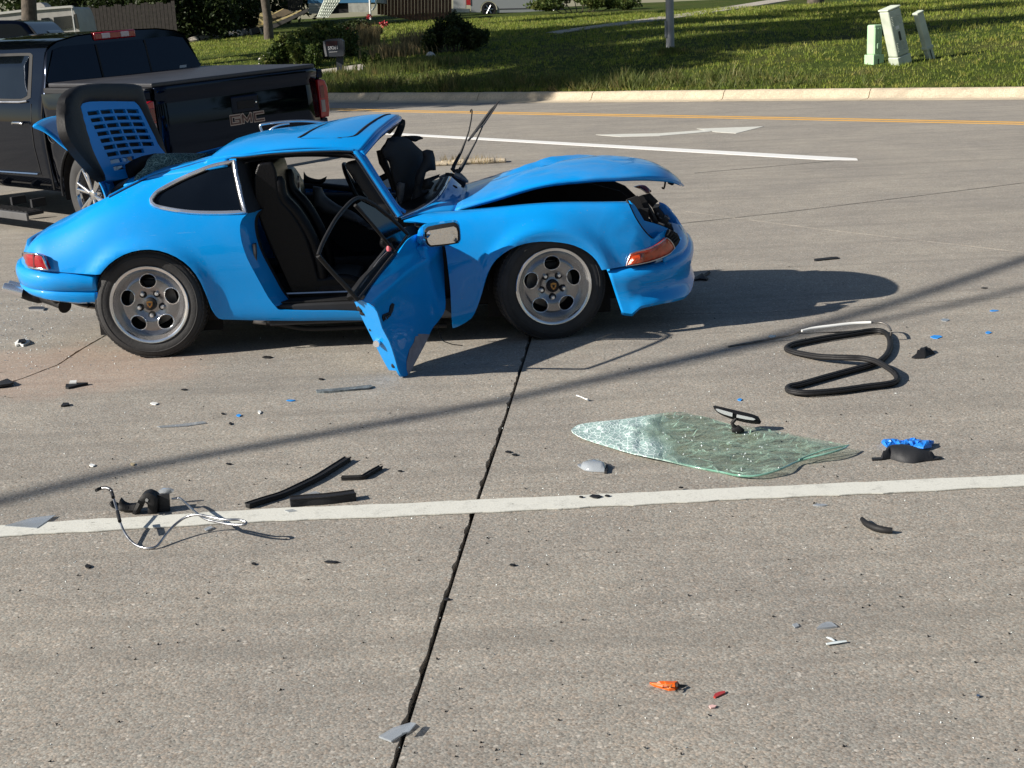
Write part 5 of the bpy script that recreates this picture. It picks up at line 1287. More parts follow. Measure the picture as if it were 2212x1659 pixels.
# tail lamps
for s in (1, -1):
    r = empty('tail_lamp'); r.parent = truck
    m = MB(); m.prism([(s*.893, .885), (s*.985, .885), (s*1.0, .95), (s*1.0, 1.16), (s*.975, 1.225), (s*.935, 1.24), (s*.893, 1.24)], -.035, .16, 'x'); m.build('lamp_body', M_red, r, bevel=.012, smooth=40)
    m = MB(); m.box((-.041, s*.925-.024, .935), (-.03, s*.925+.024, 1.05)); m.build('clear_lens', mat('grey lens', (.22, .2, .2), .15, coat=1) if s == 1 else bpy.data.materials['grey lens'], r, bevel=.008)
    m = MB(); m.box((-.040, s*.925-.024, 1.065), (-.03, s*.925+.024, 1.18)); m.build('dark_lens', M_redd, r, bevel=.008)
    m = MB(); m.box((-.01, s*.94-.05, .60), (.14, s*.94+.045, .88)); m.box((-.01, s*.935-.045, 1.245), (.14, s*.935+.03, 1.33)); m.build('corner_panel', B2, truck, bevel=.02)
m = MB(); m.box((-.20, -.98, .50), (.02, .98, .66)); m.build('rear_bumper', M_chrome, truck, bevel=.03)
# back window, three panes, and the roof brake lamp
rx = lambda z: 1.78+rear(z)-.010
def rplane(poly, nm, mt, off=0, par=truck, th=.006):
    m = MB(); n = len(poly); m.v = [(rx(z)-off, y, z) for y, z in poly]+[(rx(z)-off+th, y, z) for y, z in poly]
    m.f = [tuple(range(n)), tuple(range(2*n-1, n-1, -1))]+[(i, (i+1) % n, (i+1) % n+n, i+n) for i in range(n)]
    return m.build(nm, mt, par)
bw = rplane([(.80, 1.33), (.86, 1.40), (.72, 1.675), (.60, 1.70), (-.60, 1.70), (-.72, 1.675), (-.86, 1.40), (-.80, 1.33)], 'rear_window', M_glassd, .004)
for y0, y1 in ((-.27, .27),): rplane([(y0, 1.35), (y1, 1.35), (y1, 1.66), (y0, 1.66)], 'sliding_pane', M_glassd, .010, bw)
for y in (-.27, .27): rplane([(y-.008, 1.34), (y+.008, 1.34), (y+.008, 1.69), (y-.008, 1.69)], 'pane_divider', M_rub, .014, bw)
rplane([(-.60, 1.385), (-.68, 1.385), (-.69, 1.41), (-.61, 1.41)], 'sticker', mat('white decal', (.5, .5, .5), .6), .006, bw, .002)
bl = empty('roof_brake_lamp'); bl.parent = truck
MB().box((1.845, -.19, 1.725), (1.93, .27, 1.80)).build('lamp_body', M_red, bl, bevel=.015, smooth=40)
for y0, y1 in ((-.11, -.02), (.10, .19)): MB().box((1.837, y0, 1.738), (1.85, y1, 1.787)).build('clear_lens', mat('clear lamp', (.6, .5, .5), .1, coat=1, bump=.5, bscale=90), bl, bevel=.005)
# rear door: window, frame, handle, strip, seams
def sp(x, z, o=0):
    zz = [p[1] for p in cabs[1:-2]]; yy = [p[0] for p in cabs[1:-2]]
    return (x, np.interp(z, zz, yy)+o, z)
def sidepoly(P, nm, mt, o=.006, par=truck, k=3):
    pp = catmull(P, k, True, 40); nv, T, lo = tri2d(pp, [], .08); m = MB(); n = len(nv)
    m.v = [sp(x, z, o) for x, z in nv]+[sp(x, z, -.02) for x, z in nv]; m.f = list(T)+[tuple(i+n for i in f[::-1]) for f in T]
    for l in lo:
        for a, b in zip(l, l[1:]+l[:1]): m.f.append((a, b, b+n, a+n))
    return m.build(nm, mt, par, smooth=40)
rd = empty('rear_door'); rd.parent = truck
for dx in (0, 1.08):
    par = rd if dx == 0 else truck
    sidepoly([(2.02+dx, 1.255), (2.10+dx, 1.64), (2.16+dx, 1.66), (2.86+dx, 1.66), (2.90+dx, 1.62), (2.86+dx, 1.225), (2.15+dx, 1.225)], 'door_window_frame', M_rub, .003, par)
    sidepoly([(2.09+dx, 1.275), (2.155+dx, 1.62), (2.18+dx, 1.635), (2.83+dx, 1.635), (2.86+dx, 1.60), (2.83+dx, 1.245), (2.2+dx, 1.245)], 'door_window', M_glassd, .006, par)
    MB().tube([sp(2.06+dx, 1.225, .012), sp(2.2+dx, 1.215, .012), sp(2.98+dx, 1.21, .012)], .009, 6).build('window_trim', M_brushed, par)
    MB().tube([sp(2.08+dx, 1.02, .04), sp(2.12+dx, 1.03, .055), sp(2.24+dx, 1.03, .055), sp(2.28+dx, 1.02, .04)], .014, 8).build('door_handle', M_chrome, par, smooth=60)
    MB().tube([sp(2.03+dx, .535, .012), sp(2.99+dx, .525, .012)], .013, 6).build('side_moulding', M_chrome, par)
    MB().tube([sp(x+dx, z, .0) for x, z in [(1.99, 1.20), (1.985, 1.0), (2.0, .8), (1.99, .55), (2.0, .40)]], .006, 5).build('door_seam', M_dark, par)
MB().tube([(1.772, y, z) for y, z in [(.97, .40), (.985, .8), (.98, 1.1), (.94, 1.26)]], .010, 5).build('cab_gap', M_dark, truck)
P = [(1.62+.085*math.cos(t), .988, .93+.085*math.sin(t)) for t in np.linspace(0, 2*math.pi, 25)[:-1]]; MB().tube(P, .004, 5, closed=True).build('fuel_flap', M_trim, truck)
# running board
rbm = empty('running_board'); rbm.parent = truck
MB().box((1.95, 1.02, .17), (3.9, 1.20, .205)).build('step', M_trim, rbm, bevel=.006)
MB().box((1.93, 1.19, .13), (3.92, 1.215, .20)).build('step_edge', M_steel2 if 'M_steel2' in globals() else mat('grey cast aluminium', (.14, .14, .145), .5, .5, var=.2), rbm, bevel=.004)
for k in range(24): MB().box((1.98+k*.08, 1.03, .205), (2.03+k*.08, 1.18, .211)).build('tread_rib', M_rub, rbm)
for x in (2.1, 2.5, 3.1, 3.7): MB().box((x, .9, .22), (x+.035, 1.05, .30)).build('step_bracket', M_trim, rbm)
def twheel(x, s):
    w_ = empty('wheel', (x, s*.86, .385)); w_.parent = truck
    M_ = Matrix.Scale(s, 4, (0, 1, 0))
    m = MB(); m.lathe([(.24, .11), (.262, .12), (.31, .128), (.35, .122), (.378, .10), (.388, .08), (.388, -.08), (.375, -.11), (.30, -.12), (.24, -.11)], 56, 'y', M_); m.build('tyre', M_tyre, w_, smooth=50)
    m = MB(); m.lathe([(.252, .118), (.244, .122), (.236, .112), (.228, .06), (.225, -.1)], 56, 'y', M_); r = m.build('rim', M_chrome, w_, smooth=40)
    for k in range(6):
        q = 2*math.pi*k/6+.3
        for d in (-.13, .13):
            a = Vector((.05*math.cos(q), .085, .05*math.sin(q))); b = Vector((.235*math.cos(q+d), .105, .235*math.sin(q+d)))
            MB().tube([M_ @ a, M_ @ b], [.022, .014], 8).build('spoke', M_chrome, w_, smooth=60)
    MB().lathe([(0, .11), (.03, .108), (.05, .10), (.06, .08), (.07, .04)], 24, 'y', M_).build('hub_cap', M_chrome, w_, smooth=50)
    MB().lathe([(0, .0), (.225, .0)], 32, 'y', M_).build('brake_disc', M_dark, w_)
for x in (1.11, 4.6):
    for s in (1, -1): twheel(x, s)
# ------------------------------------------------------------------ background
def atY(x, y, Y): r = ray(x, y); return CO+r*(Y/r[1])
def cb(x, y): return (493.7+x/6.72, y/6.72)
def cq(x, y): return (603.5+x/3.36, y/3.36)
def ti(x, y): return (x/5.76, y/5.76)
def cp(x, y): return (1865.3+x/10.08, y/10.08)
def face(name, pts, cv, Y, mt, thick, parent=None, bulge=0, step=30, k=1, holes=(), tilt=0, corner=38):
    'upright piece at distance Y: front outline from the view, real depth behind it'
    pp = [cv(*p) for p in pts]; pp = catmull(pp, k, True, corner) if k > 1 else pp
    nv, T, lo = tri2d(pp, [[cv(*p) for p in h] for h in holes], step); F = [atY(a, b, Y) for a, b in nv]; n = len(F)
    m = MB(); m.v = [tuple(p) for p in F]+[tuple(p+np.array([tilt*thick, thick, 0])) for p in F]; m.f = list(T)+[tuple(i+n for i in f[::-1]) for f in T]
    for l in lo:
        for a, b in zip(l, l[1:]+l[:1]): m.f.append((a, b, b+n, a+n))
    return m.build(name, mt, parent, smooth=30)
# leafy plants
def leaves(name, blobs, n, size, mt, parent=None, flat=1.0):
    'many small leaf faces clumped inside ellipsoids (x,y,z,rx,ry,rz)'
    V_ = np.zeros((n*4, 3)); F_ = []
    vol = np.array([b[3]*b[4]*b[5] for b in blobs]); pr = vol**.75; pr /= pr.sum(); idx = rng.choice(len(blobs), n, p=pr); k = 0
    B = np.array(blobs)[idx]
    d = rng.normal(size=(n, 3)); d /= np.linalg.norm(d, axis=1)[:, None]; rr = rng.random(n)**.45
    # uneven outline
    ang = np.array([noise.noise(Vector((q[0]*2.2+b[0], q[1]*2.2+b[1], q[2]*2.2+b[2]))) for q, b in zip(d, B)])
    P = B[:, :3]+d*B[:, 3:6]*(rr*(1+.45*ang))[:, None]
    a = rng.normal(size=(n, 3)); a /= np.linalg.norm(a, axis=1)[:, None]; b = np.cross(a, rng.normal(size=(n, 3))); b /= np.linalg.norm(b, axis=1)[:, None]
    s = size*(.6+.8*rng.random(n))[:, None]
    V_[0::4] = P-a*s; V_[1::4] = P-b*s*.45; V_[2::4] = P+a*s; V_[3::4] = P+b*s*.45
    me = bpy.data.meshes.new(name); me.vertices.add(n*4); me.vertices.foreach_set('co', V_.ravel())
    me.loops.add(n*4); me.loops.foreach_set('vertex_index', np.arange(n*4)); me.polygons.add(n); me.polygons.foreach_set('loop_start', np.arange(0, n*4, 4)); me.polygons.foreach_set('loop_total', np.full(n, 4))
    me.update(calc_edges=True); me.materials.append(mt)
    o = bpy.data.objects.new(name, me); C.objects.link(o)
    if parent is not None: o.parent = parent
    return o
def tree(x, y, h, cr, label, n=9000, mt=None, size=.16, tr=.2, z0=None, base=.35, group=None, name='tree', seed=0, conical=False):
    rnd = random.Random(seed); z0 = lz(x, y) if z0 is None else z0
    t = empty(name, (x, y, z0), 0, label, 'tree', group)
    pts = [Vector((0, 0, -.2))]; 
    for k in range(1, 8): pts.append(Vector((rnd.gauss(0, .02)*h*.3, rnd.gauss(0, .02)*h*.3, h*.85*k/7)))
    m = MB(); m.tube(pts, [tr*1.35, tr*1.05]+[tr*(1-.8*k/7) for k in range(1, 7)], 10)
    blobs = []
    nb = 16 if not conical else 12
    for k in range(nb):
        f = base+(1-base)*(k+.5)/nb; q = rnd.uniform(0, 6.28); z = h*f
        rad = cr*(1-((f-base)/(1-base))**1.6*.75) if not conical else cr*(1.02-(f-base)/(1-base))
        d = rad*rnd.uniform(.35, .7) if not conical else rad*.3; c = Vector((math.cos(q)*d, math.sin(q)*d, z))
        a = pts[min(7, int(f*7))].copy(); a.z = max(h*base*.7, z-d*.7)
        m.tube([a, (a+c)/2+Vector((0, 0, .15)), c], [tr*.35, tr*.22, tr*.08], 6)
        r_ = rad*rnd.uniform(.38, .6); blobs.append((c.x, c.y, c.z, r_, r_, r_*rnd.uniform(.55, .8)))
    m.build('trunk', M_bark, t, smooth=60)
    leaves('crown', blobs, n, size, mt or M_leafd, t)
    return t
def bush(px, Y, w_, h, label, n, mt, size=.05, blobs=5, cat='bush', name='bush', seed=1, group=None, base=None, rs=1.):
    rnd = random.Random(seed); b = LW(*px) if base is None else base; pm = ((b-CO)@FW)/FOC; w_ *= pm; h *= pm; size *= .75
    t = empty(name, tuple(b), 0, label, cat, group); B = []; m = MB()
    for k in range(blobs):
        dx = (k+.5)/blobs-.5; env = math.sqrt(max(.05, 1-(2*dx)**2)); c = (dx*w_*.82+rnd.uniform(-.05, .05)*w_, rnd.uniform(-.22, .22)*w_, h*env*rnd.uniform(.30, .72)+.05*h); r_ = w_*rnd.uniform(.10, .19)*rs
        B.append((c[0], c[1], c[2], r_, r_, min(c[2]+.1*h, h*rnd.uniform(.18, .32)*rs)))
        m.tube([(dx*w_*.3, 0, -.1), c], [.03, .01], 5)
    m.build('stems', M_bark, t); leaves('foliage', B, n, size, mt, t)
    return t
# overhead trees standing left of the view; they shade the lawn
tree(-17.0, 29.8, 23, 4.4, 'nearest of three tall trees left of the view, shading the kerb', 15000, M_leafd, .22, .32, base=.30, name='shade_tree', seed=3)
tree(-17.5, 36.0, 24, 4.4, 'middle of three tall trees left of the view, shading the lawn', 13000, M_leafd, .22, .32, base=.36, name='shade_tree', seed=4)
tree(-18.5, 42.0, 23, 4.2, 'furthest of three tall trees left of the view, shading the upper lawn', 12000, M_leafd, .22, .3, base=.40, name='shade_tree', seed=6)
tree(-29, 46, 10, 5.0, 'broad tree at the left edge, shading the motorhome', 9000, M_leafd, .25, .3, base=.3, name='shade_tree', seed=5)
# trees and hedge line along the dark yard behind the truck
p = LW(66, 60); x0 = atY(66, 40, 46)
tree(x0[0], 46, 13, 2.5, 'thick grey trunked tree in front of the motorhome', 9000, M_leafm, .15, .24, base=.42, name='yard_tree', seed=11, z0=lz(x0[0], 46)-.2)
for i, (px, Y, h, cr_, lb, bs) in enumerate([(150, 84, 12, 4.4, 'dark tree behind the motorhome, at the left of the row', .12), (255, 82, 13, 4.6, 'dense dark tree above the truck cab, second of the row', .06), (345, 80, 13, 4.4, 'dense dark tree over the truck back window, third of the row', .05),
        (430, 84, 14, 4.6, 'dense dark tree left of the yellow slide, fourth of the row', .05), (510, 88, 13, 4.2, 'dark tree directly behind the yellow slide', .08), (620, 92, 14, 4.4, 'dark tree left of the blue house', .1), (40, 78, 12, 4.5, 'dark tree at the far left above the motorhome roof', .1), (300, 76, 14, 5, 'tallest dark tree behind the row', .1)]):
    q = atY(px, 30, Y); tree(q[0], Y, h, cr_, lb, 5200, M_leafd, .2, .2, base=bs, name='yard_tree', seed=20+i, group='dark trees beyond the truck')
q = atY(574, 10, 58); tree(q[0], 58, 12, 1.8, 'slim trunked tree behind the yellow slide', 3000, M_leafd, .15, .17, base=.55, name='yard_tree', seed=31, z0=lz(q[0], 58)-.6)
M_fenced = mat('weathered fence boards', (.04, .034, .03), .85, bump=.5, bscale=30, var=.4, vscale=8)
fn = empty('board_fence', tuple(atY(300, 80, 60)), 0, 'dark weathered board fence in the shade behind the black truck', 'fence')
for k in range(24):
    a = atY(190+k*8.2, 100, 60)-np.array(fn.location); z = lz(*(atY(190+k*8.2, 100, 60)[:2]))-fn.location[2]
    MB().box((a[0], 0, z-.3), (a[0]+.14, .03, z+1.7+.05*math.sin(k*1.7))).build('board', M_fenced, fn)
for i, (px, py, w_, h_) in enumerate([(185, 96, 150, 170), (275, 94, 150, 180), (362, 92, 150, 170), (440, 86, 140, 165), (510, 76, 110, 150)]):
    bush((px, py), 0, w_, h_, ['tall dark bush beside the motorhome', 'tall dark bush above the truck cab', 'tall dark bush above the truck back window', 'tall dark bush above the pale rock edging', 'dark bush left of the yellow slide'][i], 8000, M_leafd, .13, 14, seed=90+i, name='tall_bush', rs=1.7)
# motorhome
M_rv = mat('dusty white panel', (.42, .41, .38), .5, var=.12); M_rvd = mat('motorhome stripe', (.06, .06, .07), .5); M_win = mat('dark window', (.02, .026, .03), .08, coat=1)
rv = empty('motorhome', tuple(atY(90, 80, 55)*np.array([1, 1, 0])), 0, 'dusty white motorhome parked in the shade behind the black vehicles', 'motorhome')
def rvp(name, pts, off, mt, th, par=rv, k=1):
    o = face(name, pts, ti, 55-off, mt, th, None, step=60, k=k)
    o.data.transform(Matrix.Translation(-Vector(rv.location))); o.parent = rv if par is rv else par
    if par is not rv: pass
    return o
rvp('body', [(-500, 190), (0, 160), (450, 105), (880, 85), (910, 110), (950, 210), (985, 360), (1000, 450), (1000, 800), (-500, 860)], 0, M_rv, 2.4)
rvp('roof_edge', [(-500, 175), (0, 150), (440, 100), (870, 68), (900, 75), (905, 100), (870, 95), (440, 128), (0, 180), (-500, 205)], .06, mat('white roof edge', (.6, .6, .56), .5), .2)
rvp('roof_vent', [(442, 40), (500, 30), (545, 60), (560, 88), (445, 100)], -.6, M_rv, .8)
for w_ in ([(512, 228), (600, 218), (622, 250), (636, 345), (622, 358), (530, 360), (515, 330)], [(665, 215), (880, 193), (893, 215), (898, 345), (880, 352), (700, 372), (680, 360), (668, 250)], [(150, 255), (255, 238), (275, 262), (275, 300), (160, 320)]):
    rvp('window', w_, .04, M_win, .06, k=2)
rvp('windscreen', [(915, 180), (945, 170), (985, 350), (960, 362), (935, 345)], .02, M_win, .06)
rvp('corner_pole', [(885, 105), (893, 104), (945, 445), (932, 450)], .12, M_white, .04)
rvp('stripe', [(600, 380), (780, 400), (900, 405), (985, 395), (985, 410), (900, 428), (760, 420), (640, 400)], .03, M_rvd, .05)
rvp('lower_stripe', [(700, 458), (780, 452), (920, 445), (1000, 440), (1000, 452), (920, 458), (780, 470)], .03, M_rvd, .05)
for x in (-150, 760):
    c_ = atY(*ti(x, 640), 54.9)-np.array(rv.location); MB().lathe([(0, -.1), (.25, -.1), (.42, -.06), (.42, .2)], 24, 'y', Matrix.Translation(c_)).build('wheel', M_rub, rv, smooth=40)
# second dark vehicle beyond the pickup
sv = empty('dark_suv', tuple(atY(40, 200, 18.5)*np.array([1, 1, 0])), 0, 'dark vehicle with sloping rear glass, half hidden beyond the pickup at the left edge', 'car')
def svp(name, pts, off, mt, th, k=2, bev=None):
    o = face(name, pts, ti, 18.5+off, mt, th, None, step=50, k=k); o.data.transform(Matrix.Translation(-Vector(sv.location))); o.parent = sv
    if bev:
        md = o.modifiers.new('b', 'BEVEL'); md.width = bev; md.segments = 3; md.limit_method = 'ANGLE'; md.angle_limit = R(40)
    return o
svp('body', [(-900, 300), (-500, 262), (0, 252), (180, 256), (270, 272), (330, 305), (400, 375), (480, 460), (560, 560), (640, 700), (700, 900), (700, 1500), (-900, 1500)], 0, M_black, 1.3, 2, .05)
svp('side_window', [(-400, 330), (0, 300), (200, 300), (270, 330), (380, 470), (300, 520), (-400, 540)], -.01, M_glassd, .03)
svp('rear_pillar', [(345, 310), (362, 318), (440, 405), (520, 500), (500, 505), (420, 410)], -.02, M_trim, .03)
svp('rear_glass', [(375, 322), (480, 345), (590, 385), (640, 430), (700, 490), (720, 560), (560, 560), (520, 500), (440, 400)], .55, M_glassd, .6)
svp('roof_aerial', [(0, 605), (10, 575), (35, 540), (48, 560), (48, 610)], -3.5, M_trim, .03, 1)
for x in (-500, 450):
    c_ = atY(*ti(x, 1350), 18.6)-np.array(sv.location); MB().lathe([(0, -.1), (.22, -.1), (.36, -.05), (.36, .2)], 24, 'y', Matrix.Translation((c_[0], c_[1], .36))).build('wheel', M_tyre, sv, smooth=40)
# rock edging and yellow slide
rw = empty('rock_edging', tuple(LW(480, 88)), 0, 'low row of pale rocks along the shaded yard edge left of the slide', 'rock wall'); rl = np.array(rw.location)
M_rock = mat('pale limestone', (.34, .31, .26), .85, bump=.6, bscale=9, var=.35, vscale=4)
for k in range(22):
    px = 418+k*5.6+random.uniform(-2, 2); py = 89-(px-418)*.125+random.uniform(-3, 2); p = LW(px, py)-rl; s = random.uniform(.16, .30)
    bm = bmesh.new(); bmesh.ops.create_icosphere(bm, subdivisions=2, radius=1)
    for v in bm.verts: v.co *= 1+.35*noise.noise(v.co*1.4+Vector((k, 0, 0)))
    bmesh.ops.scale(bm, vec=(s*1.3, s, s*.7), verts=bm.verts); me = bpy.data.meshes.new('rock'); bm.to_mesh(me); bm.free(); me.materials.append(M_rock)
    o = bpy.data.objects.new('rock', me); C.objects.link(o); o.parent = rw; o.location = p+np.array([0, 0, s*.3]); shade(o, 40)
M_yel = mat('faded yellow plastic', (.62, .50, .24), .5, var=.1); M_brn = mat('brown plank side', (.14, .11, .07), .7, var=.3)
sd = empty('garden_slide', tuple(LW(*cb(480, 500))), 0, 'faded yellow garden slide lying on grey beams on the bank', 'slide'); SLY = float(sd.location[1])
def rel(o, e): o.data.transform(Matrix.Translation(-Vector(e.location))); o.parent = e; return o
rel(face('slide_end', [(450, 195), (520, 172), (592, 155), (600, 200), (597, 335), (540, 350), (400, 395), (395, 385), (428, 355)], cb, SLY, M_yel, .10, step=20), sd)
rel(face('slide_back', [(592, 155), (625, 165), (650, 190), (790, 122), (800, 130), (660, 205), (600, 215)], cb, SLY+.3, M_yel, .12, step=20), sd)
rel(face('slide_bed', [(600, 215), (660, 205), (795, 130), (850, 140), (935, 182), (860, 210), (600, 330)], cb, SLY+.25, M_brn, .3, step=20), sd)
rel(face('slide_rail', [(400, 385), (590, 330), (830, 240), (1050, 140), (1058, 155), (850, 258), (600, 350), (430, 398)], cb, SLY-.1, M_yel, .12, step=20), sd)
rel(face('beam', [(450, 410), (600, 362), (860, 262), (1060, 165), (1140, 118), (1155, 165), (1090, 200), (870, 310), (620, 430), (480, 470)], cb, SLY-.12, mat('dark timber', (.06, .058, .055), .8, var=.3), .35, step=25), sd)
rel(face('beam', [(295, 420), (420, 388), (460, 420), (440, 470), (330, 510), (310, 480)], cb, SLY-.2, bpy.data.materials['dark timber'], .3, step=25), sd)
rel(face('beam_end', [(300, 425), (322, 420), (345, 510), (325, 520)], cb, SLY-.26, M_rock, .05), sd); rel(face('beam_end', [(440, 408), (465, 405), (495, 490), (472, 498)], cb, SLY-.26, M_rock, .05), sd)
pal = empty('pallet_crate', tuple(LW(*cb(950, 160))), 0, 'grey slatted crate standing left of the blue house', 'crate')
for k in range(7): rel(face('slat', [(860+k*31, 0), (884+k*31, 0), (884+k*31, 155), (860+k*31, 155)], cb, float(pal.location[1]), M_fenced, .04), pal)
for y in (5, 120): rel(face('rail', [(858, y), (1072, y), (1072, y+22), (858, y+22)], cb, float(pal.location[1])+.05, M_fenced, .05), pal)
# blue house corner
hs = empty('house', tuple(LW(*cb(1300, 200))), 0, 'blue sided house on a pale block base, cut off by the top of the picture', 'house'); HY = float(hs.location[1])
M_sid = mat('blue siding', (.06, .20, .36), .6, var=.08); M_blk = mat('pale foundation block', (.42, .42, .38), .85, bump=.4, bscale=12, var=.2, vscale=5)
for k in range(14):   # siding boards up to the eaves
    y1 = 50-k*46; rel(face('siding_board', [(1150, y1-44), (2150, y1-60), (2150, y1-14), (1150, y1)], cb, HY-.01-.0*k, M_sid, .05, step=400), hs)
rel(face('foundation', [(1160, 55), (1440, 45), (1440, 200), (1165, 198)], cb, HY, M_blk, .2, step=400), hs)
rel(face('foundation', [(1735, 15), (2055, 0), (2055, 180), (1742, 175)], cb, HY, M_blk, .2, step=400), hs)
rel(face('crawl_space', [(1440, -20), (1735, -30), (1742, 185), (1440, 205)], cb, HY+.15, M_dark, .1, step=400), hs)
rel(face('wall_core', [(1160, -600), (2170, -620), (2170, 40), (1160, 50)], cb, HY+.06, M_blk, 6., step=2000), hs)
for y in (90, 130, 170): rel(face('block_course', [(1160, y), (1440, y-4), (1440, y-1), (1160, y+3)], cb, HY-.01, M_fenced, .02, step=400), hs)
dn = empty('downspout', tuple(atY(*cb(2060, 280), HY-.4)), 0, 'thin white downspout running down the house corner', 'downspout')
rel(MB().tube([atY(*cb(2038, -300), HY-.4), atY(*cb(2050, 0), HY-.4), atY(*cb(2064, 285), HY-.4)], .045, 8).build('pipe', M_white, None, smooth=60), dn)
rel(MB().tube([atY(*cb(2140, -300), HY-.3), atY(*cb(2138, 60), HY-.3), atY(*cb(2125, 100), HY-.3), atY(*cb(2085, 150), HY-.3)], .04, 8).build('elbow_pipe', M_white, None, smooth=60), dn)
M_lat = mat('white lattice', (.72, .76, .68), .6, var=.05)
la = empty('lattice_panel', tuple(atY(*cb(1370, 250), HY-1.2)), 0, 'white lattice panel leaning against the blue house', 'lattice')
A0, A1, B0, B1 = (1395, -10), (1630, -10), (1285, 250), (1445, 255)
rel(face('backing', [(1395, -10), (1630, -10), (1540, 120), (1445, 255), (1285, 250)], cb, HY-1.15, mat('pale panel', (.50, .56, .48), .7, var=.06), .04, step=60), la)
for k in range(7):
    t = k/6; a = (1395+235*t, -10); b = (1285+160*t, 250); rel(MB().tube([atY(*cb(*a), HY-1.2), atY(*cb(*b), HY-1.2)], .018, 4).build('slat', M_lat, None), la)
    a = (1395-110*t, -10+260*t); b = (1630-185*t, -10+262*t); rel(MB().tube([atY(*cb(*a), HY-1.22), atY(*cb(*b), HY-1.22)], .018, 4).build('slat', M_lat, None), la)
# brown plank fence
M_pl = mat('reddish brown planks', (.20, .095, .05), .8, bump=.4, bscale=20, var=.35, vscale=5)
pf = empty('plank_fence', tuple(LW(*cq(1000, 150))), 0, 'tall reddish brown plank fence between the blue house and the silver pickup', 'fence'); PY = float(pf.location[1])
for k in range(22):
    x = 712+k*24.5; yb = 105+min(40, (x-712)*.17)
    rel(face('plank', [(x, -160), (x+23, -160), (x+23, yb+random.uniform(-3, 3)), (x, yb)], cq, PY+random.uniform(-.02, .02), M_pl, .04, step=400), pf)
# silver pickup
sp_ = empty('silver_pickup', tuple(LW(*cq(1500, 105))), 0, 'silver pickup parked on the lawn drive, cut off by the top of the picture', 'pickup truck'); SY = float(sp_.location[1])
M_sil = paint_mat('silver paint', (.26, .28, .29), .05)
wr = 54; wc = (1520, 68)
ar = [(wc[0]+62*math.cos(t), wc[1]-62*math.sin(t)) for t in np.linspace(-.35, math.pi+.35, 16)]
rel(face('body', [(1385, -60), (1390, 88), (1455, 90)]+ar[::-1]+[(1590, 92), (2060, 84)]+[(2060, -60)], cq, SY, M_sil, 1.8, step=80), sp_)
rel(face('cab', [(1720, -60), (1760, -160), (2000, -165), (2060, -60)], cq, SY+.1, M_sil, 1.6, step=80), sp_)
rel(face('side_window', [(1745, -65), (1775, -140), (1985, -142), (2000, -65)], cq, SY+.08, M_win, .05, step=80), sp_)
rel(face('sill_line', [(1590, 62), (2060, 52), (2060, 58), (1590, 68)], cq, SY-.02, M_rvd, .05, step=80), sp_)
rel(face('tail_lamp', [(1355, -30), (1385, -30), (1388, 38), (1358, 36)], cq, SY-.03, M_red, .2, step=80), sp_)
rel(face('tailgate', [(1262, -60), (1355, -60), (1352, 60), (1262, 62)], cq, SY+.15, mat('pale silver gate', (.45, .47, .46), .35, .3), 1.6, step=80), sp_)
rel(face('rear_bumper', [(1245, 62), (1380, 64), (1380, 90), (1250, 88)], cq, SY+.05, M_brushed, 1.7, step=80), sp_)
for wx in (1520, 2000):
    c_ = atY(*cq(wx, wc[1]-(wx-1520)*.02), SY-.02); rr = np.linalg.norm(atY(*cq(wx+wr, wc[1]), SY)-atY(*cq(wx, wc[1]), SY))
    rel(MB().lathe([(rr*.6, -.04), (rr*.95, -.04), (rr, 0), (rr, .22)], 28, 'y', Matrix.Translation(c_)).build('tyre', M_rub, None, smooth=40), sp_)
    m = MB(); m.lathe([(0, .02), (rr*.62, .02), (rr*.62, -.05)], 28, 'y', Matrix.Translation(c_))
    rel(m.build('wheel_back', M_dark, None), sp_)
    m = MB()
    for k in range(6): q = k*1.047; m.tube([c_+np.array([0, -.03, 0]), c_+np.array([rr*.6*math.cos(q), -.03, rr*.6*math.sin(q)])], .035, 6)
    rel(m.build('rim', M_brushed, None), sp_)
# shrubs, grasses
def blob_px(pxs, w_, h):
    return None
bush((632, 150), 0, 120, 84, 'large leafy garden bush left of the mailbox', 9500, M_leafm, .075, 14, seed=41, name='garden_bush')
bush((700, 128), 0, 150, 96, 'dark twiggy bush behind the mailbox', 8500, M_leafm, .07, 14, seed=42, name='garden_bush')
bush((765, 88), 0, 120, 48, 'low dark hedge under the white downspout', 7000, M_leafd, .08, 7, seed=43, name='garden_bush')
bush((803, 156), 0, 46, 56, 'small bright bush right of the driveway slab', 2600, M_leafm, .055, 3, seed=44, name='small_bush')
bush((980, 112), 0, 136, 86, 'big rounded dark bush alone on the lawn', 12000, M_leafd, .06, 12, seed=45, name='round_bush')
bush((1252, 27), 0, 230, 60, 'wide leafy tree skirt hanging over the upper lawn', 9000, M_leafm, .11, 8, seed=46, name='hanging_foliage')
bush((1042, 90), 0, 40, 36, 'small loose shoot at the right of the round dark bush', 1200, M_leafm, .06, 3, seed=47, name='small_bush')
M_flw = mat('red flowers', (.40, .02, .03), .5)
for i, (px, py) in enumerate([(748, 66), (796, 36), (828, 52)]):
    p = LW(px, py+25); r = np.array(ray(px, py)); t = (p[1]-.8)/r[1]; q = CO+r*t
    o = leaves('flower_cluster', [(0, 0, 0, .16, .14, .12)], 60, .05, M_flw); o.location = q
    tag(o, ['red flower cluster in the middle of the twiggy bush', 'red flower cluster beside the white downspout', 'red flower cluster right of the downspout'][i], 'flowers')
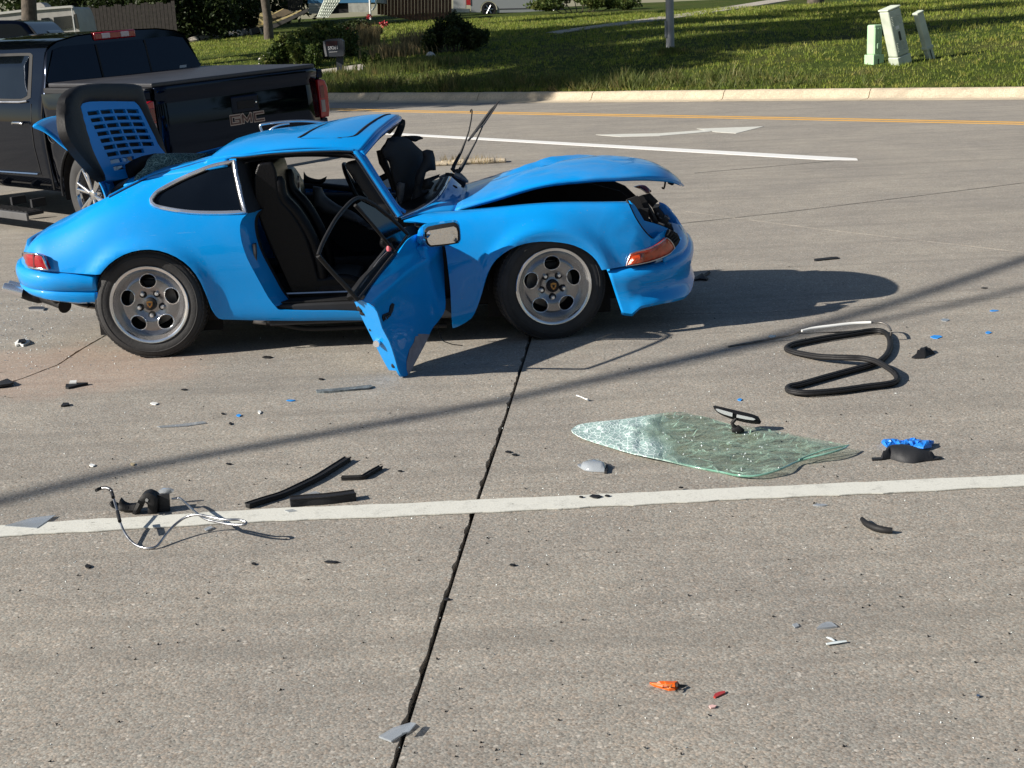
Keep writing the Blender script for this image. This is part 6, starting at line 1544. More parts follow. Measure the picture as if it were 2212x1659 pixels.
def clump(name, px, w_, h, n, mt, label, cat='ornamental grass', wd=.012):
    b = LW(*px); V_ = []; F_ = []; pm = ((b-CO)@FW)/FOC; w_ *= pm; h *= pm
    for _ in range(n):
        x = random.gauss(0, w_*.25); y = random.gauss(0, w_*.2); l = random.gauss(0, .25)*h; hh = h*random.uniform(.55, 1.05)
        i = len(V_); V_ += [(x-wd, y, -.05), (x+wd, y, -.05), (x+l*.3+wd*.8, y, hh*.6), (x+l*.3-wd*.8, y, hh*.6), (x+l, y+random.gauss(0, .05), hh)]; F_ += [(i, i+1, i+2, i+3), (i+3, i+2, i+4)]
    m = MB(); m.v = V_; m.f = F_; o = m.build(name, mt, fix=False, loc=tuple(b)); return tag(o, label, cat, kind='stuff')
clump('dry_grass_clump', (792, 100), 60, 52, 260, M_dry, 'tall dry grass clump below the downspout')
clump('dry_grass_clump', (900, 104), 90, 46, 200, M_dry, 'thin dry seed stalks left of the round dark bush')
clump('dry_grass_clump', (848, 122), 110, 34, 260, M_dry, 'short dry grass patch between the hedge and the round bush')
clump('green_grass_clump', (860, 152), 170, 26, 900, M_weed, 'uncut green grass patch right of the small bright bush')
clump('green_grass_clump', (930, 138), 170, 20, 900, M_weed, 'uncut green grass patch below the round dark bush')
clump('green_grass_clump', (735, 172), 100, 22, 700, M_weed, 'weeds round the foot of the mailbox post')
clump('green_grass_clump', (1448, 116), 60, 16, 300, M_weed, 'weeds round the foot of the light pole')
for i, (px, py, s, lb) in enumerate([(931, 124, .16, 'small white rock in the grass below the round dark bush'), (577, 136, .26, 'pale boulder at the left foot of the garden bush')]):
    bm = bmesh.new(); bmesh.ops.create_icosphere(bm, subdivisions=2, radius=s)
    for v in bm.verts: v.co *= 1+.3*noise.noise(v.co*6)
    me = bpy.data.meshes.new('garden_rock'); bm.to_mesh(me); bm.free(); me.materials.append(mat('whitish rock', (.5, .48, .44), .8, bump=.5, bscale=20, var=.2) if i == 0 else bpy.data.materials['whitish rock']); o = bpy.data.objects.new('garden_rock', me); C.objects.link(o); o.location = LW(px, py); shade(o, 60); tag(o, lb, 'rock')
q = LW(1762, 8); tree(q[0], q[1], 9, 3, 'tree whose trunk foot shows at the top edge above the footpath', 4000, M_leafd, .15, .28, base=.5, name='lawn_tree', seed=51)
# light pole
b = LW(1448, 113); pl = empty('light_pole', tuple(b), 0, 'grey galvanised light pole rising out of the picture from the lawn', 'pole')
sc_p = FOC/((b-CO)@FW); rp = 9.0/sc_p
MB().tube([(0, 0, -.2), (0, 0, .3), (0, 0, 9)], [rp*1.02, rp, rp*.7], 24).build('shaft', mat('galvanised steel', (.30, .31, .32), .55, .3, var=.15, vscale=2.5), pl, smooth=60)
MB().box((-rp*1.25, -.08, .35), (-rp*.8, .06, .75)).build('access_cover', bpy.data.materials['galvanised steel'], pl, bevel=.01)
MB().tube([(0, 0, 8.9), (.6, -.6, 9.2), (1.6, -1.6, 9.3)], [.07, .06, .05], 10).build('arm', bpy.data.materials['galvanised steel'], pl)
MB().box((1.5, -2.0, 9.2), (1.9, -1.5, 9.36)).build('lamp_head', M_trim, pl, bevel=.04)
# mailbox
M_mb = mat('grey moulded plastic', (.035, .04, .05), .5, bump=.1, bscale=60, var=.15)
b = LW(733, 166); mb = empty('mailbox', tuple(b), 0, 'dark grey mailbox on a thick post at the kerb', 'mailbox'); MY = float(b[1])
rel(face('post', [(1560, 815), (1660, 815), (1668, 1090), (1575, 1085)], cb, MY, M_mb, .14, step=400), mb)
rel(face('box', [(1372, 640), (1385, 590), (1440, 570), (1630, 562), (1665, 600), (1672, 780), (1650, 815), (1560, 822), (1420, 822), (1395, 780)], cb, MY-.16, M_mb, .32, step=60, k=2), mb)
rel(face('door', [(1370, 600), (1392, 595), (1432, 815), (1405, 822), (1388, 740)], cb, MY-.175, mat('light grey plastic', (.2, .2, .21), .5), .34), mb)
rel(face('flag_plate', [(1412, 602), (1575, 592), (1580, 660), (1418, 668)], cb, MY-.168, mat('dark red plate', (.035, .004, .005), .6), .01), mb)
def label3(txt, px0, px1, cv, Y, mt, parent, nm):
    a = atY(*cv(*px0), Y); b = atY(*cv(*px1), Y); cu = bpy.data.curves.new(nm, 'FONT'); cu.body = txt; cu.size = 1; cu.extrude = .01
    o = bpy.data.objects.new(nm, cu); C.objects.link(o); bpy.context.view_layer.update(); me = bpy.data.meshes.new_from_object(o); bpy.data.objects.remove(o)
    xs = [v.co.x for v in me.vertices]; w0 = max(xs)-min(xs); L = np.linalg.norm(b-a); s = L/w0; d = Vector(b-a).normalized()
    Mx = Matrix(((d.x*s, 0, 0, a[0]), (d.y*s, 0, -.4*s, a[1]), (d.z*s, 1.1*s, 0, a[2]), (0, 0, 0, 1)))
    me.transform(Mx); me.materials.append(mt); o = bpy.data.objects.new(nm, me); C.objects.link(o); return rel(o, parent)
M_num = mat('white lettering', (.7, .7, .7), .6)
label3('59261', (1442, 722), (1580, 712), cb, MY-.178, M_num, mb, 'house_number'); rel(face('lower_text_line', [(1462, 752), (1580, 745), (1580, 756), (1462, 763)], cb, MY-.168, mat('grey print', (.35, .35, .36), .6), .005), mb)
# utility pedestals
M_cab1 = mat('weathered pale green cabinet', (.50, .55, .46), .6, bump=.1, bscale=15, var=.18, vscale=3); M_cab2 = mat('light green plastic', (.40, .60, .38), .55, var=.12); M_sl = mat('cabinet groove', (.05, .06, .05), .8)
def leaning(name, base_px, ax_, wx, dz, h, label, mt, details):
    b = LW(*base_px); e = empty(name, tuple(b), 0, label, 'utility box')
    e.rotation_euler = (0, R(ax_), R(24)); details(e, wx, dz, h); return e
s_ = FOC/((LW(1945, 136)-CO)@FW); U = 1/s_
def d_big(e, w_, d, h):
    MB().box((-w_/2, -d/2, .16*h), (w_/2, d/2, h*.965)).build('cabinet', M_cab1, e, bevel=.03)
    MB().box((-w_/2-.012, -d/2-.012, h*.965), (w_/2+.012, d/2+.012, h)).build('lid', M_cab1, e, bevel=.02)
    MB().box((-w_/2-.01, -d/2-.01, -.1), (w_/2+.01, d/2+.01, .155*h)).build('base', M_cab1, e, bevel=.02)
    for z0 in (.70, .24):
        for q in range(2):
            for k in range(6): MB().box((-w_/2+.05+q*w_*.42, -d/2-.010, h*(z0+k*.028)), (-w_/2+.05+q*w_*.42+w_*.28, -d/2+.004, h*(z0+k*.028+.014))).build('vent_slot', M_sl if False else M_cab1, e, bevel=.004)
    MB().box((-.02, -d/2-.012, .42*h), (.03, -d/2+.004, .58*h)).build('recessed_latch', M_sl, e, bevel=.01)
    MB().box((-.06, -d/2-.008, .62*h), (.03, -d/2+.004, .68*h)).build('sticker', M_white, e, bevel=.008)
    MB().box((w_/2-.004, -.02, .1*h), (w_/2+.006, .02, .95*h)).build('door_joint', M_sl, e)
    for z in (.3, .72): MB().box((w_/2, -.05, z*h), (w_/2+.02, .05, (z+.05)*h)).build('hinge', M_sl, e, bevel=.006)
leaning('utility_cabinet', (1946, 138), -16.5, 34*U, 30*U, 120*U/.97, 'tallest pale green utility cabinet, leaning left, middle of the three', M_cab1, d_big)
def d_thin(e, w_, d, h):
    MB().box((-w_/2, -d/2, .22*h), (w_/2, d/2, h*.96)).build('cabinet', M_cab1, e, bevel=.02)
    MB().box((-w_/2-.01, -d/2-.01, h*.955), (w_/2+.01, d/2+.01, h)).build('lid', M_cab1, e, bevel=.015)
    MB().box((-w_/2-.012, -d/2-.012, .21*h), (w_/2+.012, d/2+.012, .27*h)).build('collar', M_cab1, e, bevel=.01)
    MB().box((-w_/2*.9, -d/2*.9, -.12), (w_/2*.9, d/2*.9, .21*h)).build('base', M_cab1, e, bevel=.01)
    MB().box((w_/2-.004, -.04, .82*h), (w_/2+.006, .04, .9*h)).build('plate', M_sl, e); MB().box((w_/2-.004, -.015, .5*h), (w_/2+.006, .015, .75*h)).build('door_joint', M_sl, e)
    MB().box((-w_*.1, -d/2-.006, -.05), (w_*.0, -d/2+.01, .2*h)).build('base_slot', M_sl, e)
leaning('utility_cabinet', (2010, 127), -21, 17*U, 15*U, 104*U/.97, 'narrow pale utility cabinet leaning furthest left, at the right of the three', M_cab1, d_thin)
def d_green(e, w_, d, h):
    MB().box((-w_/2, -d/2, .22*h), (w_/2, d/2, h)).build('cabinet', M_cab2, e, bevel=.035)
    MB().box((-w_*.62, -d*.62, -.1), (w_*.62, d*.62, .23*h)).build('base', M_cab2, e, bevel=.012)
    for k in range(5): MB().box((-w_*.40, -d/2-.012, h*(.30+k*.14)), (w_*.18, -d/2+.004, h*(.32+k*.14))).build('rib', M_cab2, e)
    for x in (-.42, -.08, .18): MB().box((x*w_, -d/2-.012, .25*h), (x*w_+.02, -d/2+.004, .92*h)).build('rib', M_cab2, e)
    MB().box((-w_*.2, -d/2-.03, .38*h), (w_*.08, -d/2, .52*h)).build('latch', M_cab2, e, bevel=.01)
    MB().box((-w_*.12, -d*.63, -.05), (w_*.02, -d*.6, .12*h)).build('base_slot', M_sl, e)
leaning('utility_cabinet', (1888, 137), 0, 23*U, 26*U, 80*U/.97, 'short ribbed light green utility box, upright, at the left of the three', M_cab2, d_green)
# broken median kerb
bk = empty('median_kerb', tuple(G(1000, 358)), 0, 'crumbling low median kerb with dry grass, seen past the torn dash cover', 'kerb'); bb = np.array(bk.location)
for k in range(9):
    a = G(934+k*15, 357-k*.7)-bb; s = random.uniform(.025, .06); w2 = random.uniform(.16, .28); m = MB(); m.box((a[0]-w2, a[1]-.12+random.uniform(-.03, .03), 0), (a[0]+w2, a[1]+.10, s)); o = m.build('kerb_piece', M_kerb, bk, bevel=.03)
spots = [(lambda p: (p[0]+random.gauss(0, .05), p[1]+random.gauss(0, .12), .05, .8))(G(random.uniform(935, 1065), random.uniform(351, 357))) for _ in range(40)]
o = blades('dry_grass', spots, M_dry, .04, .12, .006, 3, 1.0); o.data.transform(Matrix.Translation(-Vector(bk.location))); o.parent = bk; o['kind'] = 'stuff'
# overhead cables, out of the picture, whose shadows cross the road
sv_ = np.array([-math.cos(R(SUN_AZ)), -math.sin(R(SUN_AZ))])/math.tan(R(SUN_EL))
M_cable = mat('cable sheath', (.02, .02, .02), .7)
def cable(px, h, r, label, nm='overhead_cable'):
    P = [G(*p) for p in px]; a = P[0][:2]; b = P[-1][:2]
    d0 = (P[1]-P[0])[:2]; d0 /= np.linalg.norm(d0); d1 = (P[-1]-P[-2])[:2]; d1 /= np.linalg.norm(d1)
    Q = [np.array([*(a-d0*40), 0])]+[np.array([*(a-d0*12), 0])]+P+[np.array([*(b+d1*12), 0]), np.array([*(b+d1*40), 0])]
    Q = [np.array([q[0]+sv_[0]*h, q[1]+sv_[1]*h, h]) for q in Q]
    return tag(MB().tube(catmull(Q, 5, False, 90), r, 8).build(nm, M_cable, smooth=60), label, 'cable'), Q
c1o, Q1 = cable([(-40, 1093), (300, 1012), (700, 938), (1100, 862), (1600, 745), (1900, 664), (2212, 560)], 6.8, .046, 'thick overhead cable high out of view, whose shadow crosses the whole road')
c2o, Q2 = cable([(-40, 1089), (300, 1008), (700, 935), (1100, 861), (1420, 795), (1750, 722), (2000, 672), (2212, 622)], 7.6, .034, 'second overhead cable, higher than the first, shadowing the right of the road')
for i, Q in enumerate((Q1[0], Q1[-1])):
    u = empty('utility_pole', (Q[0], Q[1], 0), 0, ['wooden utility pole at the near end of the overhead cables', 'wooden utility pole at the far end of the overhead cables'][i], 'pole')
    MB().tube([(0, 0, -.5), (0, 0, 10)], [.16, .11], 12).build('shaft', M_bark, u, smooth=60); MB().box((-1, -.06, 8.0), (1, .06, 8.15)).build('crossarm', M_bark, u)
# trees on the camera's side of the road, seen only as reflections
for i, (x, y, h) in enumerate([(-34, -34, 9), (-22, -42, 11), (-8, -40, 10), (6, -44, 12), (20, -38, 10), (34, -30, 11), (44, -12, 10), (48, 8, 11), (-44, -22, 8)]):
    tree(x, y, h, 5.5, 'leafy tree behind the viewer on the near side of the road', 1500, M_leafd, .6, .3, z0=0, base=.12, name='roadside_tree', seed=70+i, group='roadside trees behind the viewer')
# ------------------------------------------------------------------ things lying on the road
def cg(x, y): return (1206.9+x/3.1016, 850.3+y/3.1016)
def ch(x, y): return (1426.4+x/2.8157, 493.7+y/2.8157)
def cd(x, y): return (164.6+x/3.1016, 768.1+y/3.1016)
def ce(x, y): return (x/4.32, 658.3+y/4.32)
def cf(x, y): return (1316.6+x/2.4707, 1316.6+y/2.4707)
def flatF(h): return (lambda a, b: G(a, b, h(a, b) if callable(h) else h))
def gslab(name, pts, cv, h, mt, thick, label=None, cat=None, parent=None, group=None, **k):
    o = slab(name, [cv(*p) for p in pts], flatF(h), mt, None, thick=thick, **k)
    if parent is not None: o.data.transform(Matrix.Translation(-Vector(parent.location))); o.parent = parent
    else:
        c = np.mean([v.co[:] for v in o.data.vertices], 0); o.data.transform(Matrix.Translation(-Vector((c[0], c[1], 0)))); o.location = (c[0], c[1], 0)
        tag(o, label, cat, group)
    return o
def gtube(name, pts, cv, hs, r, mt, label=None, cat=None, parent=None, n=10, k=4, closed=False, flat=1., corner=90):
    hs = hs if hasattr(hs, '__len__') else [hs]*len(pts)
    P = [G(*cv(*p), h) for p, h in zip(pts, hs)]; P = catmull(P, k, closed, corner)
    if hasattr(r, '__len__'): r = list(np.interp(np.linspace(0, 1, len(P)), np.linspace(0, 1, len(r)), r))
    c = np.mean(P, 0) if parent is None else np.array(parent.location)
    c = np.array([c[0], c[1], 0 if parent is None else c[2]]); m = MB().tube([p-c for p in P], r, n, closed=closed, flat=flat)
    o = m.build(name, mt, parent, smooth=60)
    if parent is None: o.location = c; tag(o, label, cat)
    return o
# shattered windscreen
mgl, n, b, tc, cr, zone = crazed('shattered laminated glass', 9, None, None)
g = tc
sx = n.nodes.new('ShaderNodeSeparateXYZ'); n.links.new(tc, sx.inputs[0])
wz = mth(n, 'ADD', sx.outputs[0], mth(n, 'MULTIPLY', noi(n, tc, 4, 4), .35))
left = mrange(n, wz, -.08, .08, 1, 0)                      # left third crushed to a web of white cracks
# fine crack web, stretched
v1 = n.nodes.new('ShaderNodeTexVoronoi'); v1.feature = 'DISTANCE_TO_EDGE'; v1.inputs['Scale'].default_value = 45; n.links.new(mapv(n, tc, (1, .6, 1), (0, 0, .5)), v1.inputs['Vector'])
fine = mrange(n, v1.outputs['Distance'], 0, .10, 1, 0)
v2 = n.nodes.new('ShaderNodeTexVoronoi'); v2.feature = 'DISTANCE_TO_EDGE'; v2.inputs['Scale'].default_value = 7; nzz = n.nodes.new('ShaderNodeTexNoise'); nzz.inputs['Scale'].default_value = 3; n.links.new(tc, nzz.inputs['Vector'])
vm = n.nodes.new('ShaderNodeVectorMath'); vm.operation = 'MULTIPLY_ADD'; n.links.new(nzz.outputs['Color'], vm.inputs[0]); vm.inputs[1].default_value = (.16, .10, 0); n.links.new(mapv(n, tc, (1, 2.6, 1), (0, 0, .2)), vm.inputs[2]); n.links.new(vm.outputs[0], v2.inputs['Vector'])
long_ = mrange(n, v2.outputs['Distance'], 0, .022, 1, 0)
haze_ = mrange(n, noi(n, mapv(n, tc, (3, 9, 1), (0, 0, .3)), 1.6, 6, .7), .50, .70, 0, .75)
dens = mth(n, 'MAXIMUM', mth(n, 'MULTIPLY', left, mth(n, 'ADD', mth(n, 'MULTIPLY', fine, .22), .78)), mth(n, 'MAXIMUM', mth(n, 'MULTIPLY', long_, .75), mth(n, 'MULTIPLY', haze_, mth(n, 'ADD', mth(n, 'MULTIPLY', fine, .6), .25))))
tr_ = n.nodes.new('ShaderNodeBsdfTransparent'); tr_.inputs[0].default_value = (.90, .95, .92, 1)
gl_ = n.nodes.new('ShaderNodeBsdfGlossy'); gl_.inputs['Roughness'].default_value = .05; gl_.inputs[0].default_value = (.9, 1, .97, 1)
m1 = n.nodes.new('ShaderNodeMixShader'); m1.inputs[0].default_value = .06; n.links.new(tr_.outputs[0], m1.inputs[1]); n.links.new(gl_.outputs[0], m1.inputs[2])
b.inputs['Roughness'].default_value = .6; n.links.new(mix(n, left, (.38, .55, .45), mix(n, fine, (.40, .56, .53), (.90, 1.0, .98))), b.inputs['Base Color'])
bpn = n.nodes.new('ShaderNodeBump'); bpn.inputs['Strength'].default_value = .35; bpn.inputs['Distance'].default_value = .004; n.links.new(fine, bpn.inputs['Height']); n.links.new(bpn.outputs[0], b.inputs['Normal'])
m2 = n.nodes.new('ShaderNodeMixShader'); n.links.new(dens, m2.inputs[0]); n.links.new(m1.outputs[0], m2.inputs[1]); n.links.new(b.outputs[0], m2.inputs[2]); n.links.new(m2.outputs[0], n.nodes['Material Output'].inputs[0])
ws = empty('windscreen', tuple(G(*cg(950, 330))), 0, 'shattered green windscreen lying flat on the road, its left part crazed white', 'windscreen')
wo = [(85, 240), (130, 208), (250, 188), (420, 172), (560, 150), (700, 130), (830, 122), (900, 140), (1000, 158), (1150, 205), (1300, 222), (1450, 245), (1600, 282), (1760, 310), (1942, 345), (1900, 372), (1800, 402), (1700, 425), (1600, 455), (1500, 500), (1400, 535), (1300, 552), (1200, 548), (1100, 528), (900, 490), (700, 442), (500, 400), (330, 352), (170, 300), (98, 262)]
def wh(a, b_):
    x = (a-1206.9)*3.1016; y = (b_-850.3)*3.1016
    h = .010+.026*max(0, (x-900)/1050)**1.3+.018*noise.noise(Vector((x/170, y/60, 0)))+.008*noise.noise(Vector((x/60, y/24, 3)))
    if x < 680: h = .012+.016*abs(noise.noise(Vector((x/110, y/45, 0))))
    return max(.006, h)
def glassF(a, b_): return G(a, b_, wh(a, b_))
gp = slab('laminated_glass', [cg(*p) for p in wo], glassF, mgl, None, thick=.004, step=7, k=2, smoothang=25); gp.data.transform(Matrix.Translation(-Vector(ws.location))); gp.parent = ws
M_gedge = mat('green glass edge', (.22, .42, .34), .15, coat=1)
e1 = [(1942, 345), (1900, 372), (1800, 402), (1700, 425), (1600, 455), (1500, 500), (1400, 535), (1300, 552), (1200, 548), (1100, 528), (900, 490), (700, 442)]
P = [G(*cg(*p), wh(*cg(*p))-.002)-np.array(ws.location) for p in e1]; MB().tube(catmull(P, 3, False, 90), .0045, 6).build('glass_edge', M_gedge, ws, smooth=60)
P = [G(*cg(*p), wh(*cg(*p))+.003)-np.array(ws.location) for p in [(1610, 440), (1700, 405), (1800, 372), (1935, 347)]]; MB().tube(catmull(P, 3, False, 90), .003, 6).build('glass_edge', M_gedge, ws, smooth=60)
P = [G(*cg(*p), .004)-np.array(ws.location) for p in [(665, 345), (672, 370), (660, 400), (665, 430)]]; MB().tube(P, .003, 5).build('fold_crack', M_gedge, ws)
gls = []
bmv = MB()
for _ in range(110):
    x = random.uniform(150, 1500); y = random.uniform(140, 520); a, b_ = cg(x, y)
    if not inpoly(np.array([[x, y]]), np.array(wo))[0]: continue
    p = glassF(a, b_)-np.array(ws.location)+np.array([0, 0, .004]); s = random.uniform(.0012, .003); q = Matrix.Translation(p) @ Matrix.Rotation(random.uniform(0, 3), 4, Vector((random.random(), random.random(), random.random())).normalized())
    bmv.box((-s, -s, -s*.5), (s, s, s*.5), q)
M_crumb = mat('glass crumbs', (.75, .82, .82), .05, coat=1, spec=1)
o = bmv.build('glass_crumbs', M_crumb, ws); o['kind'] = 'stuff'
# interior mirror standing on the glass
rm_ = empty('rear_view_mirror', tuple(G(*cg(1195, 250), .012)), 0, 'black rear view mirror still glued to the fallen windscreen', 'mirror'); rmo = np.array(rm_.location)
base = G(*cg(1195, 250), .012)
def mp(x, y, off=0): r = ray(*cg(x, y)); t = (base[1]+off)/r[1]; return CO+r*t-rmo
MB().tube([mp(1160, 245), mp(1200, 238), mp(1240, 250)], [.010, .020, .008], 8).build('mirror_foot', M_rub, rm_, smooth=60)
MB().tube([mp(1205, 242), mp(1170, 215), mp(1162, 195), mp(1190, 165)], [.010, .009, .009, .008], 8).build('mirror_stalk', M_rub, rm_, smooth=60)
def mslab(nm, pts, off, mt, th, bulge=0):
    o = slab(nm, [cg(*p) for p in pts], lambda a, b_: CO+ray(a, b_)*((base[1]+off)/ray(a, b_)[1]), mt, None, thick=th, bulge=bulge, step=4, k=2); o.data.transform(Matrix.Translation(-Vector(rm_.location))); o.parent = rm_
mslab('mirror_shell', [(1040, 96), (1055, 92), (1200, 125), (1300, 148), (1345, 165), (1357, 188), (1350, 204), (1320, 204), (1240, 192), (1150, 168), (1080, 138), (1048, 112)], .0, M_rub, .03, .006)
M_skyrefl = mat('white sky reflection strip', (.85, .86, .88), .25, .3)  # near-white colour painted in for the sky reflected along the mirror
mslab('mirror_glass', [(1052, 104), (1066, 103), (1165, 130), (1163, 155), (1110, 140), (1066, 120)], -.012, M_skyrefl, .004)
mslab('mirror_glass', [(1195, 140), (1300, 163), (1318, 172), (1305, 178), (1250, 172), (1192, 160)], -.012, M_skyrefl, .004)
# rubber weather strip
lp = [(768, 728), (800, 706), (870, 690), (1000, 665), (1150, 642), (1280, 622), (1350, 626), (1388, 655), (1398, 710), (1378, 765), (1330, 808), (1270, 832), (1180, 856), (1000, 905), (860, 945), (790, 960), (775, 975), (800, 992), (900, 1000), (1080, 986), (1250, 962), (1400, 942), (1440, 918), (1430, 885), (1390, 850), (1310, 808), (1230, 790), (1130, 785), (980, 780), (860, 762), (790, 745)]
hs = [.014]*len(lp)
for i in (24, 25, 26, 27): hs[i] = .036
for i in (23, 28): hs[i] = .024
st_ = empty('door_weatherstrip', tuple(G(*ch(1100, 820))), 0, 'thick black rubber weatherstrip lying in a figure eight loop', 'rubber seal')
gtube('rubber_tube', lp, ch, hs, .0155, M_rub, parent=st_, closed=True, n=10, k=5)
gtube('seal_lip', [(x, y-5) for x, y in lp], ch, [h+.010 for h in hs], .006, M_rub, parent=st_, closed=True, n=6, k=5)
gtube('seal_lip', [(x, y+7) for x, y in lp], ch, [h+.004 for h in hs], .007, M_rub, parent=st_, closed=True, n=6, k=5)
tr2 = empty('trim_strip', tuple(G(*ch(900, 640))), 0, 'long bent chrome trim strip with a white middle, lying above the rubber loop', 'trim')
tps = [(412, 719), (500, 702), (620, 682), (700, 665), (780, 650), (860, 622), (930, 607), (1050, 592), (1180, 577), (1282, 571), (1345, 573), (1385, 592), (1405, 622), (1403, 650)]
thh = [.004, .006, .012, .02, .03, .05, .055, .06, .065, .07, .07, .065, .06, .03]
gtube('strip', tps, ch, thh, [.006]*14, M_steel, parent=tr2, n=8)
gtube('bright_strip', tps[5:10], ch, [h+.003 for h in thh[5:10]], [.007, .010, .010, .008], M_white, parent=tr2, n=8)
gtube('dark_strip', [(840, 640), (1000, 632), (1140, 628), (1235, 618)], ch, [.01, .006, .006, .012], [.002, .002, .006, .006], M_rub, parent=tr2, n=6)
gslab('clear_tab', [(652, 658), (668, 645), (705, 650), (690, 668)], ch, .01, M_debris_clear, .002, parent=tr2, step=9, k=1)
# small pieces right of the car
gslab('rubber_glove', [(1345, 1292), (1372, 1285), (1420, 1282), (1470, 1292), (1520, 1283), (1540, 1272), (1556, 1285), (1600, 1292), (1665, 1290), (1662, 1300), (1640, 1310), (1652, 1320), (1600, 1328), (1540, 1320), (1480, 1327), (1440, 1318), (1380, 1325), (1352, 1312)], ch, lambda a, b_: .012+.018*abs(noise.noise(Vector((a/9, b_/4, 0)))), mat('blue nitrile', (.02, .22, .75), .4, bump=.6, bscale=40), .008, 'crumpled bright blue rubber glove on the road at the right', 'glove', bulge=.012, step=3, k=1, smoothang=30)
gslab('plastic_duct', [(1285, 1392), (1340, 1390), (1370, 1362), (1400, 1345), (1470, 1338), (1540, 1352), (1600, 1375), (1640, 1380), (1705, 1385), (1712, 1396), (1660, 1402), (1600, 1408), (1540, 1418), (1460, 1410), (1400, 1392), (1350, 1400), (1290, 1403)], ch, lambda a, b_: .008, M_trim, .012, 'black moulded plastic piece just below the blue glove', 'car part', bulge=.035, step=5, k=2)
gslab('black_fragment', [(1528, 782), (1560, 758), (1590, 738), (1622, 735), (1645, 748), (1670, 756), (1640, 764), (1620, 770), (1610, 785), (1550, 787)], ch, .006, M_rub, .01, 'torn black rubber lump right of the weatherstrip loop', 'debris', bulge=.03, step=5, k=1)
gslab('flat_strip', [(935, 184), (960, 181), (1040, 172), (1078, 170), (1086, 180), (1050, 183), (950, 193), (936, 192)], ch, .008, M_rub, .008, 'flat black strip lying above the shadow of the bonnet', 'debris', step=8, k=1)
gslab('black_fragment', [(190, 306), (230, 285), (262, 278), (300, 252), (303, 262), (272, 286), (292, 300), (280, 308), (240, 302), (215, 308)], ch, .015, M_rub, .012, 'jagged black fragment on the road in front of the bumper', 'debris', bulge=.02, step=5, k=1)
gtube('curved_seal', [(1862-0, 1121), (1873, 1132), (1893, 1141), (1912, 1145), (1928, 1146)], lambda x, y: (x, y), .012, [.008, .012, .013, .012, .010], M_rub, 'short curved black rubber piece below the white line at the right', 'debris', k=4)
def chip(name, px, w_, h_, mt, label, cat='debris', hz=.004, rot=0, pts=None):
    x, y = px; q = [(x-w_/2, y), (x-w_*.2, y-h_*.5), (x+w_*.3, y-h_*.35), (x+w_/2, y+h_*.05), (x+w_*.15, y+h_*.5), (x-w_*.25, y+h_*.4)]
    q = [(a+random.uniform(-.06, .06)*w_, b_+random.uniform(-.06, .06)*h_) for a, b_ in q]
    return gslab(name, pts or q, lambda a, b_: (a, b_), hz, mt, .004, label, cat, step=50, k=1)
M_cl = mat('clear plastic shard', (.42, .46, .50), .12, coat=1, alpha=.65)
chip('paint_chip', (2022, 727), 26, 7, M_bluechip, 'largest blue paint chip, right of the weatherstrip')
chip('paint_chip', (2135, 717.5), 13, 5, M_bluechip, 'small blue paint chip near the right edge, right of the largest chip')
chip('paint_chip', (2147, 670.5), 20, 3, M_bluechip, 'thin blue paint chip furthest up at the right edge')
chip('clear_shard', (2042, 690.5), 20, 6, M_cl, 'clear plastic shard above the largest blue chip')
chip('paint_chip', (1598, 862.5), 10, 5, M_bluechip, 'small blue chip above the fallen windscreen')
chip('black_sliver', (2127, 621.5), 16, 2.5, M_rub, 'thin black sliver near the right edge in the cable shadow')
chip('clear_shard', (1772, 1090), 0.1+30, 5, M_cl, 'clear strip shard just below the white line at the right')
# shard with dark end below the glass
sh = gslab('lens_shard', [(125, 475), (180, 460), (240, 446), (300, 468), (325, 480), (312, 518), (240, 515), (170, 505)], cg, lambda a, b_: .008, M_cl, .006, 'clear bluish lens shard with a dark end, left below the windscreen', 'debris', bulge=.02, step=5, k=2)
gslab('dark_end', [(300, 468), (330, 480), (322, 520), (306, 518)], cg, .012, M_rub, .012, parent=sh, step=8, k=1)
gtube('white_clip', [(118, 12), (150, 22), (180, 36), (198, 40)], cg, [.01, .006, .006, .01], [.004, .003, .003, .006], M_white, 'small white plastic clip above the windscreen at left', 'debris', k=2)
for i, (x, y, w_, h_, lb) in enumerate([(150, 688, 30, 8, 'small black scrap on the upper edge of the white line, left of the pair'), (245, 684, 80, 22, 'crumpled black scrap on the upper edge of the white line'), (325, 680, 36, 10, 'small black scrap on the upper edge of the white line, right of the pair'), (820, 625, 34, 7, 'flat black scrap between windscreen and white line')]):
    a, b_ = cg(x, y); chip('black_scrap', (a, b_), w_/3.1, h_/3.1, M_rub, lb, hz=.012)
# near right: orange lens pieces and clear bits
ol = gslab('orange_lens', [(215, 388), (260, 390), (335, 397), (360, 392), (378, 402), (350, 422), (318, 424), (290, 415), (240, 402)], cf, lambda a, b_: .006, M_orange, .008, 'bright orange lens fragment in the foreground at right', 'debris', bulge=.012, step=4, k=1, smoothang=20)
gtube('lens_edge', [(225, 396), (320, 404), (332, 402), (322, 418)], cf, .022, .0022, mat('pale orange edge', (.85, .35, .12), .3), parent=ol, n=5, k=1)
gtube('lens_tip', [(360, 405), (385, 408), (405, 406)], cf, [.015, .01, .004], [.006, .004, .002], M_rub, parent=ol, n=5, k=1)
gslab('red_shard', [(555, 462), (562, 448), (585, 438), (615, 433), (618, 442), (590, 455), (565, 467)], cf, .005, mat('red plastic', (.42, .03, .02), .3, coat=1), .006, 'small red shard right of the orange lens fragment', 'debris', step=5, k=1)
gslab('pale_shard', [(530, 512), (545, 507), (572, 511), (560, 522), (540, 524)], cf, .005, mat('pink plastic shard', (.7, .45, .42), .4), .004, 'tiny pinkish shard below the small red shard', 'debris', step=6, k=1)
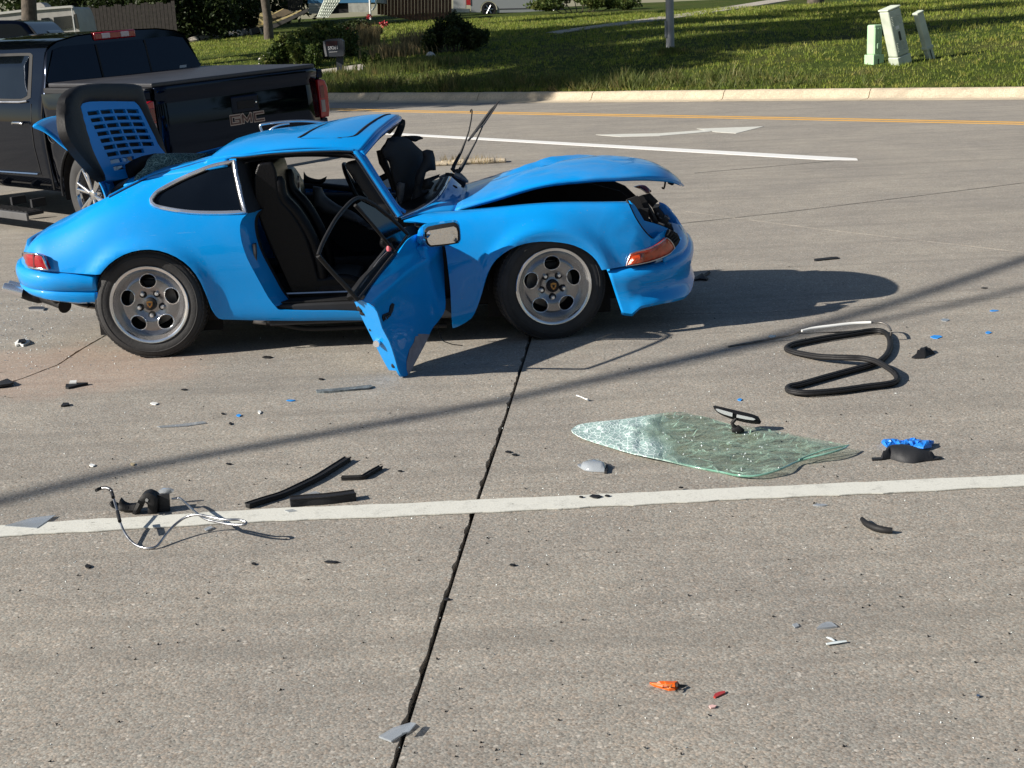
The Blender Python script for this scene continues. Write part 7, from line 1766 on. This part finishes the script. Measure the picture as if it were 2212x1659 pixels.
gslab('ribbed_shard', [(1105, 98), (1130, 75), (1160, 64), (1185, 66), (1215, 88), (1170, 94), (1130, 97)], cf, .006, M_cl, .006, 'clear ribbed lens shard in the right foreground, upper of two', 'debris', step=5, k=1)
v_ = empty('clear_splinters', tuple(G(*cf(1210, 170))), 0, 'two clear splinters forming a V in the right foreground', 'debris')
gtube('splinter', [(1160, 148), (1180, 155), (1202, 168)], cf, .006, [.004, .006, .003], M_crumb, parent=v_, n=5, k=1, flat=.4); gtube('splinter', [(1158, 184), (1210, 176), (1265, 168)], cf, .006, [.005, .007, .004], M_crumb, parent=v_, n=5, k=1, flat=.4)
gslab('grey_shard', [(975, 78), (1000, 70), (1012, 86), (990, 95)], cf, .005, M_cl, .004, 'small grey shard left of the ribbed lens shard', 'debris', step=6, k=1)
chip('metal_flake', cf(1968, 458), 9, 5, M_chrome, 'tiny shiny metal flake at the right edge of the foreground', hz=.006)
jl = gslab('joint_lens', [(818, 1590), (850, 1571), (888, 1560), (895, 1566), (878, 1580), (845, 1600)], lambda x, y: (x, y), .008, M_cl, .005, 'clear ribbed lens piece lying across the road joint in the foreground', 'debris', step=6, k=1)
gslab('lens_wing', [(868, 1583), (888, 1560), (899, 1562), (884, 1580)], lambda x, y: (x, y), .02, M_cl, .004, parent=jl, step=6, k=1)
# left cluster
M_wire = mat('scratched trim metal', (.42, .43, .45), .3, .95, var=.4, vscale=30)
def ck(p): return cd(*p)
def bar(name, pts, w_, h_, mt, label, cat='trim', top=None):
    r = empty(name, tuple(G(*cd(*pts[len(pts)//2]))), 0, label, cat); o_ = np.array(r.location); P = catmull([G(*cd(*p)) for p in pts], 4, False, 90); rows = []
    for i, p in enumerate(P):
        d = (P[min(i+1, len(P)-1)]-P[max(i-1, 0)])[:2]; d /= np.linalg.norm(d); nn_ = np.array([-d[1], d[0], 0]); rows.append([p-o_+nn_*w_/2+np.array([0, 0, .002]), p-o_+nn_*w_/2+np.array([0, 0, h_]), p-o_-nn_*w_/2+np.array([0, 0, h_]), p-o_-nn_*w_/2+np.array([0, 0, .002])])
    m = MB(); m.grid(rows); k = (len(rows)-1)*4; m.f += [(0, 1, 2, 3), (k+3, k+2, k+1, k)]; m.build('strip_body', mt, r, bevel=.003)
    m = MB(); m.tube([q[2]+np.array([0, 0, .001]) for q in rows], .0035, 5); m.tube([q[1]+np.array([0, 0, .001]) for q in rows], .0035, 5); m.build('strip_lip', top or M_rub, r)
    return r
bar('black_channel', [(1148, 1024), (1250, 990), (1380, 950), (1500, 895), (1620, 835), (1740, 760), (1822, 708)], .028, .018, M_rub, 'longest curved black channel strip left of the road joint')
bar('black_channel', [(1778, 835), (1860, 833), (1925, 828), (1965, 805), (2042, 762)], .018, .014, M_rub, 'short kinked black strip right of the longest channel strip')
bar('black_bar', [(1435, 1008), (1550, 996), (1700, 985), (1872, 962)], .045, .030, M_trim, 'short thick rounded black bar just above the white line')
for i, (pts, lb) in enumerate([([(1430, 965), (1520, 935), (1600, 905), (1655, 935), (1560, 962)], 'left clear shard tucked behind the thick black bar'), ([(1600, 960), (1650, 935), (1730, 918), (1772, 938), (1700, 955)], 'right clear shard tucked behind the thick black bar'), ([(1395, 1035), (1450, 1028), (1480, 1040), (1425, 1048)], 'clear shard under the left end of the thick black bar')]):
    gslab('clear_shard', pts, cd, .006+.001*i, M_cl, .003, lb, 'debris', step=8, k=1)
br = empty('black_bracket', tuple(G(*cd(520, 1060))), 0, 'black metal bracket with a curved clamp on the white line at left', 'car part')
by = G(*cd(520, 1062))[1]
def bsl(nm, pts, off, mt, th, bulge=0, k=2):
    o = slab(nm, [cd(*p) for p in pts], lambda a, b_: CO+ray(a, b_)*((by+off)/ray(a, b_)[1]), mt, None, thick=th, bulge=bulge, step=6, k=k); o.data.transform(Matrix.Translation(-Vector(br.location))); o.parent = br
bsl('bracket_plate', [(540, 935), (620, 928), (628, 1045), (600, 1060), (545, 1062)], .02, M_trim, .012)
bsl('clamp', [(385, 1030), (410, 980), (440, 935), (480, 920), (520, 935), (545, 960), (540, 1062), (480, 1068), (478, 1000), (465, 985), (445, 1000), (430, 1040), (400, 1062), (375, 1062)], 0, M_rub, .05, .008)
bsl('arm', [(218, 992), (232, 985), (280, 1010), (292, 965), (312, 990), (350, 1005), (395, 1000), (400, 1060), (340, 1050), (290, 1040), (240, 1018)], .03, M_rub, .03, .012)
bsl('bolt', [(462, 962), (474, 956), (484, 966), (478, 980), (464, 978)], -.01, M_brushed, .01)
bsl('clear_piece', [(535, 920), (560, 900), (610, 890), (655, 905), (630, 925), (580, 928)], .10, M_cl, .01, .006)
gtube('bent_trim_wire', [(130, 905), (165, 890), (205, 887), (235, 905), (250, 955), (272, 1030), (292, 1110), (330, 1195), (380, 1255), (440, 1285), (500, 1290), (545, 1272), (600, 1200), (660, 1135), (730, 1085), (810, 1066), (900, 1082), (1000, 1100), (1090, 1100), (1140, 1118), (1130, 1134), (1040, 1132), (930, 1112), (860, 1092), (800, 1050), (740, 995), (690, 955), (640, 962)], cd,
      [.10, .11, .115, .11, .09, .07, .05, .03, .012, .006, .006, .010, .03, .05, .07, .085, .09, .09, .09, .085, .08, .075, .07, .07, .07, .06, .05, .05], .0048, M_wire, 'long bent bright trim wire looping across the white line at left', 'trim', n=8, k=4)
wt = bpy.data.objects['bent_trim_wire']
for pts, hh in (([(133, 904), (165, 889), (205, 886), (235, 903)], .111), ([(276, 1045), (285, 1080), (292, 1110)], .077), ([(238, 915), (244, 935), (248, 950)], .105)):
    gtube('rubber_sleeve', pts, cd, hh, .0068, M_rub, parent=wt, n=8, k=2)
gslab('grey_strip', [(1605, 228), (1700, 222), (1850, 208), (1975, 194), (1985, 208), (1960, 216), (1800, 228), (1700, 240), (1612, 240)], cd, .01, mat('dusty grey strip', (.12, .14, .15), .7, bump=.6, bscale=60, var=.5, vscale=30), .012, 'dusty grey strip with glass crumbs below the open door', 'debris', step=8, k=1)
gslab('clear_strip', [(540, 472), (700, 458), (850, 438), (872, 450), (740, 470), (560, 480)], cd, .005, M_cl, .003, 'long thin clear strip on the road at left', 'debris', step=8, k=1)
gslab('clear_shard', [(60, 1118), (110, 1112), (85, 1130), (70, 1140), (0, 1135)], lambda x, y: (x+10, y), .009, M_cl, .003, 'clear shard on the white line at the left edge', 'debris', step=30, k=1)
gslab('clear_shard', [(855, 1160), (900, 1140), (915, 1150), (870, 1172)], cd, .008, M_cl, .003, 'clear shard under the loops of the bent trim wire', 'debris', step=30, k=1)
# far left
bx_ = gslab('white_case', [(140, 352), (165, 325), (235, 310), (278, 335), (270, 348), (215, 375), (180, 362), (150, 376)], ce, .012, M_white, .02, 'small white plastic case with a dark window behind the rear wheel', 'debris', bulge=.008, step=6, k=1)
gslab('case_window', [(165, 352), (178, 322), (232, 314), (245, 335), (190, 352)], ce, .026, M_glassd, .003, parent=bx_, step=9, k=1)
gslab('silver_bracket', [(262, 26), (300, 14), (400, 15), (420, 22), (405, 42), (268, 40)], ce, .012, M_brushed, .012, 'flat silver bracket on the road under the exhaust', 'debris', step=8, k=1)
gslab('grey_wedge', [(-60, 742), (0, 722), (70, 706), (95, 715), (130, 738), (100, 752), (0, 768), (-60, 768)], ce, .01, M_trim, .012, 'grey wedge of plastic at the left edge of the road', 'debris', bulge=.012, step=8, k=1)
bc_ = gslab('broken_clip', [(610, 770), (615, 745), (650, 748), (720, 735), (818, 730), (822, 738), (730, 755), (640, 776)], ce, .008, M_rub, .012, 'black broken clip with a white chip on top, left of the rear wheel shadow', 'debris', bulge=.006, step=8, k=1)
gslab('white_chip', [(645, 728), (655, 706), (715, 703), (712, 724)], ce, .02, M_white, .012, parent=bc_, step=9, k=1)
gslab('black_fragment', [(568, 938), (590, 912), (640, 912), (650, 930), (600, 938)], ce, .01, M_rub, .01, 'small black fragment below the broken clip', 'debris', step=8, k=1)
for i, (x, y, w_, h_, mt, lb) in enumerate([(523, 318, 50, 18, M_white, 'white chip left of the two tiny blue chips'), (1090, 398, 34, 14, M_bluechip, 'tiny blue grey chip left of a white bolt cap'), (1228, 376, 22, 22, M_white, 'small white bolt cap with its shadow, middle left of the road'), (1033, 452, 22, 16, M_rub, 'small round black lump above the cable shadow'), (982, 386, 24, 10, M_rub, 'flat black speck left of the tiny blue grey chip'), (108, 732, 40, 16, M_white, 'cream chip in the cable shadow at the far left'), (378, 724, 30, 14, mat('tan chip', (.55, .45, .28), .6), 'tan chip near the cable shadow at left'), (1640, 155, 36, 10, M_rub, 'flat black chip above the dusty grey strip'), (1280, 8, 70, 14, M_rub, 'flat black scrap under the sill behind the rear wheel'),
        (78, 1408, 46, 26, M_rub, 'black crumpled scrap below the white line at far left'), (1190, 1390, 30, 14, M_rub, 'small black scrap below the white line, left of the flat brown one'), (1710, 1378, 110, 14, M_trim, 'flat dark scrap below the white line near the road joint'), (1020, 722, 40, 8, M_rub, 'thin dark chip just below the cable shadow'), (725, 225, 44, 9, M_rub, 'thin dark chip above the white chip at left'), (1437, 298, 60, 6, M_bluechip, 'thin blue sliver left of the dusty grey strip'), (2170, 770, 30, 8, M_rub, 'small dark chip beside the road joint')]):
    a, b_ = cd(x, y); chip('small_chip', (a, b_), w_/3.1, max(2.5, h_/3.1), mt, lb, hz=.006)
for px, lb in (((1098, 975), 'flat black scrap just right of the road joint'), ((1112, 981), 'smaller black scrap beside the flat one at the road joint'), ((1107, 1219), 'black chip in the foreground right of the joint'), ((965, 1293), 'dark scrap caught in the road joint')): chip('black_scrap', px, 14, 4, M_rub, lb, hz=.006)
# crumbs of glass and dark grit nobody could count
def crumbs(name, n, area, mt, s0, s1, label, w_=None):
    m = MB()
    for _ in range(n):
        x, y = area(); p = G(x, y); s = random.uniform(s0, s1)*(1+p[1]*.05); q = Matrix.Translation((p[0], p[1], s*.4)) @ Matrix.Rotation(random.uniform(0, 3), 4, Vector((random.random()+.1, random.random(), random.random())).normalized())
        m.add([(-s, -s*.6, 0), (s, -s*.5, 0), (s*.3, s, 0), (0, 0, s*.8)], [(0, 1, 3), (1, 2, 3), (2, 0, 3), (0, 2, 1)], q)
    return tag(m.build(name, mt, fix=False), label, 'debris', kind='stuff')
u = random.uniform
crumbs('glass_crumbs', 1000, lambda: (u(0, 2212), u(560, 1300) if random.random() < .8 else u(1300, 1659)), M_crumb, .0012, .003, 'tiny sparkling glass crumbs strewn over the road')
crumbs('glass_crumbs', 260, lambda: (abs(random.gauss(0, 160)), u(640, 800)), M_crumb, .002, .0045, 'glass crumbs behind the rear wheel of the wreck')
crumbs('dark_grit', 300, lambda: (u(0, 2212), u(560, 1659)), M_rub, .002, .005, 'dark grit scattered over the road')
